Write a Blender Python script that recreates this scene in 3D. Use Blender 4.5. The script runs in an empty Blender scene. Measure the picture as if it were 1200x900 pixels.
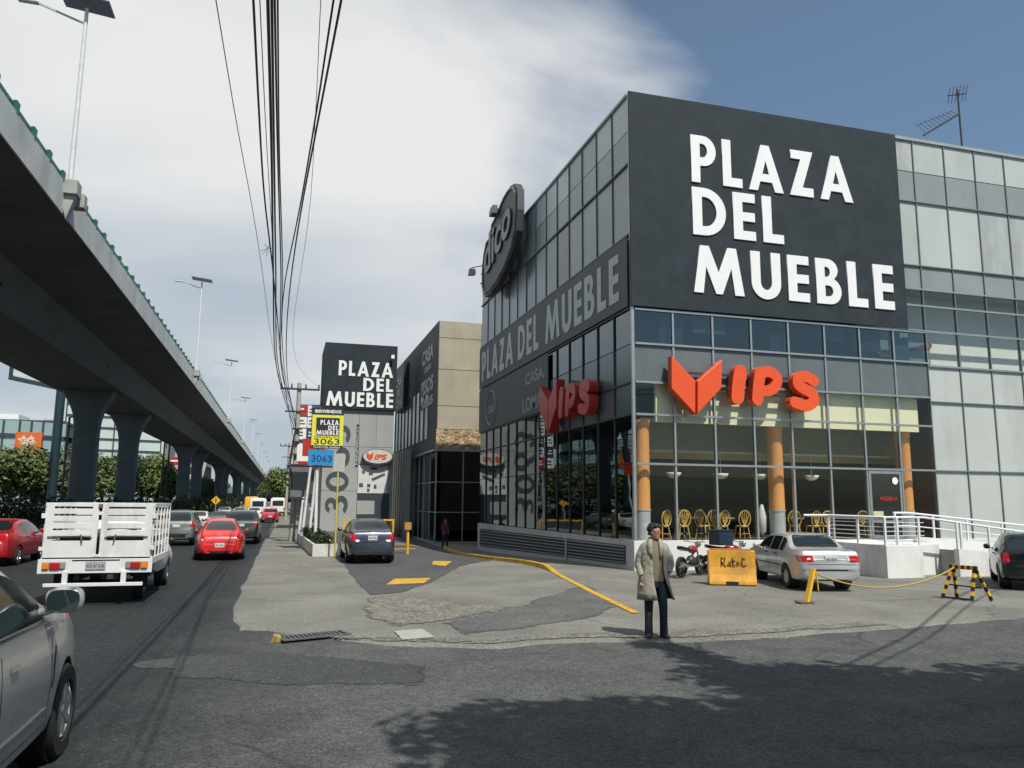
import bpy, bmesh, math, random
from mathutils import Vector, Matrix, noise
from mathutils.bvhtree import BVHTree
R = math.radians
scene = bpy.context.scene
# ------------------------------------------------------------------ camera
EYE = 2.15
YAW, PITCH, ROLL, FPX = 0.28022, 0.15032, 0.00835, 917.49
fw = Vector((math.sin(YAW)*math.cos(PITCH), math.cos(YAW)*math.cos(PITCH), math.sin(PITCH)))
r0 = Vector((math.cos(YAW), -math.sin(YAW), 0)); u0 = r0.cross(fw)
rt = math.cos(ROLL)*r0 + math.sin(ROLL)*u0; up = -math.sin(ROLL)*r0 + math.cos(ROLL)*u0
cd = bpy.data.cameras.new('camera'); cam = bpy.data.objects.new('camera', cd); scene.collection.objects.link(cam)
cam.matrix_world = Matrix(((rt.x, up.x, -fw.x, 0), (rt.y, up.y, -fw.y, 0), (rt.z, up.z, -fw.z, EYE), (0, 0, 0, 1)))
cd.sensor_width = 36; cd.lens = 36*FPX/1200; cd.clip_end = 6000; cd.clip_start = 0.1
scene.camera = cam
# ------------------------------------------------------------------ sun, sky, exposure
SUN_ELEV, SUN_AZ = 56.0, math.atan2(0.33, -1.0)          # azimuth measured from +Y towards +X
sdir = Vector((math.sin(SUN_AZ)*math.cos(R(SUN_ELEV)), math.cos(SUN_AZ)*math.cos(R(SUN_ELEV)), math.sin(R(SUN_ELEV))))
sl = bpy.data.lights.new('sun', 'SUN'); sl.energy = 5.0; sl.angle = R(0.5); sl.color = (1.0, 0.95, 0.86)
so = bpy.data.objects.new('sun', sl); scene.collection.objects.link(so)
so.rotation_euler = sdir.to_track_quat('Z', 'Y').to_euler(); so.location = (0, -30, 60)
w = bpy.data.worlds.new('World'); scene.world = w; w.use_nodes = True
nt = w.node_tree; nt.nodes.clear()
def N(t, **k):
    n = nt.nodes.new(t)
    for a, b in k.items(): setattr(n, a, b)
    return n
def math_n(op, a, b=None, c=None, clamp=False):
    n = N('ShaderNodeMath', operation=op, use_clamp=clamp)
    for i, v in enumerate((a, b, c)):
        if v is None: continue
        if isinstance(v, (int, float)): n.inputs[i].default_value = v
        else: nt.links.new(v, n.inputs[i])
    return n.outputs[0]
sky = N('ShaderNodeTexSky', sky_type='NISHITA', sun_disc=False, sun_elevation=R(SUN_ELEV), sun_rotation=SUN_AZ, air_density=1.1, dust_density=1.5, ozone_density=1.6)
tc = N('ShaderNodeTexCoord'); sep = N('ShaderNodeSeparateXYZ'); nt.links.new(tc.outputs['Generated'], sep.inputs[0])
X, Y, Z = sep.outputs
zz = math_n('MAXIMUM', Z, 0.0)
den = math_n('ADD', zz, 0.22)
cx = math_n('DIVIDE', X, den); cy = math_n('DIVIDE', Y, den)
cmb = N('ShaderNodeCombineXYZ'); nt.links.new(cx, cmb.inputs[0]); nt.links.new(cy, cmb.inputs[1])
n1 = N('ShaderNodeTexNoise'); n1.inputs['Scale'].default_value = 0.9; n1.inputs['Detail'].default_value = 7; n1.inputs['Roughness'].default_value = 0.52; n1.inputs['Distortion'].default_value = 0.35
nt.links.new(cmb.outputs[0], n1.inputs['Vector'])
n2 = N('ShaderNodeTexNoise'); n2.inputs['Scale'].default_value = 0.55; n2.inputs['Detail'].default_value = 4
mp = N('ShaderNodeMapping'); mp.inputs['Location'].default_value = (3.1, 7.7, 0); mp.inputs['Scale'].default_value = (1, 1.6, 1)
nt.links.new(cmb.outputs[0], mp.inputs[0]); nt.links.new(mp.outputs[0], n2.inputs['Vector'])
# cloud bank: thick to the left of the view, blue to the upper right
side = math_n('SUBTRACT', math_n('MULTIPLY', Y, 0.335), X)             # >0 left of azimuth ~18.5 deg
bias = math_n('MULTIPLY', side, 2.3)
low = math_n('MULTIPLY', math_n('SUBTRACT', 0.30, zz), 2.2)            # more cover near the horizon
low = math_n('MAXIMUM', low, -0.25)
m = math_n('ADD', math_n('ADD', math_n('MULTIPLY', math_n('SUBTRACT', n1.outputs[0], 0.5), 3.2), bias), low)
m = math_n('ADD', m, math_n('MULTIPLY', math_n('SUBTRACT', n2.outputs[0], 0.42), 2.2))
m = math_n('ADD', m, 0.0)
front = math_n('MULTIPLY', math_n('ADD', Y, 0.15), 2.2, clamp=True)
mask = N('ShaderNodeMapRange', interpolation_type='SMOOTHSTEP'); mask.inputs[1].default_value = -0.50; mask.inputs[2].default_value = 0.40
nt.links.new(m, mask.inputs[0])
mk = math_n('MULTIPLY', mask.outputs[0], math_n('ADD', math_n('MULTIPLY', front, 0.75), 0.25))
mk = math_n('MAXIMUM', math_n('MULTIPLY', mk, 0.93), 0.06)
ramp = N('ShaderNodeValToRGB')
ramp.color_ramp.elements[0].position = 0.30; ramp.color_ramp.elements[0].color = (0.46, 0.52, 0.59, 1)
ramp.color_ramp.elements[1].position = 0.58; ramp.color_ramp.elements[1].color = (0.83, 0.83, 0.82, 1)
hz = math_n('ADD', n2.outputs[0], math_n('MULTIPLY', math_n('SUBTRACT', zz, 0.30), 0.45))
nt.links.new(hz, ramp.inputs[0])
bgs = N('ShaderNodeBackground'); bgs.inputs[1].default_value = 0.10
tint = N('ShaderNodeMix', data_type='RGBA', blend_type='MULTIPLY'); tint.inputs[0].default_value = 1; tint.inputs[7].default_value = (0.76, 0.95, 1.02, 1)
nt.links.new(sky.outputs[0], tint.inputs[6]); nt.links.new(tint.outputs[2], bgs.inputs[0])
bgc = N('ShaderNodeBackground'); nt.links.new(ramp.outputs[0], bgc.inputs[0]); bgc.inputs[1].default_value = 1.04
mx = N('ShaderNodeMixShader'); nt.links.new(mk, mx.inputs[0]); nt.links.new(bgs.outputs[0], mx.inputs[1]); nt.links.new(bgc.outputs[0], mx.inputs[2])
out = N('ShaderNodeOutputWorld'); nt.links.new(mx.outputs[0], out.inputs[0])
scene.view_settings.view_transform = 'Standard'; scene.view_settings.look = 'None'
scene.view_settings.exposure = 0.0; scene.view_settings.gamma = 1
scene.view_settings.use_curve_mapping = False
scene.render.engine = 'CYCLES'
scene.cycles.max_bounces = 8; scene.cycles.transparent_max_bounces = 16; scene.cycles.caustics_reflective = False; scene.cycles.caustics_refractive = False

# ------------------------------------------------------------------ pixel -> place helpers (1200 x 900 photograph)
def ray(px, py): return rt*((px-600)/FPX) + up*(-(py-450)/FPX) + fw
O = Vector((0, 0, EYE))
def onZ(px, py, z=0.0): d = ray(px, py); return O + d*((z-EYE)/d.z)
def onX(px, py, x): d = ray(px, py); return O + d*(x/d.x)
def onY(px, py, y): d = ray(px, py); return O + d*(y/d.y)
rng = random.Random(7)
# ------------------------------------------------------------------ materials
MATS = {}
def lin(c):
    return tuple(((v/255)/12.92 if v/255 <= 0.04045 else (((v/255)+0.055)/1.055)**2.4) for v in c)
def mat(name, col, rough=0.6, metal=0.0, var=0.12, scale=3.0, bump=0.0, bscale=40.0, bdist=0.02, coat=0.0, spec=0.5, emit=None, dirt=0.0):
    if name in MATS: return MATS[name]
    m = bpy.data.materials.new(name); m.use_nodes = True; t = m.node_tree; b = t.nodes['Principled BSDF']
    L = t.links.new
    b.inputs['Roughness'].default_value = rough; b.inputs['Metallic'].default_value = metal
    b.inputs['Coat Weight'].default_value = coat; b.inputs['Coat Roughness'].default_value = 0.06
    b.inputs['Specular IOR Level'].default_value = spec
    co = t.nodes.new('ShaderNodeTexCoord')
    nz = t.nodes.new('ShaderNodeTexNoise'); nz.inputs['Scale'].default_value = scale; nz.inputs['Detail'].default_value = 6; nz.inputs['Roughness'].default_value = 0.62
    L(co.outputs['Object'], nz.inputs['Vector'])
    mr = t.nodes.new('ShaderNodeMapRange'); mr.inputs[1].default_value = 0.3; mr.inputs[2].default_value = 0.7
    mr.inputs[3].default_value = 1-var; mr.inputs[4].default_value = 1+var; L(nz.outputs[0], mr.inputs[0])
    mm = t.nodes.new('ShaderNodeMix'); mm.data_type = 'RGBA'; mm.blend_type = 'MULTIPLY'; mm.inputs[0].default_value = 1
    mm.inputs[6].default_value = (*col, 1); L(mr.outputs[0], mm.inputs[7])
    cout = mm.outputs[2]
    if dirt > 0:
        n3 = t.nodes.new('ShaderNodeTexNoise'); n3.inputs['Scale'].default_value = scale*0.45; n3.inputs['Detail'].default_value = 8; n3.inputs['Roughness'].default_value = 0.7
        mp_ = t.nodes.new('ShaderNodeMapping'); mp_.inputs['Scale'].default_value = (1.6, 1.6, 0.35); mp_.inputs['Location'].default_value = (5, 3, 1)
        L(co.outputs['Object'], mp_.inputs[0]); L(mp_.outputs[0], n3.inputs['Vector'])
        r3 = t.nodes.new('ShaderNodeMapRange'); r3.inputs[1].default_value = 0.5; r3.inputs[2].default_value = 0.72; r3.inputs[3].default_value = 0; r3.inputs[4].default_value = dirt
        L(n3.outputs[0], r3.inputs[0])
        m3 = t.nodes.new('ShaderNodeMix'); m3.data_type = 'RGBA'; L(r3.outputs[0], m3.inputs[0]); L(cout, m3.inputs[6]); m3.inputs[7].default_value = (col[0]*.35+.02, col[1]*.34+.018, col[2]*.32+.014, 1)
        cout = m3.outputs[2]
    L(cout, b.inputs['Base Color'])
    rr = t.nodes.new('ShaderNodeMapRange'); rr.inputs[3].default_value = max(0.0, rough*0.85); rr.inputs[4].default_value = min(1, rough*1.15)
    L(nz.outputs[0], rr.inputs[0]); L(rr.outputs[0], b.inputs['Roughness'])
    if bump > 0:
        bn = t.nodes.new('ShaderNodeTexNoise'); bn.inputs['Scale'].default_value = bscale; bn.inputs['Detail'].default_value = 4
        L(co.outputs['Object'], bn.inputs['Vector'])
        bp = t.nodes.new('ShaderNodeBump'); bp.inputs['Strength'].default_value = bump; bp.inputs['Distance'].default_value = bdist
        L(bn.outputs[0], bp.inputs['Height']); L(bp.outputs[0], b.inputs['Normal'])
    if emit:
        b.inputs['Emission Color'].default_value = (*emit[:3], 1); b.inputs['Emission Strength'].default_value = emit[3]
    MATS[name] = m
    return m
def glass(name, tint=(0.7, 0.78, 0.76), rough=0.015, fac=1.0, base=0.03, wav=0.0):
    if name in MATS: return MATS[name]
    m = bpy.data.materials.new(name); m.use_nodes = True; t = m.node_tree; t.nodes.clear(); L = t.links.new
    o = t.nodes.new('ShaderNodeOutputMaterial'); mx = t.nodes.new('ShaderNodeMixShader')
    tr = t.nodes.new('ShaderNodeBsdfTransparent'); tr.inputs[0].default_value = (*tint, 1)
    gl = t.nodes.new('ShaderNodeBsdfGlossy'); gl.inputs['Roughness'].default_value = rough; gl.inputs['Color'].default_value = (0.85, 0.93, 0.95, 1)
    fr = t.nodes.new('ShaderNodeFresnel'); fr.inputs[0].default_value = 1.52
    ma = t.nodes.new('ShaderNodeMath'); ma.operation = 'MULTIPLY_ADD'; ma.inputs[1].default_value = fac; ma.inputs[2].default_value = base; ma.use_clamp = True
    ge = t.nodes.new('ShaderNodeNewGeometry'); iv = t.nodes.new('ShaderNodeMath'); iv.operation = 'SUBTRACT'; iv.inputs[0].default_value = 1.0; L(ge.outputs['Backfacing'], iv.inputs[1])
    mf = t.nodes.new('ShaderNodeMath'); mf.operation = 'MULTIPLY'
    L(fr.outputs[0], ma.inputs[0]); L(ma.outputs[0], mf.inputs[0]); L(iv.outputs[0], mf.inputs[1]); L(mf.outputs[0], mx.inputs[0]); L(tr.outputs[0], mx.inputs[1]); L(gl.outputs[0], mx.inputs[2]); L(mx.outputs[0], o.inputs[0])
    if wav > 0:
        co = t.nodes.new('ShaderNodeTexCoord'); nz = t.nodes.new('ShaderNodeTexNoise'); nz.inputs['Scale'].default_value = 0.9
        L(co.outputs['Object'], nz.inputs['Vector']); bp = t.nodes.new('ShaderNodeBump'); bp.inputs['Strength'].default_value = wav; bp.inputs['Distance'].default_value = 0.05
        L(nz.outputs[0], bp.inputs['Height']); L(bp.outputs[0], gl.inputs['Normal']); L(bp.outputs[0], fr.inputs['Normal'])
    MATS[name] = m
    return m
def ground_mat(name, c1, c2, speck, sc=0.35, crack=0.0, crackscale=0.35, fine=60, rough=0.85, bump=0.35, cc=(0.02, 0.02, 0.02), worn=None, ragged=0.0):
    m = bpy.data.materials.new(name); m.use_nodes = True; t = m.node_tree; b = t.nodes['Principled BSDF']; L = t.links.new
    b.inputs['Specular IOR Level'].default_value = 0.3
    co = t.nodes.new('ShaderNodeTexCoord')
    def nz(s, d=8, r=0.6, dist=0.0):
        n = t.nodes.new('ShaderNodeTexNoise'); n.inputs['Scale'].default_value = s; n.inputs['Detail'].default_value = d; n.inputs['Roughness'].default_value = r; n.inputs['Distortion'].default_value = dist
        L(co.outputs['Object'], n.inputs['Vector']); return n.outputs[0]
    def mrange(v, a, bb, c=0.0, d=1.0):
        n = t.nodes.new('ShaderNodeMapRange'); n.inputs[1].default_value = a; n.inputs[2].default_value = bb; n.inputs[3].default_value = c; n.inputs[4].default_value = d; L(v, n.inputs[0]); return n.outputs[0]
    def mix(f, a, bb, mode='MIX'):
        n = t.nodes.new('ShaderNodeMix'); n.data_type = 'RGBA'; n.blend_type = mode
        if isinstance(f, float): n.inputs[0].default_value = f
        else: L(f, n.inputs[0])
        for i, v in ((6, a), (7, bb)):
            if isinstance(v, tuple): n.inputs[i].default_value = (*v, 1)
            else: L(v, n.inputs[i])
        return n.outputs[2]
    big = nz(sc, 9, 0.62, 0.4)
    col = mix(mrange(big, 0.38, 0.64), c1, c2)
    if worn:                                                  # (x0, x1, colour): a lighter, grainier worn surface towards +X
        sp = t.nodes.new('ShaderNodeSeparateXYZ'); L(co.outputs['Object'], sp.inputs[0])
        a = t.nodes.new('ShaderNodeMath'); a.operation = 'MULTIPLY_ADD'; L(nz(0.5, 8, 0.7), a.inputs[0]); a.inputs[1].default_value = 2.6; L(sp.outputs[0], a.inputs[2])
        # worn line leans: further along the street it lies further right
        a2 = t.nodes.new('ShaderNodeMath'); a2.operation = 'MULTIPLY_ADD'; L(sp.outputs[1], a2.inputs[0]); a2.inputs[1].default_value = -0.02; L(a.outputs[0], a2.inputs[2])
        col = mix(mrange(a2.outputs[0], worn[0], worn[1]), col, mix(mrange(nz(1.1, 9, 0.7, .6), 0.4, 0.62), worn[2], tuple(v*0.72 for v in worn[2])))
    # soft oil / damp stains
    col = mix(mrange(nz(0.9, 7, 0.68, 0.8), 0.58, 0.74, 0.0, 0.45), col, tuple(v*0.45 for v in c1))
    # pale dusty streaks
    col = mix(mrange(nz(0.23, 8, 0.7, 1.2), 0.55, 0.75, 0.0, 0.4), col, tuple(min(1, v*1.5) for v in c2))
    f = nz(fine, 2, 0.5)
    col = mix(mrange(f, 0.44, 0.60, 0.0, min(1, speck*1.5)), col, mix(1.0, col, (0.48, 0.49, 0.50), 'MULTIPLY'))
    gr_ = nz(fine*0.3, 5, 0.75)
    col = mix(mrange(gr_, 0.40, 0.56, 0.0, speck), col, mix(1.0, col, (0.62, 0.63, 0.64), 'MULTIPLY'))
    g = nz(fine*0.45, 3, 0.6)
    col = mix(mrange(g, 0.60, 0.72, 0.0, speck*0.7), col, tuple(min(1, v*2.2+.03) for v in c2))
    if crack > 0:
        v = t.nodes.new('ShaderNodeTexVoronoi'); v.feature = 'DISTANCE_TO_EDGE'; v.inputs['Scale'].default_value = crackscale
        wv = t.nodes.new('ShaderNodeTexNoise'); wv.inputs['Scale'].default_value = 1.3; wv.inputs['Detail'].default_value = 6
        L(co.outputs['Object'], wv.inputs['Vector'])
        mxx = t.nodes.new('ShaderNodeMix'); mxx.data_type = 'VECTOR'; mxx.inputs[0].default_value = 0.28
        L(co.outputs['Object'], mxx.inputs[4]); L(wv.outputs[1], mxx.inputs[5]); L(mxx.outputs[1], v.inputs['Vector'])
        k = mrange(v.outputs[0], 0.0, 0.006, crack, 0.0)
        gate = mrange(nz(0.5, 3), 0.46, 0.56)
        mu = t.nodes.new('ShaderNodeMath'); mu.operation = 'MULTIPLY'; L(k, mu.inputs[0]); L(gate, mu.inputs[1])
        col = mix(mu.outputs[0], col, cc)
    L(col, b.inputs['Base Color'])
    L(mrange(big, 0.3, 0.7, rough-0.08, rough+0.08), b.inputs['Roughness'])
    bp = t.nodes.new('ShaderNodeBump'); bp.inputs['Strength'].default_value = bump; bp.inputs['Distance'].default_value = 0.012
    L(f, bp.inputs['Height'])
    bp2 = t.nodes.new('ShaderNodeBump'); bp2.inputs['Strength'].default_value = 0.35; bp2.inputs['Distance'].default_value = 0.06
    if ragged > 0:
        at = t.nodes.new('ShaderNodeAttribute'); at.attribute_name = 'edge'
        ad = t.nodes.new('ShaderNodeMath'); ad.operation = 'MULTIPLY_ADD'; L(nz(5.5, 7, 0.72), ad.inputs[0]); ad.inputs[1].default_value = ragged*3.2; L(at.outputs['Fac'], ad.inputs[2])
        L(mrange(ad.outputs[0], ragged*1.55, ragged*1.95), b.inputs['Alpha'])
    L(nz(2.2, 6, 0.6), bp2.inputs['Height']); L(bp.outputs[0], bp2.inputs['Normal']); L(bp2.outputs[0], b.inputs['Normal'])
    MATS[name] = m
    return m
# ------------------------------------------------------------------ object helpers
COL = scene.collection
def tag(o, label=None, cat=None, group=None, kind=None):
    if label: o['label'] = label
    if cat: o['category'] = cat
    if group: o['group'] = group
    if kind: o['kind'] = kind
    return o
def thing(name, label, cat, loc=(0, 0, 0), rz=0.0, group=None):
    o = bpy.data.objects.new(name, None); COL.objects.link(o); o.location = loc; o.rotation_euler = (0, 0, rz); o.empty_display_size = 0.3
    return tag(o, label, cat, group)
def link(name, me, m=None, parent=None, smooth=None):
    o = bpy.data.objects.new(name, me); COL.objects.link(o)
    if m is not None:
        if not isinstance(m, (list, tuple)): m = [m]
        idx = [p.material_index for p in me.polygons] if len(m) > 1 else None
        me.materials.clear()
        for q in m: me.materials.append(q)
        if idx:
            for p, i in zip(me.polygons, idx): p.material_index = i
    if parent is not None: o.parent = parent
    if smooth: 
        for p in me.polygons: p.use_smooth = True
        if smooth is not True: me.set_sharp_from_angle(angle=R(smooth))
    return o
def copy_tree(o, parent=None, label=None, loc=None, rz=None):
    c = o.copy(); COL.objects.link(c)
    if parent is not None: c.parent = parent
    if label: c['label'] = label
    if loc is not None: c.location = loc
    if rz is not None: c.rotation_euler = (0, 0, rz)
    for ch in list(o.children): copy_tree(ch, c)
    return c
class MB:
    def __init__(s): s.v = []; s.f = []; s.mi = []; s.cur = 0
    def add(s, vs, fs):
        n = len(s.v); s.v += [tuple(q) for q in vs]
        for f in fs: s.f.append(tuple(n+i for i in f)); s.mi.append(s.cur)
        return s
    def box(s, a, b):
        x0, y0, z0 = a; x1, y1, z1 = b
        return s.add([(x0,y0,z0),(x1,y0,z0),(x1,y1,z0),(x0,y1,z0),(x0,y0,z1),(x1,y0,z1),(x1,y1,z1),(x0,y1,z1)],
                     [(0,3,2,1),(4,5,6,7),(0,1,5,4),(1,2,6,5),(2,3,7,6),(3,0,4,7)])
    def bar(s, p, q, w, h=None, upv=(0, 0, 1)):
        h = w if h is None else h
        p = Vector(p); q = Vector(q); d = (q-p).normalized(); u = Vector(upv)
        if abs(d.dot(u)) > 0.98: u = Vector((0, 1, 0))
        x = d.cross(u).normalized(); y = x.cross(d)
        vs = [e + x*(a*w/2) + y*(b*h/2) for e in (p, q) for a, b in ((-1,-1),(1,-1),(1,1),(-1,1))]
        return s.add(vs, [(0,3,2,1),(4,5,6,7),(0,1,5,4),(1,2,6,5),(2,3,7,6),(3,0,4,7)])
    def tube(s, pts, r, n=8, closed=False):
        pts = [Vector(p) for p in pts]; rs = r if isinstance(r, (list, tuple)) else [r]*len(pts)
        m = len(pts); rings = []; prev = None
        for i, p in enumerate(pts):
            if closed: d = pts[(i+1) % m]-pts[i-1]
            else: d = pts[min(i+1, m-1)]-pts[max(i-1, 0)]
            d.normalize()
            if prev is None:
                u = Vector((0, 0, 1)) if abs(d.z) < 0.9 else Vector((0, 1, 0))
                x = d.cross(u).normalized()
            else:
                x = (prev - d*prev.dot(d)).normalized()
            prev = x; y = d.cross(x)
            rings.append([p + (x*math.cos(2*math.pi*k/n) + y*math.sin(2*math.pi*k/n))*rs[i] for k in range(n)])
        vs = [q for g in rings for q in g]; fs = []
        for i in range(m if closed else m-1):
            j = (i+1) % m
            for k in range(n): fs.append((i*n+k, i*n+(k+1) % n, j*n+(k+1) % n, j*n+k))
        if not closed: fs += [tuple(range(n))[::-1], tuple((m-1)*n+k for k in range(n))]
        return s.add(vs, fs)
    def loft(s, rings, cap=True, closed=True):
        n = len(rings[0]); vs = [q for g in rings for q in g]; fs = []
        for i in range(len(rings)-1):
            for k in range(n if closed else n-1): fs.append((i*n+k, i*n+(k+1) % n, (i+1)*n+(k+1) % n, (i+1)*n+k))
        if cap and closed: fs += [tuple(range(n))[::-1], tuple((len(rings)-1)*n+k for k in range(n))]
        return s.add(vs, fs)
    def prism(s, poly, axis, a, b):
        # poly: 2D points; axis 'x': (y,z), 'y': (x,z), 'z': (x,y); extruded from a to b
        def P(p, t): return {'x': (t, p[0], p[1]), 'y': (p[0], t, p[1]), 'z': (p[0], p[1], t)}[axis]
        n = len(poly)
        return s.add([P(p, a) for p in poly]+[P(p, b) for p in poly], [tuple(range(n))[::-1], tuple(range(n, 2*n))] + [(i, (i+1) % n, n+(i+1) % n, n+i) for i in range(n)])
    def lathe(s, prof, n=24, axis='z', c=(0, 0, 0)):
        rings = []
        for r_, h in prof:
            g = []
            for k in range(n):
                a = 2*math.pi*k/n; ca, sa = r_*math.cos(a), r_*math.sin(a)
                p = {'z': (ca, sa, h), 'x': (h, ca, sa), 'y': (ca, h, sa)}[axis]
                g.append((p[0]+c[0], p[1]+c[1], p[2]+c[2]))
            rings.append(g)
        return s.loft(rings)
    def ellipsoid(s, c, r, n=14, m=9):
        rings = []
        for i in range(m+1):
            t = math.pi*(0.02 + 0.96*i/m); rings.append([(c[0]+r[0]*math.sin(t)*math.cos(2*math.pi*k/n), c[1]+r[1]*math.sin(t)*math.sin(2*math.pi*k/n), c[2]-r[2]*math.cos(t)) for k in range(n)])
        return s.loft(rings)
    def mesh(s, name='m'):
        me = bpy.data.meshes.new(name); me.from_pydata(s.v, [], s.f); me.update()
        bm = bmesh.new(); bm.from_mesh(me); bmesh.ops.recalc_face_normals(bm, faces=bm.faces)
        bm.to_mesh(me); bm.free()
        for i, p in enumerate(me.polygons): p.material_index = s.mi[i] if i < len(s.mi) else 0
        return me
    def build(s, name, m, parent=None, smooth=None, bevel=0.0):
        o = link(name, s.mesh(name), m, parent, smooth)
        if bevel > 0:
            md = o.modifiers.new('bevel', 'BEVEL'); md.width = bevel; md.segments = 2; md.limit_method = 'ANGLE'; md.angle_limit = R(40)
        return o
def bx(name, a, b, m, parent=None, bevel=0.0): return MB().box(a, b).build(name, m, parent, bevel=bevel)
def realize(o):
    dg = bpy.context.evaluated_depsgraph_get(); dg.update()
    me = bpy.data.meshes.new_from_object(o.evaluated_get(dg))
    return me
# ------------------------------------------------------------------ lettering
def arc(cx_, cy_, rx, ry, a0, a1, n=10): return [(cx_+rx*math.cos(R(a0+(a1-a0)*i/n)), cy_+ry*math.sin(R(a0+(a1-a0)*i/n))) for i in range(n+1)]
GL = {
 'A': (.88, [[(0,0),(.34,1),(.54,1),(.88,0),(.66,0),(.59,.2),(.29,.2),(.22,0)], [(.35,.37),(.53,.37),(.44,.66)]]),
 'B': (.60, [[(0,0),(.32,0)]+arc(.32,.29,.28,.29,-90,62)+arc(.28,.76,.25,.24,-50,90)+[(0,1)], [(.21,.17),(.30,.17)]+arc(.30,.29,.10,.12,-90,90)+[(.21,.41)], [(.21,.60),(.26,.60)]+arc(.26,.71,.08,.11,-90,90)+[(.21,.82)]]),
 'D': (.74, [[(0,0),(.26,0)]+arc(.26,.5,.48,.5,-90,90,16)+[(0,1)], [(.21,.19),(.27,.19)]+arc(.27,.5,.26,.31,-90,90,14)+[(.21,.81)]]),
 'E': (.50, [[(0,0),(.50,0),(.50,.19),(.21,.19),(.21,.40),(.49,.40),(.49,.59),(.21,.59),(.21,.81),(.50,.81),(.50,1),(0,1)]]),
 'L': (.48, [[(0,0),(.48,0),(.48,.19),(.21,.19),(.21,1),(0,1)]]),
 'M': (1.12, [[(0,0),(.16,1),(.35,1),(.56,.44),(.77,1),(.96,1),(1.12,0),(.91,0),(.84,.56),(.63,0),(.49,0),(.28,.56),(.21,0)]]),
 'P': (.60, [[(0,0),(.21,0),(.21,.36),(.29,.36)]+arc(.29,.68,.31,.32,-90,90,14)+[(0,1)], [(.21,.54),(.27,.54)]+arc(.27,.685,.12,.145,-90,90)+[(.21,.83)]]),
 'U': (.68, [[(0,1),(0,.34)]+arc(.34,.34,.34,.36,180,360,16)+[(.68,1),(.47,1),(.47,.35)]+arc(.34,.35,.13,.17,0,-180)+[(.21,1)]]),
 'Z': (.64, [[(0,0),(.62,0),(.62,.19),(.34,.19),(.64,1),(.06,1),(.06,.81),(.31,.81)]]),
 '0': (.62, [arc(.31,.5,.31,.51,0,345,24), arc(.31,.5,.15,.34,0,345,20)]),
 '3': (.56, [arc(.27,.29,.29,.30,-150,55,14)+arc(.27,.74,.23,.26,-35,165,12)+[(.20,.76)]+arc(.26,.74,.09,.11,150,-70,8)+[(.15,.61),(.15,.45)]+arc(.26,.30,.12,.14,80,-140,10)]),
 '6': (.62, [arc(.31,.31,.31,.32,150,-160,22)+[(.02,.30),(.04,.46),(.34,1),(.54,1),(.30,.62)][:0]+[(0,.33),(.05,.50),(.36,1),(.56,1),(.33,.64),(.20,.61)][:4], arc(.31,.31,.145,.155,0,345,18)]),
}
GL['6'] = (.62, [[(.36,1),(.56,1),(.36,.635)]+arc(.31,.31,.31,.325,80,-200,24)+[(.08,.52)], arc(.31,.31,.145,.155,0,345,18)])
def curve_mesh(loops_sets, ext, bev=0.0):
    cu = bpy.data.curves.new('c', 'CURVE'); cu.dimensions = '2D'; cu.fill_mode = 'BOTH'; cu.extrude = ext; cu.bevel_depth = bev; cu.bevel_resolution = 1
    for loops in loops_sets:
        for lp in loops:
            sp = cu.splines.new('POLY'); sp.points.add(len(lp)-1)
            for i, (a, b) in enumerate(lp): sp.points[i].co = (a, b, 0, 1)
            sp.use_cyclic_u = True
    o = bpy.data.objects.new('c', cu); COL.objects.link(o); me = realize(o)
    bpy.data.objects.remove(o); return me
def frame(o, origin, u, v):
    u = Vector(u); v = Vector(v); n = u.normalized().cross(v.normalized())
    M_ = Matrix(((u.x, v.x, n.x, origin[0]), (u.y, v.y, n.y, origin[1]), (u.z, v.z, n.z, origin[2]), (0, 0, 0, 1)))
    return M_
def word(s, origin, u, v, height, width, m, parent, depth=0.06, gap=0.1, name='letter', single=False):
    """block letters filling width x height on the plane spanned by unit vectors u (reading direction) and v (up)"""
    tot = sum(GL[c][0] for c in s) + gap*(len(s)-1); sx = width/tot; x = 0; sets = []
    for c in s:
        wd, loops = GL[c]; lp = [[((x+a)*sx, b*height) for a, b in l] for l in loops]; sets.append([lp]); x += wd+gap
    if single: sets = [[l for q in sets for l in q]]
    F = frame(None, origin, u, v)
    for q in sets:
        me = curve_mesh(q, depth/2); me.transform(Matrix.Translation((0, 0, depth/2))); me.transform(F)
        link(name, me, m, parent)
def text(s, origin, u, v, size, m, parent, depth=0.01, bold=0.0, shear=0.0, width=None, name='lettering', align='LEFT', bev=0.0, space=1.0):
    cu = bpy.data.curves.new('t', 'FONT'); cu.body = s; cu.size = size; cu.extrude = depth/2; cu.offset = bold; cu.shear = shear; cu.align_x = align; cu.bevel_depth = bev; cu.space_character = space; cu.resolution_u = 3
    o = bpy.data.objects.new('t', cu); COL.objects.link(o); me = realize(o); bpy.data.objects.remove(o)
    if width:
        xs = [q.co.x for q in me.vertices]; w0 = max(xs)-min(xs); x0 = min(xs)
        me.transform(Matrix.Translation((-x0, 0, 0))); me.transform(Matrix.Diagonal((width/w0, 1, 1, 1)))
    me.transform(Matrix.Translation((0, 0, depth/2))); me.transform(frame(None, origin, u, v))
    return link(name, me, m, parent)
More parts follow.
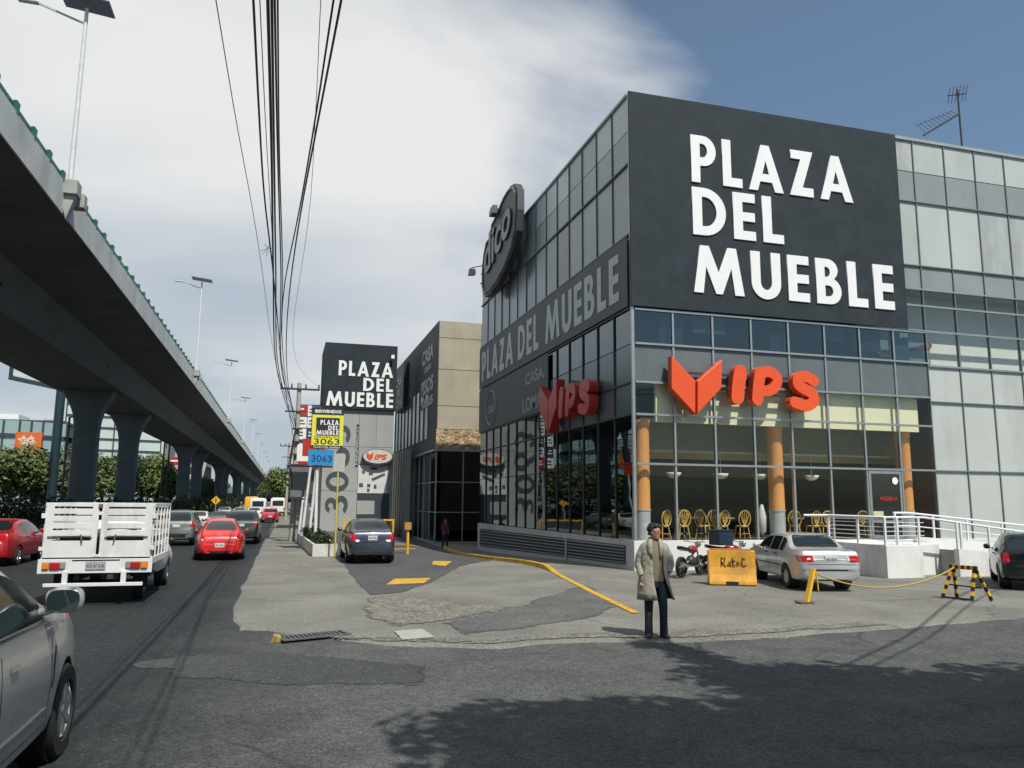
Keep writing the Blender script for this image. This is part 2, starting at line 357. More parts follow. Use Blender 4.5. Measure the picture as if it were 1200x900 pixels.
# ------------------------------------------------------------------ common materials
WHITE = mat('white_paint', (.78, .78, .76), .5, var=.06, scale=2, dirt=.25)
ORANGE = mat('orange_sign', (.75, .085, .015), .35, var=.06, coat=.2)
DKSIGN = mat('charcoal_panel', (.020, .030, .037), .8, var=.38, scale=1.1, dirt=.0, spec=.35)
ALU = mat('aluminium_frame', (.36, .38, .38), .4, .6, var=.1)
DKFRAME = mat('dark_frame', (.05, .055, .06), .5, .3)
BLACK = mat('black_rubber', (.012, .012, .013), .7)
YEL = mat('yellow_paint', (.75, .42, .02), .5, var=.2, scale=4, dirt=.5)
STEEL = mat('galvanised_steel', (.40, .42, .43), .45, .5, var=.15)
CONC = mat('pale_concrete', (.34, .34, .32), .85, var=.15, scale=1.2, bump=.3, bscale=20, dirt=.35)
# ================================================================== SETTING
def sst(t): t = max(0.0, min(1.0, t)); return t*t*(3-2*t)
def gh(x, y): return -0.55*sst((y-24)/21)*sst((x-5.5)/3.5)
ROADZ = -0.03
EDGE = [(-1.2, 14.5), (-.53, 14.3), (.1, 13.45), (.8, 13.0), (1.5, 12.45), (2.1, 12.2), (2.8, 11.9), (3.4, 11.8), (4.3, 12.0), (5.2, 11.9), (6.0, 11.6), (7.01, 11.6), (8.4, 11.75), (10, 11.9), (12, 12.2), (14.5, 12.6), (20, 13.4), (30, 15), (70, 21)]
def yb(x):
    for (a, b), (c, d) in zip(EDGE, EDGE[1:]):
        if a <= x <= c: return b + (d-b)*(x-a)/(c-a) + 0.16*noise.noise(Vector((x*1.4, 0, 3))) + .09*noise.noise(Vector((x*4, 1, 3)))
    return EDGE[0][1] if x < EDGE[0][0] else EDGE[-1][1]
def xl(y): return -0.86 + (0.35*max(0, (17-y))/3 if y < 17 else 0) + 0.12*noise.noise(Vector((y*.8, 5, 0))) + .05*noise.noise(Vector((y*3.5, 5, 0)))
# ground to the horizon
xs = [-2500, -900, -400, -200, -120, -80, -50, -30, -20, -10, -5] + list(range(0, 46)) + [50, 60, 80, 120, 200, 400, 900, 2500]
ys = [-600, -200, -80, -40, -20, 0, 10, 18, 22] + list(range(24, 60, 1)) + [65, 80, 120, 200, 400, 900, 3500]
m_ = MB(); nx = len(xs)
m_.v = [(x, y, gh(x, y)-0.12) for y in ys for x in xs]
for j in range(len(ys)-1):
    for i in range(nx-1): m_.f.append((j*nx+i, j*nx+i+1, (j+1)*nx+i+1, (j+1)*nx+i)); m_.mi.append(0)
tag(m_.build('ground', ground_mat('dusty_ground', (.16, .15, .13), (.24, .23, .20), .3, .08)), kind='structure')
ASPH = ground_mat('asphalt', (.021, .026, .029), (.031, .036, .039), .8, .3, .6, .16, 42, .78, .5, (.012, .012, .012), worn=(-.6, 1.8, (.135, .140, .136)))
rd = MB()
rd.add([(-11, -60, ROADZ), (-.2, -60, ROADZ), (-.2, 700, ROADZ), (-11, 700, ROADZ)], [(0, 1, 2, 3)])
rd.add([(-.2, -60, ROADZ), (90, -60, ROADZ), (90, 24, ROADZ), (-.2, 16, ROADZ)], [(0, 1, 2, 3)])
tag(rd.build('road', ASPH), kind='structure')
rd2 = MB(); rd2.add([(-33, -60, ROADZ), (-21.5, -60, ROADZ), (-21.5, 700, ROADZ), (-33, 700, ROADZ)], [(0, 1, 2, 3)])
tag(rd2.build('far_road', ground_mat('far_asphalt', (.045, .047, .05), (.06, .06, .06), .3)), kind='structure')
# forecourt / sidewalk
FORE = ground_mat('forecourt_concrete', (.182, .180, .158), (.262, .256, .226), .5, .45, .75, .30, 38, .85, .45, (.07, .07, .065))
fx = [i/40 for i in range(41)]
def colx(i, n=150):
    t = i/n; return -1.0 + 71*(t**1.9)
rows = [0, .0008, .0018, .006, .012, .02, .03, .045, .06] + [.06+.0105*k for k in range(1, 38)] + [.5, .56, .6, .65, .7, .78, .88, 1.0]
fm = MB(); NXc = 150
def fpt(i, j):
    x = colx(i); y0 = yb(x); y = y0 + (115-y0)*rows[j]
    x2 = x + (xl(y)+1.0)*max(0, 1-(x+1)/3.0)
    return x2, y
for j in range(len(rows)):
    for i in range(NXc+1):
        x, y = fpt(i, j); z = gh(x, y)
        if j == 0: z = ROADZ - 0.02
        elif j == 1: z -= 0.018 + .008*noise.noise(Vector((x*3, y*3, 2)))
        elif j == 2: z -= 0.002
        if i == 0: z = min(z, ROADZ - 0.03)
        fm.v.append((x if i else x-.05, y, z))
n_ = NXc+1
for j in range(len(rows)-1):
    for i in range(NXc): fm.f.append((j*n_+i, j*n_+i+1, (j+1)*n_+i+1, (j+1)*n_+i)); fm.mi.append(0)
tag(fm.build('pavement', FORE, smooth=50), kind='structure')
FZ = 0.004
def sheet(name, poly, m, off=0.004, kind='structure', step=0.3, base=None):
    """flat patch following the pavement surface"""
    bm = bmesh.new(); vs = [bm.verts.new((p[0], p[1], 0)) for p in poly]; bm.faces.new(vs)
    xs_ = [p[0] for p in poly]; ys_ = [p[1] for p in poly]
    for ax, lo, hi in ((0, min(xs_), max(xs_)), (1, min(ys_), max(ys_))):
        k = lo+step
        while k < hi:
            co = (k, 0, 0) if ax == 0 else (0, k, 0); no = (1, 0, 0) if ax == 0 else (0, 1, 0)
            bmesh.ops.bisect_plane(bm, geom=bm.verts[:]+bm.edges[:]+bm.faces[:], plane_co=co, plane_no=no); k += step
    el = bm.verts.layers.float.new('edge'); sg_ = list(zip(poly, list(poly[1:])+[poly[0]]))
    for v in bm.verts:
        x_, y_ = v.co.x, v.co.y; dm_ = 9.0
        for (ax_, ay_), (bx_, by_) in sg_:
            dx_, dy_ = bx_-ax_, by_-ay_; q_ = dx_*dx_+dy_*dy_ or 1e-9; tt_ = max(0, min(1, ((x_-ax_)*dx_+(y_-ay_)*dy_)/q_)); e_ = math.hypot(x_-ax_-tt_*dx_, y_-ay_-tt_*dy_)
            if e_ < dm_: dm_ = e_
        v[el] = dm_
        v.co.z = (gh(x_, y_) + FZ if base is None else base) + off
    bmesh.ops.recalc_face_normals(bm, faces=bm.faces)
    me = bpy.data.meshes.new(name); bm.to_mesh(me); bm.free()
    if sum(p.normal.z for p in me.polygons) < 0: me.flip_normals()
    o = link(name, me, m)
    return tag(o, kind=kind)
def jag(pts, amp=0.12, step=0.5, seed=0):
    o = []
    for (a, b), (c, d) in zip(pts, pts[1:]+pts[:1]):
        L_ = math.hypot(c-a, d-b); n = max(1, int(L_/step))
        for i in range(n):
            t = i/n; x = a+(c-a)*t; y = b+(d-b)*t; q = Vector((x*1.3, y*1.3, seed))
            o.append((x+amp*noise.noise(q), y+amp*noise.noise(q+Vector((9, 4, 2)))))
    return o
DRIVE = ground_mat('driveway_asphalt', (.080, .084, .086), (.108, .112, .110), .5, .5, .5, .3, 50, .82, .4, (.03, .03, .03), ragged=.10)
gp = lambda px, py: tuple(onZ(px, py, 0.0)[:2])
drive = [gp(402, 662), gp(425, 690), gp(432, 698), gp(470, 695), gp(505, 683), gp(540, 664), gp(575, 655), (8.0, 31), (7.9, 35), (8.6, 40), (9.3, 46), (9.3, 58), (2.2, 58), (2.2, 32)]
sheet('driveway', jag(drive, .12, .5, 3), DRIVE, .006)
BROK = ground_mat('broken_concrete', (.20, .19, .16), (.29, .275, .235), .8, 1.6, ragged=.26, crack=.7, crackscale=1.4, fine=22, rough=.9, bump=1.0, cc= (.09, .08, .07))
sheet('rough_patch', jag([gp(430, 700), gp(470, 697), gp(520, 705), gp(600, 712), gp(628, 706), gp(560, 722), gp(470, 735), gp(425, 722)], .15, .25, 5), BROK, .008)
DARKP = ground_mat('patch_mortar', (.12, .123, .117), (.16, .16, .15), .6, .8, ragged=.24, crack=.7, crackscale=.5, fine=40, rough=.85, bump=.5, cc= (.05, .05, .05))
sheet('old_patch', jag([gp(520, 730), gp(600, 712), gp(668, 690), gp(690, 686), (7.0, 16), gp(700, 722), gp(620, 735), gp(540, 745)], .2, .3, 8), DARKP, .006)
sheet('cement_patch', jag([gp(462, 741), gp(494, 738), gp(510, 748), gp(472, 751)], .02, .3, 8), mat('fresh_cement', (.33, .33, .30), .8, var=.08), .016)
sheet('kerb_rubble', jag([(x, yb(x)+.28) for x in [.6+.35*i for i in range(30)]] + [(x, yb(x)+.70+.25*noise.noise(Vector((x*2, 0, 9)))) for x in [.6+.35*i for i in range(29, -1, -1)]], .05, .3, 6), ground_mat('kerb_rubble_concrete', (.19, .185, .16), (.28, .268, .235), .8, 2.4, ragged=.12, crack=.5, crackscale=2.0, fine=26, rough=.9, bump=.8, cc= (.08, .075, .06)), .0075)
sheet('asphalt_patch', jag([gp(190, 765), gp(330, 762), gp(500, 778), gp(500, 800), gp(330, 800), gp(200, 790)], .1, .3, 2), ground_mat('dark_patch', (.062, .067, .07), (.082, .086, .087), .7, .6, ragged=.2, fine=40), .005, base=ROADZ)
YLINE = mat('worn_yellow_line', (.52, .30, .022), .7, var=.3, scale=5, dirt=.55)
def stripe(pts, wd, name='yellow_line', off=.013):
    a = [Vector(p) for p in pts]; l = []; r = []
    for i, p in enumerate(a):
        d = (a[min(i+1, len(a)-1)]-a[max(i-1, 0)]).normalized(); n = Vector((-d.y, d.x))*wd/2
        l.append(tuple(p+n)); r.append(tuple(p-n))
    return sheet(name, l + r[::-1], YLINE, off)
stripe([gp(745, 719), gp(700, 697), gp(672, 683), gp(650, 671)], .17)
sheet('painted_arrow', [gp(452, 686), gp(462, 679), gp(505, 678), gp(497, 684)], YLINE, .015)
sheet('painted_arrow_far', [gp(506, 662), gp(508, 658), gp(530, 658), gp(522, 664)], YLINE, .015)
sheet('painted_bar', [(3.3, 39), (7.4, 41.4), (7.4, 42.1), (3.3, 39.7)], YLINE, .015)
sheet('painted_bar_near', [(3.2, 35.5), (6.0, 36.4), (6.0, 36.9), (3.2, 36.0)], YLINE, .015)
# raised kerb along the driveway, painted yellow
kb = MB(); kp = []
for px, py in ((650, 671), (636, 665), (618, 660), (596, 656), (575, 653)): kp.append(gp(px, py))
kp += [(7.75, 34), (8.3, 38), (8.9, 42.5), (9.2, 46)]
P_ = []
for i in range(len(kp)-1):
    for k in range(4): t = k/4; P_.append(Vector((kp[i][0]+(kp[i+1][0]-kp[i][0])*t, kp[i][1]+(kp[i+1][1]-kp[i][1])*t)))
P_.append(Vector(kp[-1]))
rings = []
for i, p in enumerate(P_):
    d = (P_[min(i+1, len(P_)-1)]-P_[max(i-1, 0)]).normalized(); n = Vector((-d.y, d.x)); z = gh(p.x, p.y)+FZ; hh = .13*min(1, i/3+.15)
    rings.append([(p.x+n.x*a, p.y+n.y*a, z+b) for a, b in ((-.11, -.05), (-.10, hh), (.08, hh), (.10, -.05))])
kb.loft(rings).build('kerb', mat('yellow_kerb_paint', (.50, .29, .02), .7, var=.35, scale=3, dirt=.7))
tag(bpy.data.objects['kerb'], kind='structure')
# small kerb stub with yellow paint at the drain
ks = MB(); c0 = onZ(324, 750, 0); ks.prism([(-.10, -.04), (.09, -.04), (.06, .07), (-.05, .09)], 'y', -.09, .10)
o = ks.build('kerb_stub', mat('old_kerb_yellow', (.30, .22, .07), .8, var=.4, scale=9, dirt=.8), bevel=.02); o.location = (c0.x, c0.y, 0); tag(o, 'broken stub of yellow painted kerb beside the long drain grate', 'kerb stub')
# drain grates
def grate(name, px0, px1, lab):
    a = onZ(*px0, FZ); b = onZ(*px1, FZ); L_ = (b-a).length; ang = math.atan2(b.y-a.y, b.x-a.x)
    t = thing(name, lab, 'drain grate', (a.x, a.y, FZ+.004), ang, 'drain grates in the pavement')
    f = MB(); wd = .42
    f.box((0, 0, 0), (L_, .05, .022)); f.box((0, wd-.05, 0), (L_, wd, .022)); f.box((0, .05, 0), (.05, wd-.05, .022)); f.box((L_-.05, .05, 0), (L_, wd-.05, .022))
    f.build('frame', mat('grate_iron', (.12, .125, .125), .65, .3, var=.3, scale=12, dirt=.5), t)
    s_ = MB(); k = .09
    while k < L_-.08: s_.bar((k, .05, .010), (k+.03, wd-.05, .010), .035, .016); k += .075
    s_.build('grille_bars', mat('grate_iron', (.12, .125, .125)), t)
    bx('sump', (.05, .05, -.003), (L_-.05, wd-.05, .001), BLACK, t)
grate('drain_grate', (332, 752), (412, 744), 'long narrow iron drain grate across the pavement end by the kerb stub')
# manhole, faint patch on the main road
sheet_m = MB(); a = onZ(185, 778, ROADZ)
sheet_m.lathe([(.30, 0), (.30, .006), (.24, .008)], 24); o = sheet_m.build('manhole_cover', mat('iron_cover', (.055, .058, .058), .75, .2, var=.5, scale=9, bump=.6)); o.location = (a.x, a.y, ROADZ+.001); tag(o, 'round worn manhole cover in the dark main road ahead of the silver car', 'manhole')
# median under the viaduct
md = MB(); md.box((-21.5, -60, -.2), (-11, 700, .06)); o = md.build('median_ground', ground_mat('median_soil', (.05, .048, .035), (.085, .08, .06), .4)); tag(o, kind='structure')
md = MB(); md.box((-11.25, -60, .06), (-11, 700, .10)); md.box((-21.5, -60, .06), (-21.25, 700, .10)); tag(md.build('median_kerb', CONC), kind='structure')
# sidewalk of the far side
fs = MB(); fs.box((-60, -60, -.1), (-33, 400, .05)); tag(fs.build('far_pavement', ground_mat('far_concrete', (.2, .2, .18), (.26, .25, .23), .3)), kind='structure')
# ---------------------------------------------------------------- hills at the end of the road
hl = MB(); hr = []
for k in range(60):
    x = -900 + k*32; hr.append([(x, 1600, -5), (x, 1500 + 0, 8+14*noise.noise(Vector((k*.17, 0, 0)))+10), (x, 1700, 30+22*noise.noise(Vector((k*.12, 3, 0)))), (x, 1900, -5)])
hl.loft(hr, cap=False, closed=False); tag(hl.build('hills', mat('distant_hills', (.10, .12, .13), .9), smooth=True), kind='structure')
# ---------------------------------------------------------------- foliage
LEAF = {}
def leafmat(name, c):
    if name in MATS: return MATS[name]
    m = mat(name, c, .6, var=.5, scale=2.2, spec=.25)
    b = m.node_tree.nodes['Principled BSDF']; b.inputs['Subsurface Weight'].default_value = 0.0
    return m
G1 = leafmat('foliage_olive', (.10, .13, .045)); G2 = leafmat('foliage_dark', (.028, .048, .018)); G3 = leafmat('foliage_bright', (.13, .17, .05)); G4 = leafmat('foliage_grey', (.11, .125, .08))
BARK = mat('bark', (.09, .07, .05), .9, var=.3, scale=8, bump=.5)
def leaves(mb, lobes, n, size, rg):
    tot = sum(l[3]*l[4]*l[5] for l in lobes)
    for (lx, ly, lz, rx, ry, rz_) in lobes:
        k = int(n*rx*ry*rz_/tot)
        for _ in range(k):
            d = Vector((rg.gauss(0, 1), rg.gauss(0, 1), rg.gauss(0, 1))).normalized() * (rg.random()**.45)
            jit = 1+.18*noise.noise(d*2.5+Vector((lx, ly, lz)))
            c = Vector((lx+d.x*rx*jit, ly+d.y*ry*jit, lz+d.z*rz_*jit))
            s = size*rg.uniform(.6, 1.5)
            nn = (Vector((rg.gauss(0, .6), rg.gauss(0, .6), rg.gauss(.55, .5))) + d*.6).normalized(); a = nn.cross(Vector((rg.gauss(0, 1), rg.gauss(0, 1), rg.gauss(0, 1)))).normalized(); b = nn.cross(a)
            mb.add([c-a*s, c+b*s*.55, c+a*s, c-b*s*.55], [(0, 1, 2, 3)])
def tree(x, y, h, r, n, size, m, label, group=None, rg=None, trunk_h=.35, z=0.0, name='tree', lobes_n=9, flat=.75, branches=True):
    rg = rg or random.Random(int(x*13+y*7)); t = thing(name, label, 'tree', (x, y, z), 0, group)
    th = h*trunk_h; lobes = []
    for _ in range(lobes_n):
        a = rg.uniform(0, 6.28); q = rg.uniform(.15, .62)*r; zz_ = th + (h-th)*rg.uniform(.25, .85)
        lr = r*rg.uniform(.34, .55); lobes.append((math.cos(a)*q, math.sin(a)*q, zz_, lr, lr, lr*flat*min(1.4, (h-th)/(1.2*r))))
    lobes.append((0, 0, th+(h-th)*.5, r*.6, r*.6, (h-th)*.42))
    tk = MB(); w0 = max(.07, h*.022)
    tk.tube([(0, 0, -.1), (.04*h*rg.uniform(-.5, .5), .03*h*rg.uniform(-1, 1), th), (rg.uniform(-.05, .05)*h, 0, h*.72)], [w0*1.3, w0*.85, w0*.3], 7)
    for l in lobes[:6]: tk.tube([(0, 0, th*.85), (l[0]*.5, l[1]*.5, (th+l[2])*.5), (l[0], l[1], l[2])], [w0*.55, w0*.35, w0*.12], 5)
    tk.build('trunk', BARK, t)
    cr = MB(); leaves(cr, lobes, n, size, rg); me = bpy.data.meshes.new('crown'); me.from_pydata(cr.v, [], cr.f); link('crown', me, m, t)
    return t
# ================================================================== ELEVATED HIGHWAY
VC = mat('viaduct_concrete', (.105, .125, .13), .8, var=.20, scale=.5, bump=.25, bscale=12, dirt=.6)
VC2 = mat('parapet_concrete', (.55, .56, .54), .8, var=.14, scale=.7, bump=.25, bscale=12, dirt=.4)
vd = thing('elevated_highway', 'long concrete elevated highway on flared columns over the median at left', 'viaduct')
Y0, Y1 = -60, 640; NSEG = 16
def sweep(poly, name, m, segs=None, parent=vd):
    b_ = MB(); step = (Y1-Y0)/14
    rr = [[(p[0], Y0+step*k, p[1]) for p in poly] for k in range(15)]
    return b_.loft(rr).build(name, m, parent)
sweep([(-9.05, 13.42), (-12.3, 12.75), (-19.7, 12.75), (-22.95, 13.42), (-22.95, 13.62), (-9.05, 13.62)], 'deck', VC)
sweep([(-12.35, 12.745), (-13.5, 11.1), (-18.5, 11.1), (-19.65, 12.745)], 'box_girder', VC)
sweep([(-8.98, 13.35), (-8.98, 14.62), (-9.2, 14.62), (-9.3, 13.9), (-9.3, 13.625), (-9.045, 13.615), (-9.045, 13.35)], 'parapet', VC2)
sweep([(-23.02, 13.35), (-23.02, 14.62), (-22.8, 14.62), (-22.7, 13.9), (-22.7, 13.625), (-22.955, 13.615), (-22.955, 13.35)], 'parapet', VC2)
# diaphragm joints, drain holes under the wing
jm = MB()
y = -50
while y < 400: jm.box((-12.0, y, 12.76), (-9.6, y+.25, 13.16)); y += 11.3
jm.v = [(a, b, (12.75+(a+12.3)*(13.42-12.75)/3.25)-(.02 if c < 13 else -.05)) for a, b, c in jm.v]
jm.build('soffit_rib', VC, vd)
for yy in (40, 63, 92, 129, 168, 207): MB().lathe([(.01, 0), (.17, 0), (.17, .06), (.01, .06)], 10, 'x', (-12.97, yy, 11.95)).build('drain_hole', BLACK, vd)
# columns
def column_mesh():
    c = MB(); prof = [(-.2, .92, .78), (7.6, .92, .78), (8.5, .97, .80), (9.2, 1.10, .82), (9.8, 1.32, .85), (10.3, 1.60, .88), (10.75, 1.88, .9), (11.09, 1.98, .9)]
    rings = []
    for z, hw, d in prof:
        g = []
        for sx_, sy_ in ((1, 1), (-1, 1), (-1, -1), (1, -1)):
            q = .32; pts = [(sx_*(hw-q), sy_*d), (sx_*(hw-q*.3), sy_*(d-q*.3)), (sx_*hw, sy_*(d-q))]
            if sx_*sy_ > 0: pts = pts[::-1]
            g += [(a, b, z) for a, b in pts]
        rings.append(g)
    return c.loft(rings).mesh('column')
cm = column_mesh()
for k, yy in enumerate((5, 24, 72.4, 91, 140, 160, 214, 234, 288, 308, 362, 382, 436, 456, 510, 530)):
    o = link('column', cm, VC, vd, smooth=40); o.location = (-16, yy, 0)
# green steel barrier on the parapet
GRN = mat('green_barrier', (.025, .15, .115), .5, .2, var=.2)
rail = MB(); rail.box((-9.15, Y0, 14.83), (-9.09, Y1, 14.95)); rail.build('barrier_rail', GRN, vd)
bk = MB(); bk.prism([(-.10, 0), (.10, 0), (.17, .40), (-.17, .40)], 'x', -.06, .06); bkm = bk.mesh('barrier_bracket')
rest = MB(); k = 0; yy = 20.0
while yy < 420:
    if k < 95: o = link('barrier_bracket', bkm, GRN, vd); o.location = (-9.03, yy, 14.60)
    else: rest.box((-9.09, yy-.12, 14.62), (-8.97, yy+.12, 15.0))
    k += 1; yy += 1.9
tag(rest.build('barrier_bracket', GRN, vd), kind='stuff')
# lamps on the viaduct
def via_lamp(label, y, hh=9.7):
    dz_ = hh-10.3
    t = thing('street_lamp', label, 'street lamp', (-8.86, y, 14.0), 0, 'solar street lamps along the elevated highway')
    MB().tube([(0, 0, -.4), (0, 0, hh)], [.11, .075], 10).build('pole', mat('lamp_pole_white', (.62, .63, .62), .5), t, smooth=50)
    b_ = MB(); b_.box((-.30, -.35, .15), (.36, .35, .75)); b_.box((-.05, .5, -.1), (.45, 1.0, .5)); b_.prism([(-.3, .15), (.3, .15), (.0, -.9)], 'y', -.2, .2)
    b_.build('battery_box', CONC, t, bevel=.03)
    MB().bar((0, 0, 9.6+dz_), (-1.8, -.1, 10.15+dz_), .07).build('arm', STEEL, t)
    MB().box((-2.5, -.22, 10.10+dz_), (-1.75, .02, 10.2+dz_)).build('lamp_head', STEEL, t, bevel=.03)
    p = MB(); p.bar((-.95, 0, 10.62+dz_), (.95, 0, 10.42+dz_), 1.2, .05); p.build('solar_panel', mat('solar_panel', (.10, .12, .17), .25, .1), t)
    return t
lamps_lab = ['nearest solar street lamp on the viaduct edge, its top cut by the photo edge', 'second solar street lamp along the viaduct, standing clear against grey sky', 'third solar street lamp along the viaduct edge', 'fourth solar street lamp along the viaduct edge', 'fifth solar street lamp along the viaduct', 'sixth solar street lamp along the viaduct', 'seventh distant solar street lamp along the viaduct', 'eighth tiny distant solar street lamp along the viaduct', 'ninth tiny far solar street lamp along the viaduct', 'farthest tiny solar street lamp along the viaduct']
via_lamp(lamps_lab[0], 33.7, 8.35); proto = via_lamp(lamps_lab[1], 81.5)
for lb, yy in zip(lamps_lab[2:], (129, 176, 224, 271, 318, 366, 413, 460)): copy_tree(proto, None, lb, (-8.86, yy, 14.0))
# ================================================================== MAIN BUILDING
CX, CY, BH = 11.06, 23.8, 16.57
MOD = 1.53
ZL = [0.975, 3.46, 5.11, 6.20, 7.52, 8.76, 10.4, 11.35, 13.95, 15.2, 16.57]
bd = thing('shopping_plaza', 'large corner furniture plaza of grey glass panels with restaurant on its ground floor', 'building', (CX, CY, 0))
bd.location = (0, 0, 0)
XE = CX+MOD*17; YE = CY+MOD*14
GREY1 = mat('grey_spandrel', (.12, .142, .148), .35, var=.12, scale=.6, dirt=.35, spec=.5)
PALE = mat('pale_panel', (.43, .455, .44), .4, var=.07, scale=.5, dirt=.3); PALEB = mat('pale_panel_dusty', (.39, .415, .40), .45, var=.12, scale=.8, dirt=.55); PALEC = mat('pale_panel_clean', (.46, .485, .47), .35, var=.05, scale=.5, dirt=.15)
PV = lambda i, j: (PALE, PALEB, PALE, PALEC, PALE, PALEC, PALEB)[(i*5+j*3) % 7]
PALE2 = mat('pale_panel_grey', (.25, .28, .28), .4, var=.1, scale=.5, dirt=.3)
WPAN = mat('white_ground_panel', (.46, .485, .46), .45, var=.08, scale=.4, dirt=.5)
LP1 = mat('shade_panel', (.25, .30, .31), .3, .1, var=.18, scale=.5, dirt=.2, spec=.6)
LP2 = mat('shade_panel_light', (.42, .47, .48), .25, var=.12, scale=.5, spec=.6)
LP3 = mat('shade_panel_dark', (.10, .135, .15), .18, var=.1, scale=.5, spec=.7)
GCLR = glass('shop_glass', (.96, .975, .965), .01, .85, .01, wav=.02)
GDRK = glass('tinted_glass', (.42, .50, .52), .02, 1.3, .06, wav=.05)
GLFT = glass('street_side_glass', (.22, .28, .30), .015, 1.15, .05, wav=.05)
JNT = mat('panel_joint', (.075, .10, .11), .5); JNL = mat('pale_joint', (.16, .19, .19), .5)
rb = random.Random(3)
def pane_box(side, a0, a1, z0, z1, m, nm, inset=0.016, d0=.03, d1=.045):
    if side == 'R': return bx(nm, (a0+inset, CY+d0, z0+inset), (a1-inset, CY+d1, z1-inset), m, bd)
    return bx(nm, (CX+d0, a0+inset, z0+inset), (CX+d1, a1-inset, z1-inset), m, bd)
# right (sunlit) facade
for i in range(17):
    a0 = CX+MOD*i; a1 = a0+MOD
    if i < 8:
        rows_ = [(ZL[0], ZL[1], GCLR, 'window'), (ZL[1], ZL[2], GCLR, 'window'), (ZL[2], ZL[3], GCLR, 'window'), (ZL[3], ZL[4], GREY1, 'spandrel_panel')]
        if i == 6: rows_[0] = None                                   # the entrance bay
    else:
        rows_ = [(ZL[0]-.35, ZL[1], WPAN, 'cladding_panel'), (ZL[1], 6.05, WPAN, 'cladding_panel'), (6.05, ZL[4]-.1, WPAN, 'cladding_panel')]
    rows_.append((ZL[4] if i < 8 else ZL[4]-.1, ZL[5], GDRK if i < 8 else GCLR, 'window'))
    if i >= 7:
        rows_.append((ZL[5], 9.75, GCLR, 'window')) if i >= 7 else None
        rows_.append((9.75, ZL[6], GCLR, 'window'))
        rows_.append((ZL[6], ZL[7], PALE2, 'spandrel_panel'))
        rows_.append((ZL[7], ZL[8], PV(i, 0), 'cladding_panel'))
        rows_.append((ZL[8], ZL[9], PALE2, 'cladding_panel'))
        rows_.append((ZL[9], ZL[10]-.05, PV(i, 2), 'cladding_panel'))
    for r_ in rows_:
        if r_: pane_box('R', a0, a1, *r_)
mulR = MB().box((-.035, -.06, 0), (.035, .06, 1)).mesh('mullion')
def mull(side, a, z0, z1, m=ALU):
    hw_ = .02 if m in (JNL, JNT) else .035; me = MB().box((-hw_, -.02, z0), (hw_, .10, z1)).mesh() if side == 'R' else MB().box((-.012 if m == JNT else -.02, -hw_*.85, z0), (.10, hw_*.85, z1)).mesh()
    o = link('mullion', me, m, bd); o.location = (a, CY, 0) if side == 'R' else (CX, a, 0)
for i in range(1, 18):
    a = CX+MOD*i
    if i < 8: mull('R', a, ZL[0], ZL[5])
    else: mull('R', a, ZL[0]-.35 if i > 8 else ZL[0], BH-.05, JNL)
bx('corner_post', (CX-.03, CY-.03, ZL[0]), (CX+.07, CY+.07, BH), ALU, bd)
def trans(side, a0, a1, z, h=.06, m=ALU, pr=.045):
    if side == 'R': bx('transom', (a0, CY-pr, z-h/2), (a1, CY+.08, z+h/2), m, bd)
    else: bx('transom', (CX-pr, a0, z-h/2), (CX+.08, a1, z+h/2), m, bd)
for z in (ZL[1], ZL[2], ZL[3], ZL[4], ZL[5]-.05): trans('R', CX+.1, CX+MOD*8, z, .07)
for z in (ZL[1], 6.05): trans('R', CX+MOD*8+.01, XE, z, .04, JNL)
trans('R', CX+MOD*8+.01, XE, ZL[4]-.1, .07)
for z in (ZL[5], 9.75): trans('R', CX+MOD*7.45, XE, z, .07)
for z in (ZL[7], ZL[8]): trans('R', CX+MOD*7.45, XE, z, .045, JNL)
trans('R', CX+MOD*7.45, XE, BH-.02, .12, mat('coping', (.3, .33, .34), .5))
trans('R', CX+MOD*7.45, XE, ZL[6], .06)
# left (shaded) facade
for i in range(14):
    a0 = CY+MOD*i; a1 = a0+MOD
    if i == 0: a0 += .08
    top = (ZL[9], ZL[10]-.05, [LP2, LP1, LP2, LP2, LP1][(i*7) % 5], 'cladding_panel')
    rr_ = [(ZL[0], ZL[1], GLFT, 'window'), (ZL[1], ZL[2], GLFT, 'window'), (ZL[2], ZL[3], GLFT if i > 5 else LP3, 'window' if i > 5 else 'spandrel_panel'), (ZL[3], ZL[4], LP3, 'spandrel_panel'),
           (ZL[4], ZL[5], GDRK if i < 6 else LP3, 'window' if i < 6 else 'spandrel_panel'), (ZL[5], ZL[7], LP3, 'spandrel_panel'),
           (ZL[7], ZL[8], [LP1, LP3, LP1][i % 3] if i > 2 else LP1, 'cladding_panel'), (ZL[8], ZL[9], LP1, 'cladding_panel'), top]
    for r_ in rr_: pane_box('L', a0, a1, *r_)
    if i: mull('L', CY+MOD*i, ZL[0], ZL[5], DKFRAME if i > 0 else ALU); mull('L', CY+MOD*i, ZL[7], BH-.05, JNT)
for z in (ZL[3], ZL[5]): trans('L', CY+.1, YE, z, .06, DKFRAME)
for z in (ZL[2],): trans('L', CY+.1, YE, z, .05, DKFRAME)
for z in (ZL[7]+.02, ZL[8]): trans('L', CY+.1, YE, z, .06, JNT)
trans('L', CY+.1, YE, BH-.02, .10, mat('coping', (.3, .33, .34), .5))
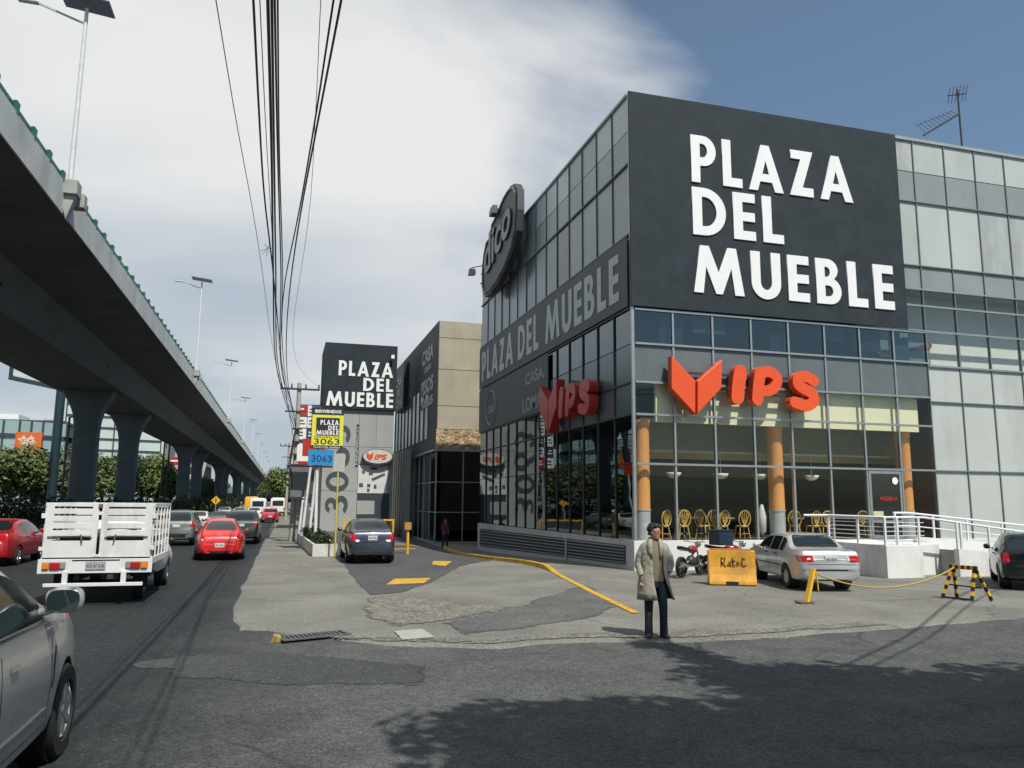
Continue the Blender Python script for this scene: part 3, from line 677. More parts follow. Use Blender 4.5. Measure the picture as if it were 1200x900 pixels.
# structure behind the skin: floors, roof, rear walls, base
IN = mat('interior_grey', (.30, .31, .30), .8, var=.05); INW = mat('interior_white', (.62, .62, .58), .8, var=.05)
INB = mat('interior_brown', (.035, .022, .016), .7, var=.15); CREAM = mat('cream_bulkhead', (.80, .74, .50), .7, var=.03)
bx('roof', (CX+.12, CY+.12, BH-.3), (XE, YE-.02, BH-.08), CONC, bd)
bx('floor_slab', (CX+.12, CY+.12, .75), (XE-.01, YE-.02, .93), mat('floor_tiles', (.20, .15, .11), .4), bd)
bx('floor_slab', (CX+.12, CY+.12, 6.25), (XE-.01, YE-.02, 7.4), IN, bd)
bx('floor_slab', (CX+.12, CY+.12, 10.45), (XE-.01, YE-.02, 11.25), IN, bd)
bx('ceiling', (CX+.7, CY+.9, 5.0), (XE-10.5, YE-.5, 5.1), mat('ceiling_beige', (.50, .43, .28), .8), bd)
bx('bulkhead', (CX+.95, CY+.24, 4.90), (CX+MOD*8-.4, CY+.36, 6.22), CREAM, bd)
bx('bulkhead', (CX+.5, CY+.9, 3.95), (CX+MOD*8-.4, CY+5, 4.0), mat('soffit_olive', (.48, .41, .25), .8), bd)
bx('rear_wall', (CX+.3, YE-.3, .0), (XE, YE, BH-.3), CONC, bd)
bx('end_wall', (XE-.02, CY+.1, -.2), (XE+.2, YE, BH-.05), CONC, bd)
bx('interior_wall', (CX+2, CY+9, .93), (XE-10.5, CY+9.2, 6.2), INB, bd)
bx('interior_wall', (XE-13.5, CY+.2, .93), (XE-13.3, CY+9, 6.2), mat('interior_red', (.12, .03, .015), .7), bd)
bx('interior_wall', (CX+10, CY+1.1, 7.4), (XE-4.6, CY+1.25, 10.45), INW, bd); bx('interior_wall', (CX+3, CY+3.8, 7.4), (CX+9.9, CY+3.95, 10.45), IN, bd)
bx('interior_wall', (CX+1.8, CY+2.1, 7.4), (CX+1.95, YE-1, 10.4), IN, bd)
st_ = MB(); st_.bar((CX+10.5, CY+1.05, 7.8), (CX+13.5, CY+1.05, 8.5), .05, .16); st_.build('stair_stringer', mat('stair_red', (.35, .12, .09), .6), bd)
bx('back_structure', (CX+.2, CY+.2, 11.3), (XE-.2, YE-.4, 16.2), IN, bd)
# base plinth
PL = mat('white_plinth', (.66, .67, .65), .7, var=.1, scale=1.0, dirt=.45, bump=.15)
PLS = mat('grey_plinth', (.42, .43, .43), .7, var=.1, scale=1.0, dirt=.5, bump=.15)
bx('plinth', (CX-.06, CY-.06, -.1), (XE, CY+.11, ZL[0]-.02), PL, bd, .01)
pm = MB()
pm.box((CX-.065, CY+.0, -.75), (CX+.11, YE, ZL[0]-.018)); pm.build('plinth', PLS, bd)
v = MB()
a0, a1 = 24.4, 44.6
lo = lambda y: .16-.5*sst((y-24)/21); hi = lambda y: .78-.12*sst((y-24)/21)
v.add([(CX-.07, a0, lo(a0)), (CX-.07, a1, lo(a1)), (CX-.07, a1, hi(a1)), (CX-.07, a0, hi(a0))], [(0, 1, 2, 3)]); v.build('vent_recess', mat('vent_dark', (.03, .035, .04), .7), bd)
v = MB()
for k in range(6):
    t0 = (k+.5)/6
    v.add([(CX-.075-dx_, y_, lo(y_)+(hi(y_)-lo(y_))*t0+dz_) for y_ in (a0, a0+(a1-a0)*.5, a1) for dx_, dz_ in ((0, .018), (.045, -.018), (0, -.03))], [(0, 1, 4, 3), (1, 2, 5, 4), (3, 4, 7, 6), (4, 5, 8, 7)])
v.build('vent_louvre', mat('vent_grey', (.13, .14, .145), .5), bd)
bx('vent_divider', (CX-.13, 30.0, -.25), (CX-.06, 30.12, .8), PLS, bd)
# restaurant columns
def rcol(x, y):
    c = MB(); c.lathe([(.27, .93), (.27, 1.9), (.29, 1.92), (.29, 1.98)], 24, c=(x, y, 0)); c.build('column_base', PLS, bd, smooth=40)
    c = MB(); c.lathe([(.27, 1.985), (.27, 4.7), (.30, 4.78), (.30, 4.95)], 24, c=(x, y, 0)); c.build('restaurant_column', mat('orange_column', (.80, .34, .10), .55, var=.05), bd, smooth=40)
rcol(CX+.50, CY+.48); rcol(CX+5.75, CY+.55); rcol(CX+11.35, CY+.6); rcol(CX+.55, CY+6.2); rcol(CX+.55, CY+12)
bx('soffit_beam', (CX+.9, CY+1.6, 3.75), (XE-13.6, CY+1.75, 4.99), mat('beam_olive', (.40, .34, .20), .8, var=.1), bd); bx('soffit_beam', (CX+.9, CY+3.4, 3.2), (XE-13.6, CY+3.5, 3.7), mat('beam_brown', (.16, .11, .06), .8, var=.1), bd)
# blinds and boxes behind the first floor windows
for k, (xx, ww, z0_, z1_, m_b) in enumerate(((12.2, .9, 7.6, 8.6, IN), (13.5, 1.3, 8.1, 8.7, INW), (16.6, .8, 7.55, 8.3, IN), (18.7, 1.1, 8.2, 8.7, INW), (20.1, 1.3, 7.9, 8.7, IN), (21.8, .9, 7.6, 8.7, INW))): bx('window_blind', (xx, CY+.25, z0_), (xx+ww, CY+.29, z1_), m_b, bd)
# pendant lamps
for i, xx in enumerate((11.8, 13.0, 14.85, 16.45, 18.6)):
    l = MB(); l.lathe([(.02, 3.2), (.10, 3.04), (.20, 3.10), (.27, 3.22), (.25, 3.23), (.02, 3.12)], 16, c=(xx, CY+.95, 0)); o = l.build('bowl_lamp', mat('lamp_bowl', (.75, .75, .7), .4), bd, smooth=True)
    MB().tube([(xx, CY+.95, 3.15), (xx, CY+.95, 3.97)], .012, 5).build('lamp_rod', STEEL, bd)
# door
dr0, dr1 = CX+MOD*6+.06, CX+MOD*7-.06
dm = MB(); dm.box((dr0, CY-.02, .98), (dr0+.09, CY+.06, 3.42)); dm.box((dr1-.09, CY-.02, .98), (dr1, CY+.06, 3.42)); dm.box((dr0+.09, CY-.02, 3.3), (dr1-.09, CY+.06, 3.42)); dm.box((dr0+.09, CY-.02, .98), (dr1-.09, CY+.06, 1.08)); dm.box((dr0+.09, CY-.02, 1.55), (dr1-.09, CY+.06, 1.63))
dro = dm.build('door', ALU, bd)
bx('pane', (dr0+.09, CY+.01, 1.08), (dr1-.09, CY+.025, 3.3), GDRK, dro)
s_ = MB(); s_.lathe([(.13, 0), (.13, .006)], 20, axis='y', c=(dr1-.28, CY-.02, 3.05)); s_.build('round_sticker', WHITE, dro)
bx('notice', (dr0+.12, CY-.004, 1.7), (dr0+.55, CY+.005, 1.95), mat('notice_cream', (.55, .52, .3), .6), dro)
text('PIZZERIA', (dr0+.45, CY-.004, 2.35), (1, 0, 0), (0, 0, 1), .16, mat('red_lettering', (.5, .02, .02), .5), dro, .004, .004, width=.75)
# roof antenna and its stays
an = thing('roof_antenna', 'thin rooftop antenna mast with yagi arms above the pale panels', 'antenna', (onY(1127, 168, 26.5).x, 26.5, BH-.1))
MB().tube([(0, 0, 0), (0, 0, 4.55)], .045, 6).build('mast', DKFRAME, an)
y_ = MB(); y_.bar((-.6, 0, 4.15), (.6, .1, 4.5), .04)
for k in range(6): c_ = Vector((-.5+.2*k, 0, 4.18+.06*k)); y_.bar(c_+Vector((-.22, -.3, .22)), c_+Vector((.22, .3, -.22)), .022)
y_.build('yagi', DKFRAME, an)
y_ = MB(); y_.bar((-2.3, -.2, 1.9), (-.02, 0, 3.35), .08)
for k in range(10): t = k/9; y_.bar((-2.2+1.9*t, -.2, 2.05+1.15*t), (-2.35+1.9*t, .1, 2.55+.95*t), .018)
y_.bar((-2.35, .1, 2.5), (-.25, .1, 3.5), .02); y_.build('stay_arm', DKFRAME, an)
# ---------------------------------------------------------------- signs on the main building
U, V3 = Vector((1, 0, 0)), Vector((0, 0, 1))
sg = thing('wall_sign', 'huge charcoal panel with white words PLAZA DEL MUEBLE on the sunlit corner', 'sign', (CX, CY, 8.8)); sg.location = (0, 0, 0)
p_ = MB(); p_.box((CX-.05, CY-.10, 8.80), (22.42, CY-.04, BH+.02)); p_.build('panel', DKSIGN, sg)
LW = mat('sign_white', (.80, .80, .79), .5, var=.03, dirt=.1)
word('PLAZA', (13.40, CY-.101, 13.50), U, V3, 1.78, 6.83, LW, sg, .045, .16)
word('DEL', (13.40, CY-.101, 11.55), U, V3, 1.76, 3.70, LW, sg, .045, .17)
word('MUEBLE', (13.37, CY-.101, 9.45), U, V3, 1.72, 8.46, LW, sg, .045, .17)
sg2 = thing('restaurant_sign', 'orange book shaped V with letters IPS above the sunlit restaurant windows', 'sign'); 
def leaf_poly(pts, y0_, y1_): return MB().prism([(onY(a, b, y0_).x, onY(a, b, y0_).z) for a, b in pts], 'y', y0_, y1_)
ys_ = CY-.45
leaf_poly([(787, 416.5), (815, 446), (815, 485.5), (787, 455)], ys_, CY-.15).build('letter', ORANGE, sg2, bevel=.02)
leaf_poly([(846.5, 421), (845.5, 455), (817.5, 485), (817.5, 446.5)], ys_, CY-.15).build('letter', ORANGE, sg2, bevel=.02)
def blob_letter(path, r_, xc, y0_, y1_, parent, m, dirs='R'):
    """fat rounded stroke letter: outline of a thick path"""
    L_ = []; Rr = []; n = len(path)
    P2 = [Vector(p) for p in path]
    for i, p in enumerate(P2):
        d = (P2[min(i+1, n-1)]-P2[max(i-1, 0)]).normalized(); nn = Vector((-d.y, d.x)); q = r_[i] if isinstance(r_, list) else r_
        L_.append(p+nn*q); Rr.append(p-nn*q)
    d0 = (P2[1]-P2[0]).normalized(); d1 = (P2[-1]-P2[-2]).normalized(); q0 = r_[0] if isinstance(r_, list) else r_; q1 = r_[-1] if isinstance(r_, list) else r_
    def cap(c, d, q): 
        a = math.atan2(d.y, d.x); return [c+Vector((math.cos(a+R(60-30*k)), math.sin(a+R(60-30*k))))*q for k in range(5)]
    poly = L_ + cap(P2[-1], d1, q1) + Rr[::-1] + cap(P2[0], -d0, q0)
    return [(p.x, p.y) for p in poly]
def smooth_path(pts, n=6):
    out = []; P2 = [Vector(p) for p in pts]; P2 = [P2[0]*2-P2[1]]+P2+[P2[-1]*2-P2[-2]]
    for i in range(1, len(P2)-2):
        for k in range(n):
            t = k/n; a, b, c, d = P2[i-1:i+3]
            out.append(.5*((2*b)+(-a+c)*t+(2*a-5*b+4*c-d)*t*t+(-a+3*b-3*c+d)*t**3))
    return out+[P2[-2]]
def vips_letters(org, u, v, sx_, sz_, m, parent, depth):
    """rounded slanted letters I P S in a unit box sx_ wide, sz_ tall"""
    LT = [([(.085, .26), (.10, .52), (.125, .80)], .068, None),
          ([(.300, .24), (.315, .52), (.340, .80)], .060, None),
          ([(.345, .79), (.43, .84), (.515, .76), (.525, .62), (.47, .47), (.38, .42)], .052, None),
          ([(.94, .70), (.86, .78), (.775, .75), (.755, .62), (.82, .52), (.91, .43), (.93, .28), (.85, .16), (.71, .22)], .056, None)]
    F = frame(None, org, u, v)
    for k, (pth, rr, _) in enumerate(LT):
        pp = [Vector((a*sx_, b*sz_)) for a, b in smooth_path(pth, 5)]
        pl = blob_letter(pp, rr*sx_, 0, 0, 0, parent, m)
        if k == 2: stem = pl; 
        me = MB().prism(pl, 'z', 0.0 if k != 2 else -.004, depth if k != 2 else depth-.004).mesh('letter')
        bm = bmesh.new(); bm.from_mesh(me); big_ = [f for f in bm.faces if len(f.verts) > 4]; bmesh.ops.triangulate(bm, faces=big_); bm.to_mesh(me); bm.free()
        me.transform(F); link('letter', me, m, parent)
vips_letters((14.45, CY-.15, 5.34), U, V3, 3.62, 1.66, ORANGE, sg2, .3)
# dark mounting rails behind the letters
bx('mounting_rail', (12.9, CY-.149, 5.95), (18.0, CY-.06, 6.02), DKFRAME, sg2); bx('mounting_rail', (12.9, CY-.149, 6.55), (18.0, CY-.06, 6.62), DKFRAME, sg2)
# left facade banner
UL = Vector((0, -1, 0))
bn = thing('facade_banner', 'long dark banner with grey words PLAZA DEL MUEBLE along the shaded facade', 'banner')
GREYL = mat('banner_grey_letters', (.46, .52, .54), .6, var=.05)
BAN = mat('banner_dark', (.050, .064, .073), .55, var=.15, scale=.6)
bx('banner_sheet', (CX-.10, CY+.12, 8.82), (CX-.05, YE-.05, 11.27), BAN, bn)
word('PLAZA', (CX-.101, 44.5, 9.18), UL, V3, 1.75, 6.6, GREYL, bn, .015, .16)
word('DEL', (CX-.101, 37.0, 9.18), UL, V3, 1.72, 3.3, GREYL, bn, .015, .17)
word('MUEBLE', (CX-.101, 32.7, 9.18), UL, V3, 1.70, 8.1, GREYL, bn, .015, .17)
b2 = thing('lower_banner', 'dark square banner with round emblem and words CASA and LOMAS on shaded facade', 'banner')
bx('banner_sheet', (CX-.09, 32.4, 6.24), (CX-.05, YE-.05, 8.70), BAN, b2)
GR2 = mat('banner_dim_letters', (.24, .27, .29), .6)
text('.CASA.', (CX-.091, 36.0, 7.75), UL, V3, .75, GR2, b2, .01, .02, width=3.2); text('LOMAS', (CX-.091, 36.2, 6.45), UL, V3, .95, GR2, b2, .01, .02, width=3.5)
e_ = MB(); ring_ = []
e_.tube([(CX-.095, 42.3+1.05*math.cos(2*math.pi*k/32), 7.4+.95*math.sin(2*math.pi*k/32)) for k in range(32)], .05, 5, closed=True); e_.build('emblem_ring', GR2, b2)
text('CASA', (CX-.091, 43.05, 7.15), UL, V3, .55, GR2, b2, .01, .02, width=1.5, name='emblem_lettering')
REDS = mat('red_sign', (.42, .03, .02), .4, coat=.2)
sg3 = thing('restaurant_sign', 'deep red restaurant letters seen edge on along the shaded left facade', 'sign')
def leafL(pts): return MB().prism(pts, 'x', CX-.50, CX-.12)
leafL([(32.3, 7.2), (31.2, 6.4), (31.2, 5.05), (32.3, 6.1)]).build('letter', REDS, sg3, bevel=.02)
leafL([(30.1, 7.2), (31.12, 6.4), (31.12, 5.05), (30.1, 6.1)]).build('letter', REDS, sg3, bevel=.02)
vips_letters((CX-.12, 29.95, 5.35), UL, V3, 3.5, 1.5, REDS, sg3, .38)
bx('mounting_rail', (CX-.119, 26.5, 5.95), (CX-.06, 31.8, 6.03), DKFRAME, sg3)
# big dark sign board with rounded outline on the far left corner of the roof
dc = thing('roof_sign_board', 'tall rounded dark board with brushed grey letters dico above the shaded roofline', 'sign')
dx0 = CX-.75
outl = [(603, 215), (606.5, 222), (606.5, 245), (605, 270), (601, 292), (592, 315), (583, 332), (575, 343), (568, 348), (565, 341), (565, 320), (567, 300), (570, 285), (575, 278), (577, 262), (583, 250), (586, 242), (592, 228), (598, 218)]
pts = [onX(a, b, dx0) for a, b in outl]
DCM = mat('dico_dark', (.045, .047, .05), .5, var=.1); DCG = mat('dico_grey', (.16, .165, .17), .4, .3, var=.2, scale=2)
MB().prism([(p.y, p.z) for p in pts], 'x', dx0, dx0+.35).build('board', DCM, dc)
cyy = sum(p.y for p in pts)/len(pts); czz = sum(p.z for p in pts)/len(pts)
MB().tube([(dx0-.02, cyy+(p.y-cyy)*.93, czz+(p.z-czz)*.93) for p in pts], .07, 5, closed=True).build('border_ring', DCG, dc)
a_ = onX(569, 325, dx0); b_ = onX(603, 262, dx0); uu = (b_-a_); ln = uu.length; uu.normalize(); vv = Vector((0, -uu.z, uu.y)); vv = vv if vv.z > 0 else -vv
text('dico', tuple(a_+Vector((-.03, 0, .0))), uu, Vector((0, 0, 1)), 2.9, DCG, dc, .08, .06, width=ln*.92)
fr_ = MB()
for yy in (38.5, 41.5, 44.0): fr_.bar((dx0+.35, yy, 15.0), (CX+.6, yy, 16.3), .07); fr_.bar((dx0+.35, yy, 17.0 if yy < 43 else 15.6), (CX+2.0, yy-.8, BH-.1), .06)
fr_.build('support_frame', DKFRAME, dc)
fl = thing('floodlight', 'boxy floodlight on the face of the rounded roof sign board', 'floodlight', tuple(onX(583, 250, dx0)), 0, 'floodlights on the roof edge')
MB().box((-.38, -.35, -.12), (-.05, .35, .16)).box((-.34, -.30, .16), (-.08, .30, .34)).build('housing', mat('flood_grey', (.10, .105, .11), .4), fl); MB().box((-.06, -.1, -.1), (.35, .1, .1)).build('bracket', DKFRAME, fl)
p = onX(553, 319, CX-.9)
fl2 = thing('floodlight', 'small floodlight hanging from an arm at the far end of the shaded facade', 'floodlight', tuple(p), 0, 'floodlights on the roof edge')
MB().prism([(-.2, -.2), (.2, -.15), (.18, .15), (-.15, .2)], 'y', -.2, .2).build('housing', DKFRAME, fl2)
MB().bar((0, 0, .28), (1.0, -.2, .5), .05).build('arm', DKFRAME, fl2)
# ================================================================== ENTRANCE LANDING AND RAMP
rp = thing('entrance_ramp', 'white masonry landing and ramp in front of the restaurant entrance', 'ramp')
RW = mat('ramp_white', (.70, .70, .68), .75, var=.08, scale=1.4, dirt=.5, bump=.2)
YR = 19.95
bx('landing', (17.5, YR, -.1), (18.85, CY-.07, .97), RW, rp, .01)
bx('landing', (18.855, YR+.75, -.1), (20.2, CY-.07, .955), RW, rp, .01)  # set back as a notch, shaped so the ramp wall end shades it
m_ = MB(); m_.prism([(20.205, -.1), (29.5, -.1), (29.5, .06), (20.205, .84)], 'y', YR, YR+.18); m_.build('ramp_wall', RW, rp)
m_ = MB(); m_.prism([(20.205, -.1), (29.5, -.1), (29.5, .02), (20.205, .80)], 'y', YR+.185, 21.6); m_.build('ramp_floor', CONC, rp)
m_ = MB(); m_.prism([(20.205, -.1), (33.5, -.1), (33.5, .25), (20.205, 1.15)], 'y', 21.605, 21.8); m_.build('ramp_wall', RW, rp)
for k in range(4): bx('step', (17.5-.3*(k+1), 21.4, -.1), (17.5-.3*k-.003, CY-.07, .97-.2*(k+1)), RW, rp)
WR = mat('white_rail', (.72, .74, .74), .35, var=.04)
rl = thing('handrail', 'white tubular handrail on the landing and down the near side of the ramp', 'handrail')
tz = lambda x: 1.80 if x < 19.0 else 1.80-.115*(x-19.0)
bz = lambda x: .97 if x < 19.0 else (.955 if x < 20.2 else .84-.084*(x-20.2))
m_ = MB(); m_.tube([(16.6, 22.6, 1.82), (17.55, 22.6, 1.82), (17.55, YR+.07, 1.80), (19.0, YR+.07, 1.80), (29, YR+.07, tz(29))], .035, 8)
m_.tube([(17.55, YR+.07, 1.74), (17.55, 22.6, 1.74)], .02, 6); m_.build('top_rail', WR, rl, smooth=50)
for xx, yy in ((17.55, YR+.07), (18.0, YR+.07), (18.8, YR+.07), (20.25, YR+.07), (20.4, YR+.07), (21.5, YR+.07), (22.6, YR+.07), (24.2, YR+.07), (25.8, YR+.07), (27.4, YR+.07), (17.55, 22.6), (17.55, 21.2)):
    MB().bar((xx, yy, bz(xx)-.01), (xx, yy, tz(xx)), .06).build('post', WR, rl)
for k in range(5):
    MB().tube([(17.55, 22.6, 1.12+.13*k), (17.55, YR+.07, 1.12+.13*k), (19.0, YR+.07, 1.12+.13*k)], .011, 5).build('rod', WR, rl)
rl2 = thing('handrail', 'second white handrail of the ramp, behind, next to the pale panels', 'handrail')
t2 = lambda x: 1.92-.085*(x-20)
m_ = MB(); m_.tube([(19.4, 21.7, 1.92), (20, 21.7, 1.92), (31, 21.7, t2(31))], .035, 8); m_.tube([(19.4, 21.7, 1.5), (20, 21.7, 1.5), (31, 21.7, t2(31)-.42)], .02, 8); m_.build('top_rail', WR, rl2, smooth=50)
for xx in (19.45, 21.0, 22.4, 23.9, 25.4, 27, 29): MB().bar((xx, 21.7, 1.15-.068*max(0, xx-20.2)-.03 if xx > 20.2 else .95), (xx, 21.7, t2(xx) if xx > 20 else 1.92), .055).build('post', WR, rl2)
# ================================================================== SECOND BUILDING
B2 = thing('furniture_showroom', 'beige concrete showroom with stone band and glazed ground floor behind the plaza', 'building')
bX, bY, bH = 9.73, 52.0, 14.5
BEI = mat('beige_concrete', (.36, .325, .245), .8, var=.14, scale=.5, bump=.2, bscale=10, dirt=.3)
B2D = mat('showroom_dark_wall', (.055, .062, .065), .7, var=.12, scale=.5)
bx('body', (bX+.05, bY+.05, 5.65), (34, 74, bH-.05), BEI, B2)
for z0, z1 in ((7.05, 8.6), (8.64, 11.1), (11.14, 13.3), (13.34, bH)):
    for x0 in range(8): bx('wall_panel', (bX+x0*3.0+.015, bY-.02, z0), (bX+(x0+1)*3.0-.015, bY+.045, z1), BEI, B2)
bx('side_wall', (bX-.02, bY+.0, 10.6), (bX+.045, 74, bH), B2D, B2)
bx('side_wall', (bX-.02, bY+.0, 5.65), (bX+.045, 55.2, 10.59), B2D, B2)
bx('side_wall', (bX-.02, 55.21, 5.65), (bX+.045, 74, 6.6), B2D, B2)
def stone_mat():
    m = bpy.data.materials.new('stone_band'); m.use_nodes = True; t = m.node_tree; b = t.nodes['Principled BSDF']; L = t.links.new
    co = t.nodes.new('ShaderNodeTexCoord'); v = t.nodes.new('ShaderNodeTexVoronoi'); v.inputs['Scale'].default_value = 3.2; L(co.outputs['Object'], v.inputs['Vector'])
    r_ = t.nodes.new('ShaderNodeValToRGB'); r_.color_ramp.elements[0].color = (.20, .13, .06, 1); r_.color_ramp.elements[1].color = (.55, .42, .24, 1)
    s_ = t.nodes.new('ShaderNodeSeparateColor'); L(v.outputs['Color'], s_.inputs[0]); L(s_.outputs[0], r_.inputs[0]); L(r_.outputs[0], b.inputs['Base Color'])
    v2 = t.nodes.new('ShaderNodeTexVoronoi'); v2.feature = 'DISTANCE_TO_EDGE'; v2.inputs['Scale'].default_value = 3.2; L(co.outputs['Object'], v2.inputs['Vector'])
    bp = t.nodes.new('ShaderNodeBump'); bp.inputs['Distance'].default_value = .1; L(v2.outputs[0], bp.inputs['Height']); L(bp.outputs[0], b.inputs['Normal'])
    return m
bx('stone_band', (bX-.06, bY-.12, 5.65), (34, bY+.045, 7.0), stone_mat(), B2)
bx('canopy_edge', (bX-.25, bY-.35, 5.52), (34, 70, 5.64), ALU, B2)
for k in range(9):
    y0_ = 55.6+k*1.95
    f_ = bx('window', (bX-.01, y0_, 6.65), (bX+.03, y0_+1.55, 10.55), LP3, B2)
for k in range(10): bx('window_pier', (bX-.06, 55.22+k*1.95, 6.61), (bX+.04, 55.55+k*1.95, 10.585), mat('pier_grey', (.085, .095, .10), .6), B2)
GB2 = glass('showroom_glass', (.10, .12, .12), .02, 1.0, .02)
bx('plinth', (bX-.05, bY-.05, -.9), (34, 70, -.45), CONC, B2)
for i in range(8):
    for z0, z1 in ((-.45, 1.45), (1.5, 3.45), (3.5, 5.5)):
        bx('window', (bX+i*1.85+.04, bY+.02, z0), (bX+(i+1)*1.85-.04, bY+.035, z1), GB2, B2)
        if i < 7: bx('window', (bX+.02, bY+i*2.3+.04, z0), (bX+.035, bY+(i+1)*2.3-.04, z1), GB2, B2)
    MB().box((bX+i*1.85-.04, bY-.03, -.45), (bX+i*1.85+.04, bY+.06, 5.52)).build('mullion', ALU, B2)
    if i: MB().box((bX-.03, bY+i*2.3-.04, -.45), (bX+.06, bY+i*2.3+.04, 5.52)).build('mullion', ALU, B2)
for z in (1.475, 3.475): bx('transom', (bX+.05, bY-.02, z-.03), (25, bY+.01, z+.03), ALU, B2); bx('transom', (bX-.02, bY+.05, z-.03), (bX+.01, 68, z+.03), ALU, B2)
MB().lathe([(.32, -.4), (.32, 5.5)], 16, c=(bX+1.1, bY+1.6, 0)).build('inner_column', mat('yellow_column', (.45, .38, .14), .6), B2)
bx('showroom_back', (bX+.4, bY+7, -.5), (33, bY+7.2, 5.6), mat('showroom_back', (.05, .045, .04), .8), B2)
# grey reflective screen at its left, lower
sc_ = MB(); sc_.box((8.75, 60.3, -.6), (9.3, 70.5, 6.1)); sc_.build('side_screen', mat('screen_metal', (.30, .31, .30), .35, .4, var=.15), B2)
for k in range(8): bx('screen_joint', (8.72, 60.3+k*1.27, -.6), (8.76, 60.36+k*1.27, 6.1), DKFRAME, B2)
GW = mat('sign_grey_white', (.42, .46, .46), .6)
for s_, a, b, px0, px1, bold in (('CASA', 498, 383+25, 498, 514, .04), ('PALACIO', 498, 0, 498, 514, .03)): pass
s3 = thing('wall_lettering', 'grey stacked lettering high on the dark side wall of the showroom', 'sign')
text('CASA', (bX-.024, 58.4, 12.3), UL, V3, 1.5, GW, s3, .04, .04, width=4.6); text('DE LOS', (bX-.024, 57.2, 11.6), UL, V3, .6, GW, s3, .04, .02, width=2.6)
text('PISOS', (bX-.024, 58.6, 10.0), UL, V3, 1.5, GW, s3, .04, .04, width=5.0); text('MUEBLES', (bX-.024, 58.6, 9.0), UL, V3, .85, GW, s3, .04, .03, width=5.0)
s4 = thing('projecting_sign', 'black box sign with pale words on the dark showroom side wall', 'sign')
bx('box', (bX-.45, 65.4, 10.0), (bX-.03, 70.2, 13.9), mat('sign_black', (.012, .014, .016), .5), s4)
text('CASA', (bX-.452, 69.8, 12.2), UL, V3, 1.1, GW, s4, .02, .03, width=3.8); text('DE', (bX-.452, 68.8, 11.3), UL, V3, .8, GW, s4, .02, .02, width=1.9); text('LOMAS', (bX-.452, 69.8, 10.3), UL, V3, .9, GW, s4, .02, .02, width=4.0)
# ================================================================== SIGN TOWER
tw = thing('sign_tower', 'tall grey tower with black top reading PLAZA DEL MUEBLE and number 3063', 'building')
TY = 60.0; TG = mat('tower_grey', (.34, .345, .335), .6, var=.07, scale=.5, dirt=.25)
bx('core', (2.66, TY+.05, -.8), (7.86, TY+5, 9.06), TG, tw)
for i in range(4):
    for z0, z1 in ((-.6, 2.9), (2.93, 6.2), (6.23, 9.04)):
        if i >= 2 and z0 < 0: 
            bx('cladding_panel', (2.66+i*1.3+.012, TY, 2.76), (2.66+(i+1)*1.3-.012, TY+.045, 2.9), TG, tw); continue
        if not (i >= 2 and z0 < 2.95 and z0 > 0): bx('cladding_panel', (2.66+i*1.3+.012, TY, z0), (2.66+(i+1)*1.3-.012, TY+.045, z1), TG, tw)
        else: bx('cladding_panel', (2.66+i*1.3+.012, TY, 4.9), (2.66+(i+1)*1.3-.012, TY+.045, z1), TG, tw)
bx('sign_box', (2.50, TY-.25, 9.06), (7.95, TY+5.1, 14.05), DKSIGN, tw)
YL_ = TY-.251
word('PLAZA', (3.55, YL_, 11.55), U, V3, 1.15, 4.1, LW, tw, .05, .16); word('DEL', (5.42, YL_, 10.45), U, V3, 1.0, 2.25, LW, tw, .05, .17); word('MUEBLE', (2.72, YL_, 9.22), U, V3, 1.1, 5.0, LW, tw, .05, .15)
word('3063', (4.62, TY-.001, 1.2), V3, Vector((-1, 0, 0)), 1.65, 6.6, mat('tower_digits', (.055, .065, .07), .6), tw, .02, .12, name='digit')
bx('strip', (5.06, TY-.012, 4.7), (5.26, TY-.001, 7.9), mat('sign_black', (.012, .014, .016), .5), tw)
text('PERIFERICO', (5.22, TY-.013, 4.85), V3, Vector((-1, 0, 0)), .2, GW, tw, .004, .005, width=2.9)
bx('passage_shade_sheet', (5.30, TY-.006, -.5), (7.7, TY-.001, 2.75), mat('passage_shade', (.035, .045, .055), .5), tw)  # flat dark sheet painted in for the shade of the passage
bx('fascia_panel', (5.30, TY-.03, 1.2), (6.6, TY-.008, 2.2), TG, tw); bx('fascia_panel', (5.3, TY-.03, -.5), (6.35, TY-.008, .8), TG, tw); bx('poster', (5.30, TY-.03, 2.76), (7.5, TY-.002, 4.85), mat('poster_white', (.60, .61, .58), .5, var=.1, scale=2), tw)
PD = mat('poster_dark', (.07, .075, .07), .6)
for a, b, c, d in ((5.6, 4.2, 5.8, 4.45), (6.1, 4.1, 6.4, 4.3), (5.4, 3.2, 5.7, 3.5), (6.0, 3.2, 6.25, 3.45), (6.5, 3.1, 6.7, 3.4), (6.0, 2.85, 6.2, 3.1)): bx('poster_figure', (a, TY-.04, b), (c, TY-.031, d), PD, tw)
MB().prism([(6.4, 3.65), (7.3, 4.1), (7.3, 4.3), (6.3, 3.85)], 'y', TY-.04, TY-.031).build('poster_figure', PD, tw)
bx('poster_stripe', (6.2, TY-.04, 4.5), (6.7, TY-.031, 4.7), REDS, tw)
ov = thing('restaurant_sign', 'small oval pale restaurant sign with red letters on the grey tower', 'sign')
m_ = MB(); m_.prism([(6.68+1.15*math.cos(2*math.pi*k/36), 5.45+.62*math.sin(2*math.pi*k/36)) for k in range(36)], 'y', TY-.40, TY-.02); m_.build('oval_rim', DKFRAME, ov)
m_ = MB(); m_.prism([(6.68+1.08*math.cos(2*math.pi*k/36), 5.50+.52*math.sin(2*math.pi*k/36)) for k in range(36)], 'y', TY-.43, TY-.401); m_.build('oval_face', mat('oval_pale', (.55, .55, .50), .4), ov)
m_ = MB()
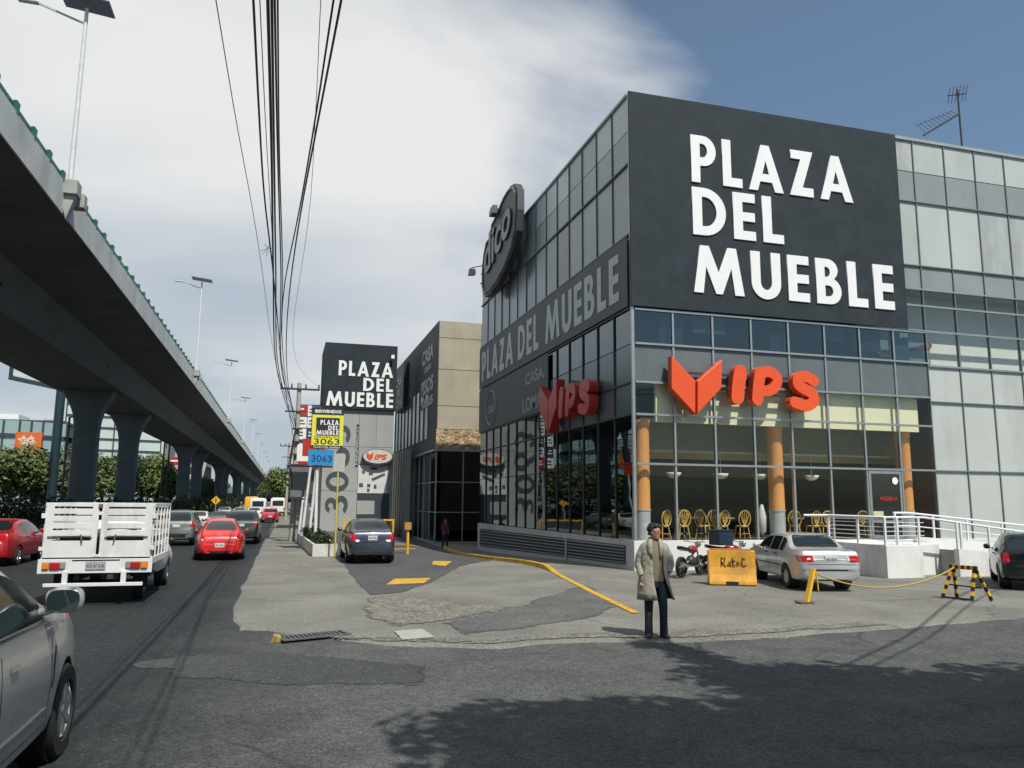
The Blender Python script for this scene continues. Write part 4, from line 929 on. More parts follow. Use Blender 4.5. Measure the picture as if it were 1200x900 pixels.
for pl in ([(5.85, 5.8), (6.08, 5.62), (6.08, 5.2), (5.85, 5.45)], [(6.33, 5.8), (6.10, 5.62), (6.10, 5.2), (6.33, 5.45)]): m_.prism(pl, 'y', TY-.46, TY-.431)
m_.build('letter', ORANGE, ov); text('IPS', (6.42, TY-.431, 5.3), U, V3, .5, ORANGE, ov, .02, .02, .2, width=.95)
tl_ = thing('tower_floodlight', 'small white floodlight on an arm over the black top of the tower', 'floodlight', (7.55, TY-.6, 13.2))
MB().box((-.12, -.1, -.2), (.12, .1, .08)).build('lamp', WHITE, tl_); MB().tube([(0, 0, .08), (0, .1, .3), (-.0, .34, .32)], .03, 5).build('arm', DKFRAME, tl_)
# ================================================================== STREET SIGNS, POLES, PLANTERS
PG = mat('yellow_sign', (.72, .70, .06), .45, var=.05); BLU = mat('blue_sign', (.03, .25, .52), .45, var=.08); SBK = mat('sign_charcoal', (.02, .024, .028), .5)
s5 = thing('pole_sign', 'yellow and black plaza sign over a blue 3063 sign on a white pole', 'sign', (1.45, 36, 0))
MB().tube([(0, 0, 0), (-.10, 0, 4.5)], .075, 12).build('pole', mat('pole_white', (.70, .71, .70), .5, dirt=.3), s5, smooth=50)
yb_ = -.10
bx('top_board', (-.38, yb_-.05, 5.97), (.99, yb_+.1, 6.28), SBK, s5); bx('yellow_board', (-.38, yb_-.05, 4.60), (.99, yb_+.1, 5.965), PG, s5); bx('black_board', (-.20, yb_-.06, 5.04), (.82, yb_-.051, 5.84), SBK, s5)
bx('lower_strip', (-.38, yb_-.05, 4.47), (.99, yb_+.1, 4.595), SBK, s5); bx('blue_board', (-.48, yb_-.05, 3.72), (.62, yb_+.1, 4.40), BLU, s5)
bx('board_edge', (-.44, yb_-.04, 3.62), (.60, yb_+.08, 3.70), SBK, s5)
F_ = yb_-.0605
text('BIENVENIDOS', (-.27, yb_-.051, 6.06), U, V3, .19, LW, s5, .006, .006, width=1.15)
word('PLAZA', (-.02, F_, 5.52), U, V3, .22, .80, LW, s5, .006, .16, single=True); word('DEL', (.33, F_, 5.29), U, V3, .20, .45, LW, s5, .006, .17, single=True); word('MUEBLE', (-.18, F_, 5.07), U, V3, .20, .97, LW, s5, .006, .16, single=True)
text('PERIFERICO', (-.27, yb_-.051, 4.93), U, V3, .09, SBK, s5, .004, .002, width=1.12, space=1.3); text('3063', (-.27, yb_-.051, 4.65), U, V3, .36, SBK, s5, .006, .002, width=1.12); text('3063', (-.34, yb_-.051, 3.87), U, V3, .42, mat('navy_letters', (.01, .04, .16), .5), s5, .006, .002, width=.88)
text('PLAZA DEL MUEBLE', (-.27, yb_-.051, 4.49), U, V3, .09, LW, s5, .004, .001, width=1.15)
# bundle of leaning white poles with red and white boards behind
for k, (x, y, h, ln_, lab) in enumerate(((1.25, 39.5, 4.4, .28, 'slim white pole leaning right, nearest behind the yellow sign'), (1.0, 42.5, 4.3, .32, 'slim white pole behind the leaning one, middle of the cluster'), (.9, 46, 4.0, .30, 'slim white pole at the back of the cluster by the planter'))):
    t = thing('sign_pole', lab, 'pole', (x, y, 0), 0, 'white poles behind the yellow sign'); MB().tube([(0, 0, 0), (ln_, 0, h)], .07, 10).build('shaft', mat('pole_white', (.70, .71, .70), .5, dirt=.3), t, smooth=50)
    bx('board', (ln_-.75, -.04, h-.1), (ln_+.35, .04, h+.75), REDS if k != 1 else WHITE, t)
s6 = thing('tenant_sign', 'tall grid of white and red tenant boards behind the dark billboard frame', 'sign', (1.5, 62, 0))
cols_ = [(.62, .64, .63), (.45, .06, .05), (.10, .10, .16), (.62, .62, .60)]
bx('post', (-.1, .1, 0), (.15, .3, 6.5), STEEL, s6); bx('backing', (-.85, 0, 4.9), (1.55, .12, 9.5), mat('frame_grey', (.12, .125, .13), .6), s6)
rb2 = random.Random(5)
for j in range(5):
    for i in range(3):
        c_ = [WHITE, WHITE, REDS, mat('board_navy', (.05, .05, .10), .5), WHITE][(i*2+j*3) % 5]
        o_ = bx('board', (-.80+i*.79, -.05, 5.0+j*.9), (-.06+i*.79, -.005, 5.82+j*.9), c_, s6)
        m_ = MB(); m_.box((-.70+i*.79, -.06, 5.25+j*.9), (-.20+i*.79+rb2.uniform(-.1, .1), -.051, 5.35+j*.9)); m_.box((-.66+i*.79, -.06, 5.48+j*.9), (-.30+i*.79, -.051, 5.60+j*.9)); m_.build('stripes', mat('ink_dark', (.08, .08, .09), .6) if c_ == WHITE else WHITE, o_)
# dark billboard frame seen from behind
bf = thing('roadside_billboard', 'dark steel frame holding a blank grey board beside the road', 'billboard', (1.05, 43.4, 0))
bx('post', (-.02, -.1, -.05), (.32, .15, 2.05), mat('post_bluegrey', (.16, .19, .22), .5, .3), bf)
bx('board', (-.72, .02, 2.35), (.20, .05, 4.0), mat('board_back', (.18, .19, .19), .5, .3), bf)
m_ = MB()
for a, b in (((-.78, 0, 2.3), (-.78, 0, 4.05)), ((.25, 0, 2.1), (.25, 0, 4.05)), ((-.78, 0, 4.05), (.25, 0, 4.05)), ((-.78, 0, 2.3), (.7, 0, 2.2)), ((.25, 0, 4.05), (.75, .5, 2.3)), ((.75, .5, 2.3), (.25, 0, 2.2)), ((-.78, -.05, 4.05), (-.55, .1, 2.3))): m_.bar(a, b, .07)
m_.build('frame', DKFRAME, bf)
# planters
PLW = mat('planter_white', (.58, .57, .54), .8, var=.12, dirt=.5)
def planter(x0, y0_, x1, y1_, wd, lab, seed):
    L_ = math.hypot(x1-x0, y1_-y0_); a = math.atan2(y1_-y0_, x1-x0)
    t = thing('planter', lab, 'planter', (x0, y0_, 0), a, 'planters along the driveway')
    m_ = MB(); m_.box((0, 0, -.02), (L_, .1, .48)); m_.box((0, wd-.1, -.02), (L_, wd, .48)); m_.box((0, .1, -.02), (.1, wd-.1, .48)); m_.box((L_-.1, .1, -.02), (L_, wd-.1, .48)); m_.build('trough', PLW, t)
    bx('soil', (.1, .1, 0), (L_-.1, wd-.1, .40), mat('soil', (.04, .03, .02), .9), t)
    rg = random.Random(seed); c = MB(); n = int(L_/.45); leaves(c, [(.3+(L_-.6)*i/max(1, n-1), wd/2+rg.uniform(-.1, .1), .58+rg.uniform(-.05, .12), .36, .34, .32) for i in range(n)], 2600, .06, rg)
    me = bpy.data.meshes.new('shrub'); me.from_pydata(c.v, [], c.f); link('shrub', me, G2, t)
planter(2.15, 32.2, 1.75, 43.5, .95, 'long low white planter full of dark shrubs beside the driveway', 4)
# yellow gate barriers beside the drive
def gatebar(x0, y0_, x1, lab, name='yellow_barrier'):
    t = thing(name, lab, 'barrier rail', (x0, y0_, gh(x0, y0_)), 0, 'yellow rails at the car entrance')
    m_ = MB(); L_ = x1-x0; m_.box((0, 0, -.1), (.1, .1, 1.0)); m_.box((L_-.1, 0, -.1), (L_, .1, 1.0)); m_.build('post', YEL, t)
    m_ = MB(); m_.box((-.02, -.01, 1.0), (L_+.02, .11, 1.1)); m_.build('top_bar', YEL, t)
    return t
gatebar(2.55, 33.5, 3.9, 'yellow rail at left of the dark sedan, next to the planter'); gatebar(3.5, 48, 6.5, 'yellow rail behind the dark sedan across the drive')
t = thing('bollard', 'yellow steel post standing just right of the dark sedan', 'bollard', (5.05, 33.0, gh(5.05, 33))); m_ = MB(); m_.tube([(0, 0, -.05), (0, 0, 1.25)], .06, 10); m_.build('shaft', YEL, t, smooth=50); bx('ticket_box', (-.15, -.12, 1.0), (.12, .12, 1.3), mat('ticket_box', (.45, .22, .05), .5), t)
t = thing('sign_post', 'thin yellow post with small pale plate beside the planter', 'sign', (2.02, 31.6, 0)); MB().tube([(0, 0, 0), (0, 0, 3.4)], .035, 8).build('shaft', mat('yellow_pole', (.55, .48, .08), .5), t, smooth=50); bx('plate', (-.2, -.05, 3.3), (.25, -.036, 4.0), mat('plate_pale', (.42, .42, .38), .5), t)
# utility poles and cables
UC = mat('pole_concrete', (.38, .35, .30), .85, var=.1, bump=.2)
CAB = mat('cable_black', (.010, .013, .02), .5, var=0)
def upole(x, y, h, lab, arms=True, lean=0.0):
    t = thing('utility_pole', lab, 'utility pole', (x, y, 0), 0, 'utility poles carrying the overhead cables')
    MB().tube([(0, 0, -.1), (lean, 0, h)], [.17, .11], 12).build('pole', UC, t, smooth=50)
    if arms:
        m_ = MB(); m_.bar((-1.0, -.12, h-.35), (1.1, -.12, h-.35), .10); m_.bar((-.7, -.12, h-1.6), (.5, -.12, h-1.6), .08); m_.build('crossarm', DKFRAME, t)
        m_ = MB()
        for xx in (-.95, -.4, .35, 1.05): m_.lathe([(.03, h-.3), (.06, h-.22), (.03, h-.16), (.05, h-.10), (.02, h-.05)], 8, c=(xx, -.12, 0))
        m_.build('insulators', mat('insulator', (.12, .08, .06), .3), t)
        m_ = MB()
        for z in (h-2.6, h-3.3, h-4.0, h-4.6): m_.box((-.26, -.30, z), (.26, -.12, z+.08))
        m_.build('cable_brackets', DKFRAME, t)
    return t
upole(.55, 44.5, 8.6, 'leaning concrete utility pole by the sidewalk edge behind the billboard frame')
upole(-.1, -22, 9.0, 'utility pole behind the viewpoint'); upole(.35, 92, 8.6, 'distant utility pole beside the road, past the tenant sign')
upole(14.5, -6.5, 9.2, 'utility pole across the side street behind the viewpoint')
def chord_path(pts, n):
    P2 = [Vector(p) for p in pts]; m_ = len(P2); D_ = [max(1e-4, (P2[i+1]-P2[i]).length) for i in range(m_-1)]; T_ = []
    for i in range(m_):
        if i == 0: T_.append((P2[1]-P2[0])/D_[0])
        elif i == m_-1: T_.append((P2[-1]-P2[-2])/D_[-1])
        else:
            a, b = (P2[i]-P2[i-1])/D_[i-1], (P2[i+1]-P2[i])/D_[i]; T_.append((a*D_[i]+b*D_[i-1])/(D_[i]+D_[i-1]))
    out = []; tot = sum(D_)
    for i in range(m_-1):
        k_ = max(4, int(n*D_[i]/tot)); h = D_[i]
        for k in range(k_):
            t = k/k_; out.append((2*t**3-3*t*t+1)*P2[i]+(t**3-2*t*t+t)*h*T_[i]+(-2*t**3+3*t*t)*P2[i+1]+(t**3-t*t)*h*T_[i+1])
    return out+[P2[-1]]
def wire(pts, r_, lab, name='overhead_cable', n=40, group='overhead cables'):
    P2 = smooth_path3(pts, n); o = MB().tube(P2, r_*.62 if r_ > .01 else r_*.9, 5).build(name, CAB); return tag(o, lab, 'cable', group)
def smooth_path3(pts, n):
    if n >= 30: return chord_path(pts, n)
    P2 = [Vector(p) for p in pts]; P2 = [P2[0]*2-P2[1]]+P2+[P2[-1]*2-P2[-2]]; out = []
    for i in range(1, len(P2)-2):
        k_ = max(3, n//(len(P2)-3))
        for k in range(k_):
            t = k/k_; a, b, c, d = P2[i-1:i+3]; out.append(.5*((2*b)+(-a+c)*t+(2*a-5*b+4*c-d)*t*t+(-a+3*b-3*c+d)*t**3))
    return out+[P2[-2]]
def onwire(px, py, z): return onZ(px, py, z)
# each wire: pixels with a height above the ground; beyond the frame it goes on to the pole behind
def run(pxs, zs, end, back, r_, lab, group='overhead cables'):
    pts = [end] + [onwire(a, b, z) for (a, b), z in zip(pxs, zs)]
    return wire(pts+[back], r_, lab, group=group)
bk_ = lambda x, z: (x, -21.8, z)
run([(332, 440), (318, 300), (309, 220), (303, 120), (297, 0)], [6.7, 6.75, 6.8, 6.85, 6.9], (.40, 44.4, 5.4), bk_(-.9, 7.2), .022, 'wavy dark cable, leftmost thick line of the overhead bundle')
run([(326, 440), (320, 300), (318, 160), (314, 0)], [6.9, 6.9, 6.9, 6.95], (.42, 44.4, 6.0), bk_(-.6, 7.3), .030, 'thickest dark cable in the middle of the overhead bundle')
run([(328, 440), (323, 300), (321, 160), (318.5, 0)], [7.0, 7.0, 7.0, 7.05], (.44, 44.4, 6.2), bk_(-.5, 7.4), .026, 'dark cable just right of the thickest one in the bundle')
run([(331, 440), (329, 300), (325, 160), (322, 0)], [7.1, 7.1, 7.1, 7.1], (.46, 44.4, 6.4), bk_(-.4, 7.5), .022, 'third dark cable of the overhead bundle')
run([(332, 440), (331, 300), (327, 160), (325.5, 0)], [7.2, 7.2, 7.2, 7.2], (.48, 44.4, 6.6), bk_(-.3, 7.6), .018, 'slim dark cable at the right side of the overhead bundle')
run([(326, 400), (318, 260), (311, 140), (304.5, 0)], [7.6, 7.5, 7.4, 7.4], (.3, 44.4, 7.0), bk_(-.7, 7.8), .007, 'hair thin wire inside the overhead bundle')
run([(322, 420), (295, 240), (273, 120), (253, 0)], [8.3, 8.2, 8.1, 8.1], (-.4, 44.4, 8.4), bk_(-2.2, 8.5), .008, 'lone thin wire arcing at left of the cable bundle')
run([(358, 440), (367, 190), (372, 90), (376, 0)], [8.3, 8.2, 8.1, 8.1], (1.6, 44.4, 8.4), bk_(2.4, 8.5), .006, 'lone thin wire running down right of the cable bundle')
wire([(.48, 44.4, 6.3), onwire(333, 430, 6.9), onwire(334, 330, 7.0), onwire(352, 240, 7.05), onwire(371, 130, 7.1), onwire(391, 0, 7.2), tuple(onwire(391, 0, 7.2)+(onwire(391, 0, 7.2)-onwire(352, 240, 7.05))*5.0+Vector((0, 0, 1)))], .020, 'dark cable branching right from the bundle, the left one of the pair')
wire([(.48, 44.4, 6.1), onwire(336, 430, 6.8), onwire(339, 345, 6.9), onwire(352, 252, 6.95), onwire(375, 130, 7.0), onwire(400, 0, 7.1), tuple(onwire(400, 0, 7.1)+(onwire(400, 0, 7.1)-onwire(352, 252, 6.95))*5.0+Vector((0, 0, 1)))], .022, 'dark cable branching right from the bundle, the right one of the pair')
for k in range(6): wire([(.4+.02*k, 44.6, 5.2+.25*k), (.4, 68, 4.9+.25*k), (.3+.02*k, 92, 5.4+.22*k)], .03, 'cable running on to the distant pole beside the road', group='cables beyond the near pole')
kn = MB(); c_ = onwire(314, 292, 6.78)
for k in range(7): d_ = Vector((rng.uniform(-1, 1), rng.uniform(-1, 1), rng.uniform(-1, 1))).normalized()*.14; kn.tube([c_-d_*.5, c_+Vector((0, 0, .02)), c_+d_], .006, 4)
tag(kn.build('tied_knot', mat('frayed_string', (.4, .38, .35), .8)), 'frayed knot tied round the wavy leftmost overhead cable', 'knot')
# cables crossing the side street, out of view above; their shadows lie on the asphalt
gc = [0, ((-.3, -21.8, 8.0), (8.5, 3.9, 7.9), (11.85, 6.2, 7.9), (16.6, 9.9, 8.0), (40, 24, 8.4), .045), ((-.2, -21.8, 7.7), (8.5, 3.7, 7.7), (11.9, 6.0, 7.7), (16.7, 9.6, 7.8), (40.5, 23.6, 8.2), .035)]
for g_ in gc[1:]: wire(list(g_[:-1]), g_[-1], 'heavy cable crossing over the side street outside the photo', group='cables over the side street')
for k in range(3): wire([(7.9+.1*k, 6.3, 10.1), (8.3+.1*k, 3.0, 10), (8.95+.12*k, 2.0, 9.9), (9.8, .4, 9.8), (14.3, -6.4, 9.0)], .06+.012*k, ('thick cable leaving the shade tree toward the side street pole', 'second unseen cable added for its shadow, leaving the shade tree toward the side street pole', 'heaviest unseen cable added for its shadow, leaving the shade tree toward the side street pole')[k], group='cables over the side street')  # unseen cables added to throw the curving shadow on the side street
wire([(14.1, -6.4, 7.9), (16.0, 3.2, 6.6), (16.8, 6.6, 6.5), (17.3, 7.6, 5.7), (16.6, 6.8, 4.9), (16.0, 5.2, 5.4), (15.9, 3.4, 6.6)], .03, 'looped spare cable hanging from the bundle outside the photo')
# ================================================================== TREES
tr_ = random.Random(11)
bt = tree(8.9, .6, 11.2, 2.6, 3000, .15, G2, 'tree behind the viewpoint with a long unseen limb added for its shadow', 'trees shading the side street', tr_, .6)
lm = MB(); lp = [(8.9, .6, 7.0), (8.6, 2.4, 9.2), (8.0, 4.0, 10.0), (7.78, 5.3, 10.2)]; lp = [tuple(Vector(p)-Vector((8.9, .6, 0))) for p in lp]
lm.tube(lp, [.16, .13, .09, .04], 7); lm.tube([lp[1], (lp[1][0]-1.2, lp[1][1]+.8, lp[1][2]+.8)], [.07, .02], 5); lm.tube([lp[2], (lp[2][0]+.7, lp[2][1]+.9, lp[2][2]+.5)], [.05, .015], 5); lm.build('limb', BARK, bt)  # limb stays out of view, shaped to cast a long thin shadow
lf = MB(); leaves(lf, [(lp[2][0], lp[2][1], lp[2][2]+.1, .5, .9, .35), (lp[3][0], lp[3][1]-.2, lp[3][2]+.1, .35, .5, .3), (lp[1][0]-.9, lp[1][1]+.6, lp[1][2]+.6, .8, .7, .5), (lp[1][0], lp[1][1]+.6, lp[1][2]+.3, .6, .8, .4)], 900, .12, tr_)
me = bpy.data.meshes.new('limb_leaves'); me.from_pydata(lf.v, [], lf.f); link('limb_leaves', me, G2, bt)
tree(8.7, 1.3, 10.2, 3.3, 12000, .18, G2, 'tree behind the viewpoint shading the side street, nearest', 'trees shading the side street', tr_, .46)
tree(12.0, 1.7, 9.6, 3.5, 12000, .18, G2, 'tree behind the viewpoint shading the side street, middle', 'trees shading the side street', tr_, .46)
tree(5.4, .9, 11.2, 3.1, 9500, .17, G2, 'tree behind the viewpoint shading the side street, left', 'trees shading the side street', tr_, .45)
tree(16.0, 2.4, 9.0, 3.6, 8000, .18, G2, 'tree behind the viewpoint shading the side street, right', 'trees shading the side street', tr_, .46)
# green belt beyond the viaduct
belt = [(8, 545, 78, 6.0, 3.6, G1, 'bright olive tree at the far left edge of the photo below the glass offices'), (38, 548, 84, 6.5, 3.8, G1, 'olive tree under the orange square sign, second from the left edge'), (60, 552, 90, 6.4, 3.6, G4, 'grey green thin tree left of the nearest viaduct column'),
 (86, 552, 96, 6.8, 3.8, G4, 'grey green tree behind the nearest viaduct column'), (118, 545, 100, 7.6, 4.2, G1, 'olive tree seen between the two nearest viaduct columns, left'), (134, 552, 104, 7.6, 4.0, G2, 'darker tree seen between the two nearest viaduct columns, right'),
 (165, 548, 110, 8.6, 4.6, G3, 'bright green tree just right of the second viaduct column'), (183, 552, 112, 8.2, 4.4, G3, 'bright green tree beyond the second column, in front of the grey slab'), (198, 556, 118, 8.0, 4.2, G1, 'green tree left of the third viaduct column'), (238, 566, 150, 7.5, 5, G1, 'small green tree right of the fourth viaduct column')]
tops = (526, 537, 537, 532, 535, 538, 538, 545, 545, 562)
for (px, py, yy, h, r_, mm, lb), tp_ in zip(belt, tops):
    yy *= 1.36 if px < 50 else 1.65; p = onY(px, 600, yy); h = onY(px, tp_, yy).z*1.06; tree(p.x, yy, h, r_*1.55, 6500, .27, mm, lb, 'green belt trees beyond the viaduct', tr_, .22)
for px, yy, h, r_, mm, lb in ((331, 190, 10, 4.2, G3, 'green tree closing the end of the road left of the utility pole'), (325, 235, 12, 5, G1, 'tall olive tree at the very end of the road'), (337, 215, 9, 4.5, G1, 'olive tree at the road end just behind the utility pole'), (318, 300, 13, 6, G1, 'hazy far tree where the viaduct vanishes')):
    p = onY(px, 590, yy); tree(p.x, yy, h, r_, 2200, .32, mm, lb, 'trees at the end of the road', tr_, .2)
# dark shrubs on the median under the viaduct
def shrub(x, y, r_, h, lab, n=900):
    t = thing('median_shrub', lab, 'shrub', (x, y, .05), 0, 'dark shrubs on the median under the viaduct')
    c = MB(); leaves(c, [(0, 0, h*.52, r_, r_, h*.5), (r_*.5, .3, h*.4, r_*.6, r_*.6, h*.4), (-r_*.5, -.3, h*.42, r_*.6, r_*.6, h*.4)], n, .15, tr_); me = bpy.data.meshes.new('foliage'); me.from_pydata(c.v, [], c.f); link('foliage', me, G2, t)
    MB().tube([(0, 0, -.05), (0, 0, h*.6)], [.07, .03], 6).build('stem', BARK, t)
for px, yy, r_, h, lb in ((6, 54, 1.9, 3.3, 'dark rounded shrub at the left photo edge above the red sedan'), (60, 60, 1.8, 2.9, 'dark rounded shrub left of the nearest viaduct column'), (122, 66, 1.7, 2.9, 'dark shrub right of the nearest column above the truck bed'), (135, 76, 1.9, 2.7, 'dark shrub in front of the second column'), (156, 84, 1.7, 2.5, 'dark shrub just right of the second column'), (172, 92, 2.2, 3.2, 'wide dark shrub midway between second and third columns'), (185, 100, 2.2, 3.2, 'dark shrub left of the third column'), (203, 112, 2.4, 3.4, 'dark shrub at the foot of the third column'), (222, 125, 2.3, 3.3, 'dark shrub between the third and fourth columns'), (235, 138, 2.5, 3.6, 'dark shrub right of the fourth column'), (246, 152, 2.6, 3.9, 'dark far shrub under the viaduct, third from the end'), (257, 172, 2.8, 4.2, 'dark far shrub under the viaduct, second from the end'), (268, 200, 3, 4.6, 'farthest dark shrub under the viaduct')):
    p = onY(px, 600, yy); shrub(p.x, yy, r_, h*.82, lb)
# ================================================================== FAR LEFT BUILDINGS
GT = mat('office_glass_teal', (.26, .36, .36), .15, .0, var=.12, scale=.1, spec=.8); GT2 = mat('office_glass_pale', (.50, .56, .53), .25, var=.08, scale=.1); BANDM = mat('office_band', (.035, .045, .05), .5)
ob = thing('glass_office', 'curved glass office block with dark floor bands at the far left', 'building')
def faceted(pts, z0, z1, floors, mg, parent, bandh=.7):
    for (a, b), (c, d) in zip(pts, pts[1:]):
        for f in range(floors):
            za = z0+(z1-z0)*f/floors; zb = z0+(z1-z0)*(f+1)/floors
            m_ = MB(); m_.add([(a, b, za+bandh), (c, d, za+bandh), (c, d, zb), (a, b, zb), (a+1, b+6, za+bandh), (c+1, d+6, za+bandh), (c+1, d+6, zb), (a+1, b+6, zb)], [(0, 1, 2, 3), (4, 7, 6, 5), (0, 4, 5, 1), (3, 2, 6, 7)]); m_.build('window_band', mg, parent)
            m_ = MB(); m_.add([(a, b-.3, za), (c, d-.3, za), (c, d-.3, za+bandh), (a, b-.3, za+bandh), (a+1, b+6, za), (c+1, d+6, za), (c+1, d+6, za+bandh), (a+1, b+6, za+bandh)], [(0, 1, 2, 3), (4, 7, 6, 5), (3, 2, 6, 7), (0, 4, 5, 1)]); m_.build('floor_band', BANDM, parent)
        n = 4
        for k in range(n):
            t = k/n; x = a+(c-a)*t; y = b+(d-b)*t; bx('mullion', (x-.12, y-.4, z0), (x+.12, y+.1, z1), BANDM, parent)
faceted([(-75, 172), (-58, 164), (-48, 166), (-41.5, 171)], 1, 16.6, 5, GT, ob, .65)
bx('roof', (-74, 172, 16.61), (-42, 200, 17.3), BANDM, ob); bx('rooftop_unit', (-56, 175, 17.3), (-51, 182, 18.6), WHITE, ob); bx('rooftop_unit', (-48, 180, 17.3), (-45, 186, 18.2), STEEL, ob)
ob2 = thing('pale_office', 'long pale office building with thin dark floor lines behind the viaduct columns', 'building')
faceted([(-56, 230), (-33.5, 236)], 0, 33, 11, GT2, ob2, .35); bx('side_wall', (-33.3, 236.5, 0), (-32.6, 260, 33), GT2, ob2); bx('roof', (-56, 237.5, 33.01), (-33, 262, 33.6), GT2, ob2)
ob3 = thing('slab_tower', 'plain grey slab tower standing right of the pale offices', 'building')
p0 = onY(182, 500, 240); p1 = onY(199, 500, 240); tz_ = onY(190, 461, 240).z
SLB = mat('slab_grey', (.16, .19, .20), .6, var=.1, scale=.05)
bx('body', (p0.x, 240, 0), (p1.x, 256, tz_), SLB, ob3); bx('crown_band', (p0.x-.2, 239.7, tz_), (p1.x+.2, 256, tz_+.8), BANDM, ob3)
for k in range(6): bx('window_strip', (p0.x+.4, 239.85, 6+k*3.6), (p1.x-.4, 239.98, 7.6+k*3.6), BANDM, ob3)
rs = thing('red_board', 'small red board on the low roofs beside the slab tower', 'sign', tuple(onY(203, 540, 200))); bx('panel', (-1.6, 0, -1.0), (2.2, .2, .9), REDS, rs); bx('stripe', (-1.2, -.05, -.2), (1.8, -.01, .2), WHITE, rs); bx('post', (0, .21, -14), (.3, .5, -1), STEEL, rs)
lb_ = thing('low_buildings', 'pale low building with terrace seen through the far viaduct columns', 'building'); p0 = onY(232, 565, 260)
bx('block', (p0.x-12, 260, 0), (p0.x+2, 280, 14), mat('low_pale', (.45, .46, .44), .7), lb_)
for k in range(3):
    for j in range(5): bx('window', (p0.x-11+j*2.6, 259.9, 2.5+k*3.8), (p0.x-9.4+j*2.6, 259.99, 4.6+k*3.8), BANDM, lb_)
hd = thing('store_sign', 'orange square store sign with slanted white lettering before the glass offices', 'sign', tuple(onY(33, 519, 124)))
bx('panel', (-1.65, 0, -1.5), (1.65, .3, 1.5), mat('store_orange', (.62, .13, .02), .5), hd)
c45, s45 = math.cos(R(40)), math.sin(R(40))
for i, s_ in enumerate(('THE', 'HOME', 'DEPOT')):
    oo = Vector((-1.0+.36*i, -.01, .05-.50*i)); text(s_, tuple(oo), (c45, 0, s45), (-s45, 0, c45), .70, WHITE, hd, .02, .02, width=(.95, 1.75, 1.7)[i])
bx('post', (-.2, .31, -12), (.2, .6, -1.7), STEEL, hd)
bb = thing('billboard', 'large billboard on a thick dark blue post beyond the viaduct', 'billboard', (onY(62, 560, 110).x, 110, 0))
MB().tube([(0, 0, 0), (0, 0, 15.8)], .55, 14).build('post', mat('billboard_blue', (.012, .03, .042), .5, .0), bb, smooth=50)
m_ = MB(); m_.bar((-5.6, -1.2, 16.9), (1.2, 0, 15.7), .5, .5); m_.bar((-5.6, -.8, 19.2), (1.2, 0, 18.4), .2, .2); m_.bar((-5.4, -1.1, 17.0), (-5.4, -1.1, 19.4), .4, .4); m_.build('truss', mat('billboard_blue', (.012, .03, .042), .5, .0), bb)
m_ = MB(); m_.add([(-5.2, -1.1, 17.2), (1.2, .1, 16.1), (1.2, .1, 22), (-5.2, -1.1, 22.6), (-5.1, -.8, 17.2), (1.3, .4, 16.1), (1.3, .4, 22), (-5.1, -.8, 22.6)], [(0, 1, 2, 3), (4, 7, 6, 5), (0, 4, 5, 1), (3, 2, 6, 7), (1, 5, 6, 2), (0, 3, 7, 4)]); m_.build('panel', mat('poster_pale', (.5, .52, .52), .5, var=.3, scale=.4), bb)
fw_ = thing('low_wall', 'low pale concrete wall beyond the median at the left edge', 'wall'); bx('panel', (-22.6, 30, -.1), (-22.2, 74, .8), CONC, fw_)
for px, yy, lb in ((71, 96, 'dark slim lamp post left of the nearest viaduct column'), (187, 130, 'dark slim post left of the grey slab tower'), (193, 140, 'dark slim post beside the grey slab tower')):
    t = thing('lamp_post', lb, 'lamp post', (onY(px, 590, yy).x, yy, 0), 0, 'slim lamp posts beyond the viaduct'); MB().tube([(0, 0, 0), (.1, 0, 11)], .12, 6).build('shaft', DKFRAME, t); MB().bar((0, 0, 11), (1.6, 0, 11.4), .14).build('arm', DKFRAME, t)
dsn = thing('warning_sign', 'yellow diamond road sign standing in the shade under the viaduct', 'sign', (onZ(253, 601, ROADZ).x, 78, .05)); p = onY(253, 587, 78); dsn.location.x = p.x
m_ = MB(); m_.prism([(0, p.z-.42), (.42, p.z), (0, p.z+.42), (-.42, p.z)], 'y', -.03, .0); m_.build('plate', YEL, dsn); MB().tube([(0, .04, 0), (0, .04, p.z+.3)], .04, 6).build('post', STEEL, dsn); MB().bar((0, -.035, p.z-.2), (0, -.035, p.z+.2), .02, .10, (1, 0, 0)).build('symbol', BLACK, dsn)
# right side of the road, beyond the tower
for k, (x0, y0_, x1, y1_, h, c_, lb) in enumerate(((3.2, 84, 20, 118, 7, (.35, .34, .30), 'low pale shop building beyond the tower'), (3.0, 124, 22, 160, 9, (.30, .22, .17), 'brownish building farther along the road'), (3.5, 165, 24, 230, 8, (.38, .38, .36), 'farthest pale building along the road'))):
    t = thing('roadside_building', lb, 'building'); bx('block', (x0, y0_, -.2), (x1, y1_, h), mat('roadside_%d' % k if False else ('roadside_pale', 'roadside_brown', 'roadside_grey')[k], c_, .8), t); bx('parapet', (x0-.1, y0_-.1, h), (x1+.1, y1_+.1, h+.5), CONC, t)
    for j in range(6):
        for f in range(2): bx('window', (x0-.04, y0_+2+j*4.6, 1.2+3.4*f), (x0-.005, y0_+4.6+j*4.6, 2.9+3.4*f), BANDM, t)
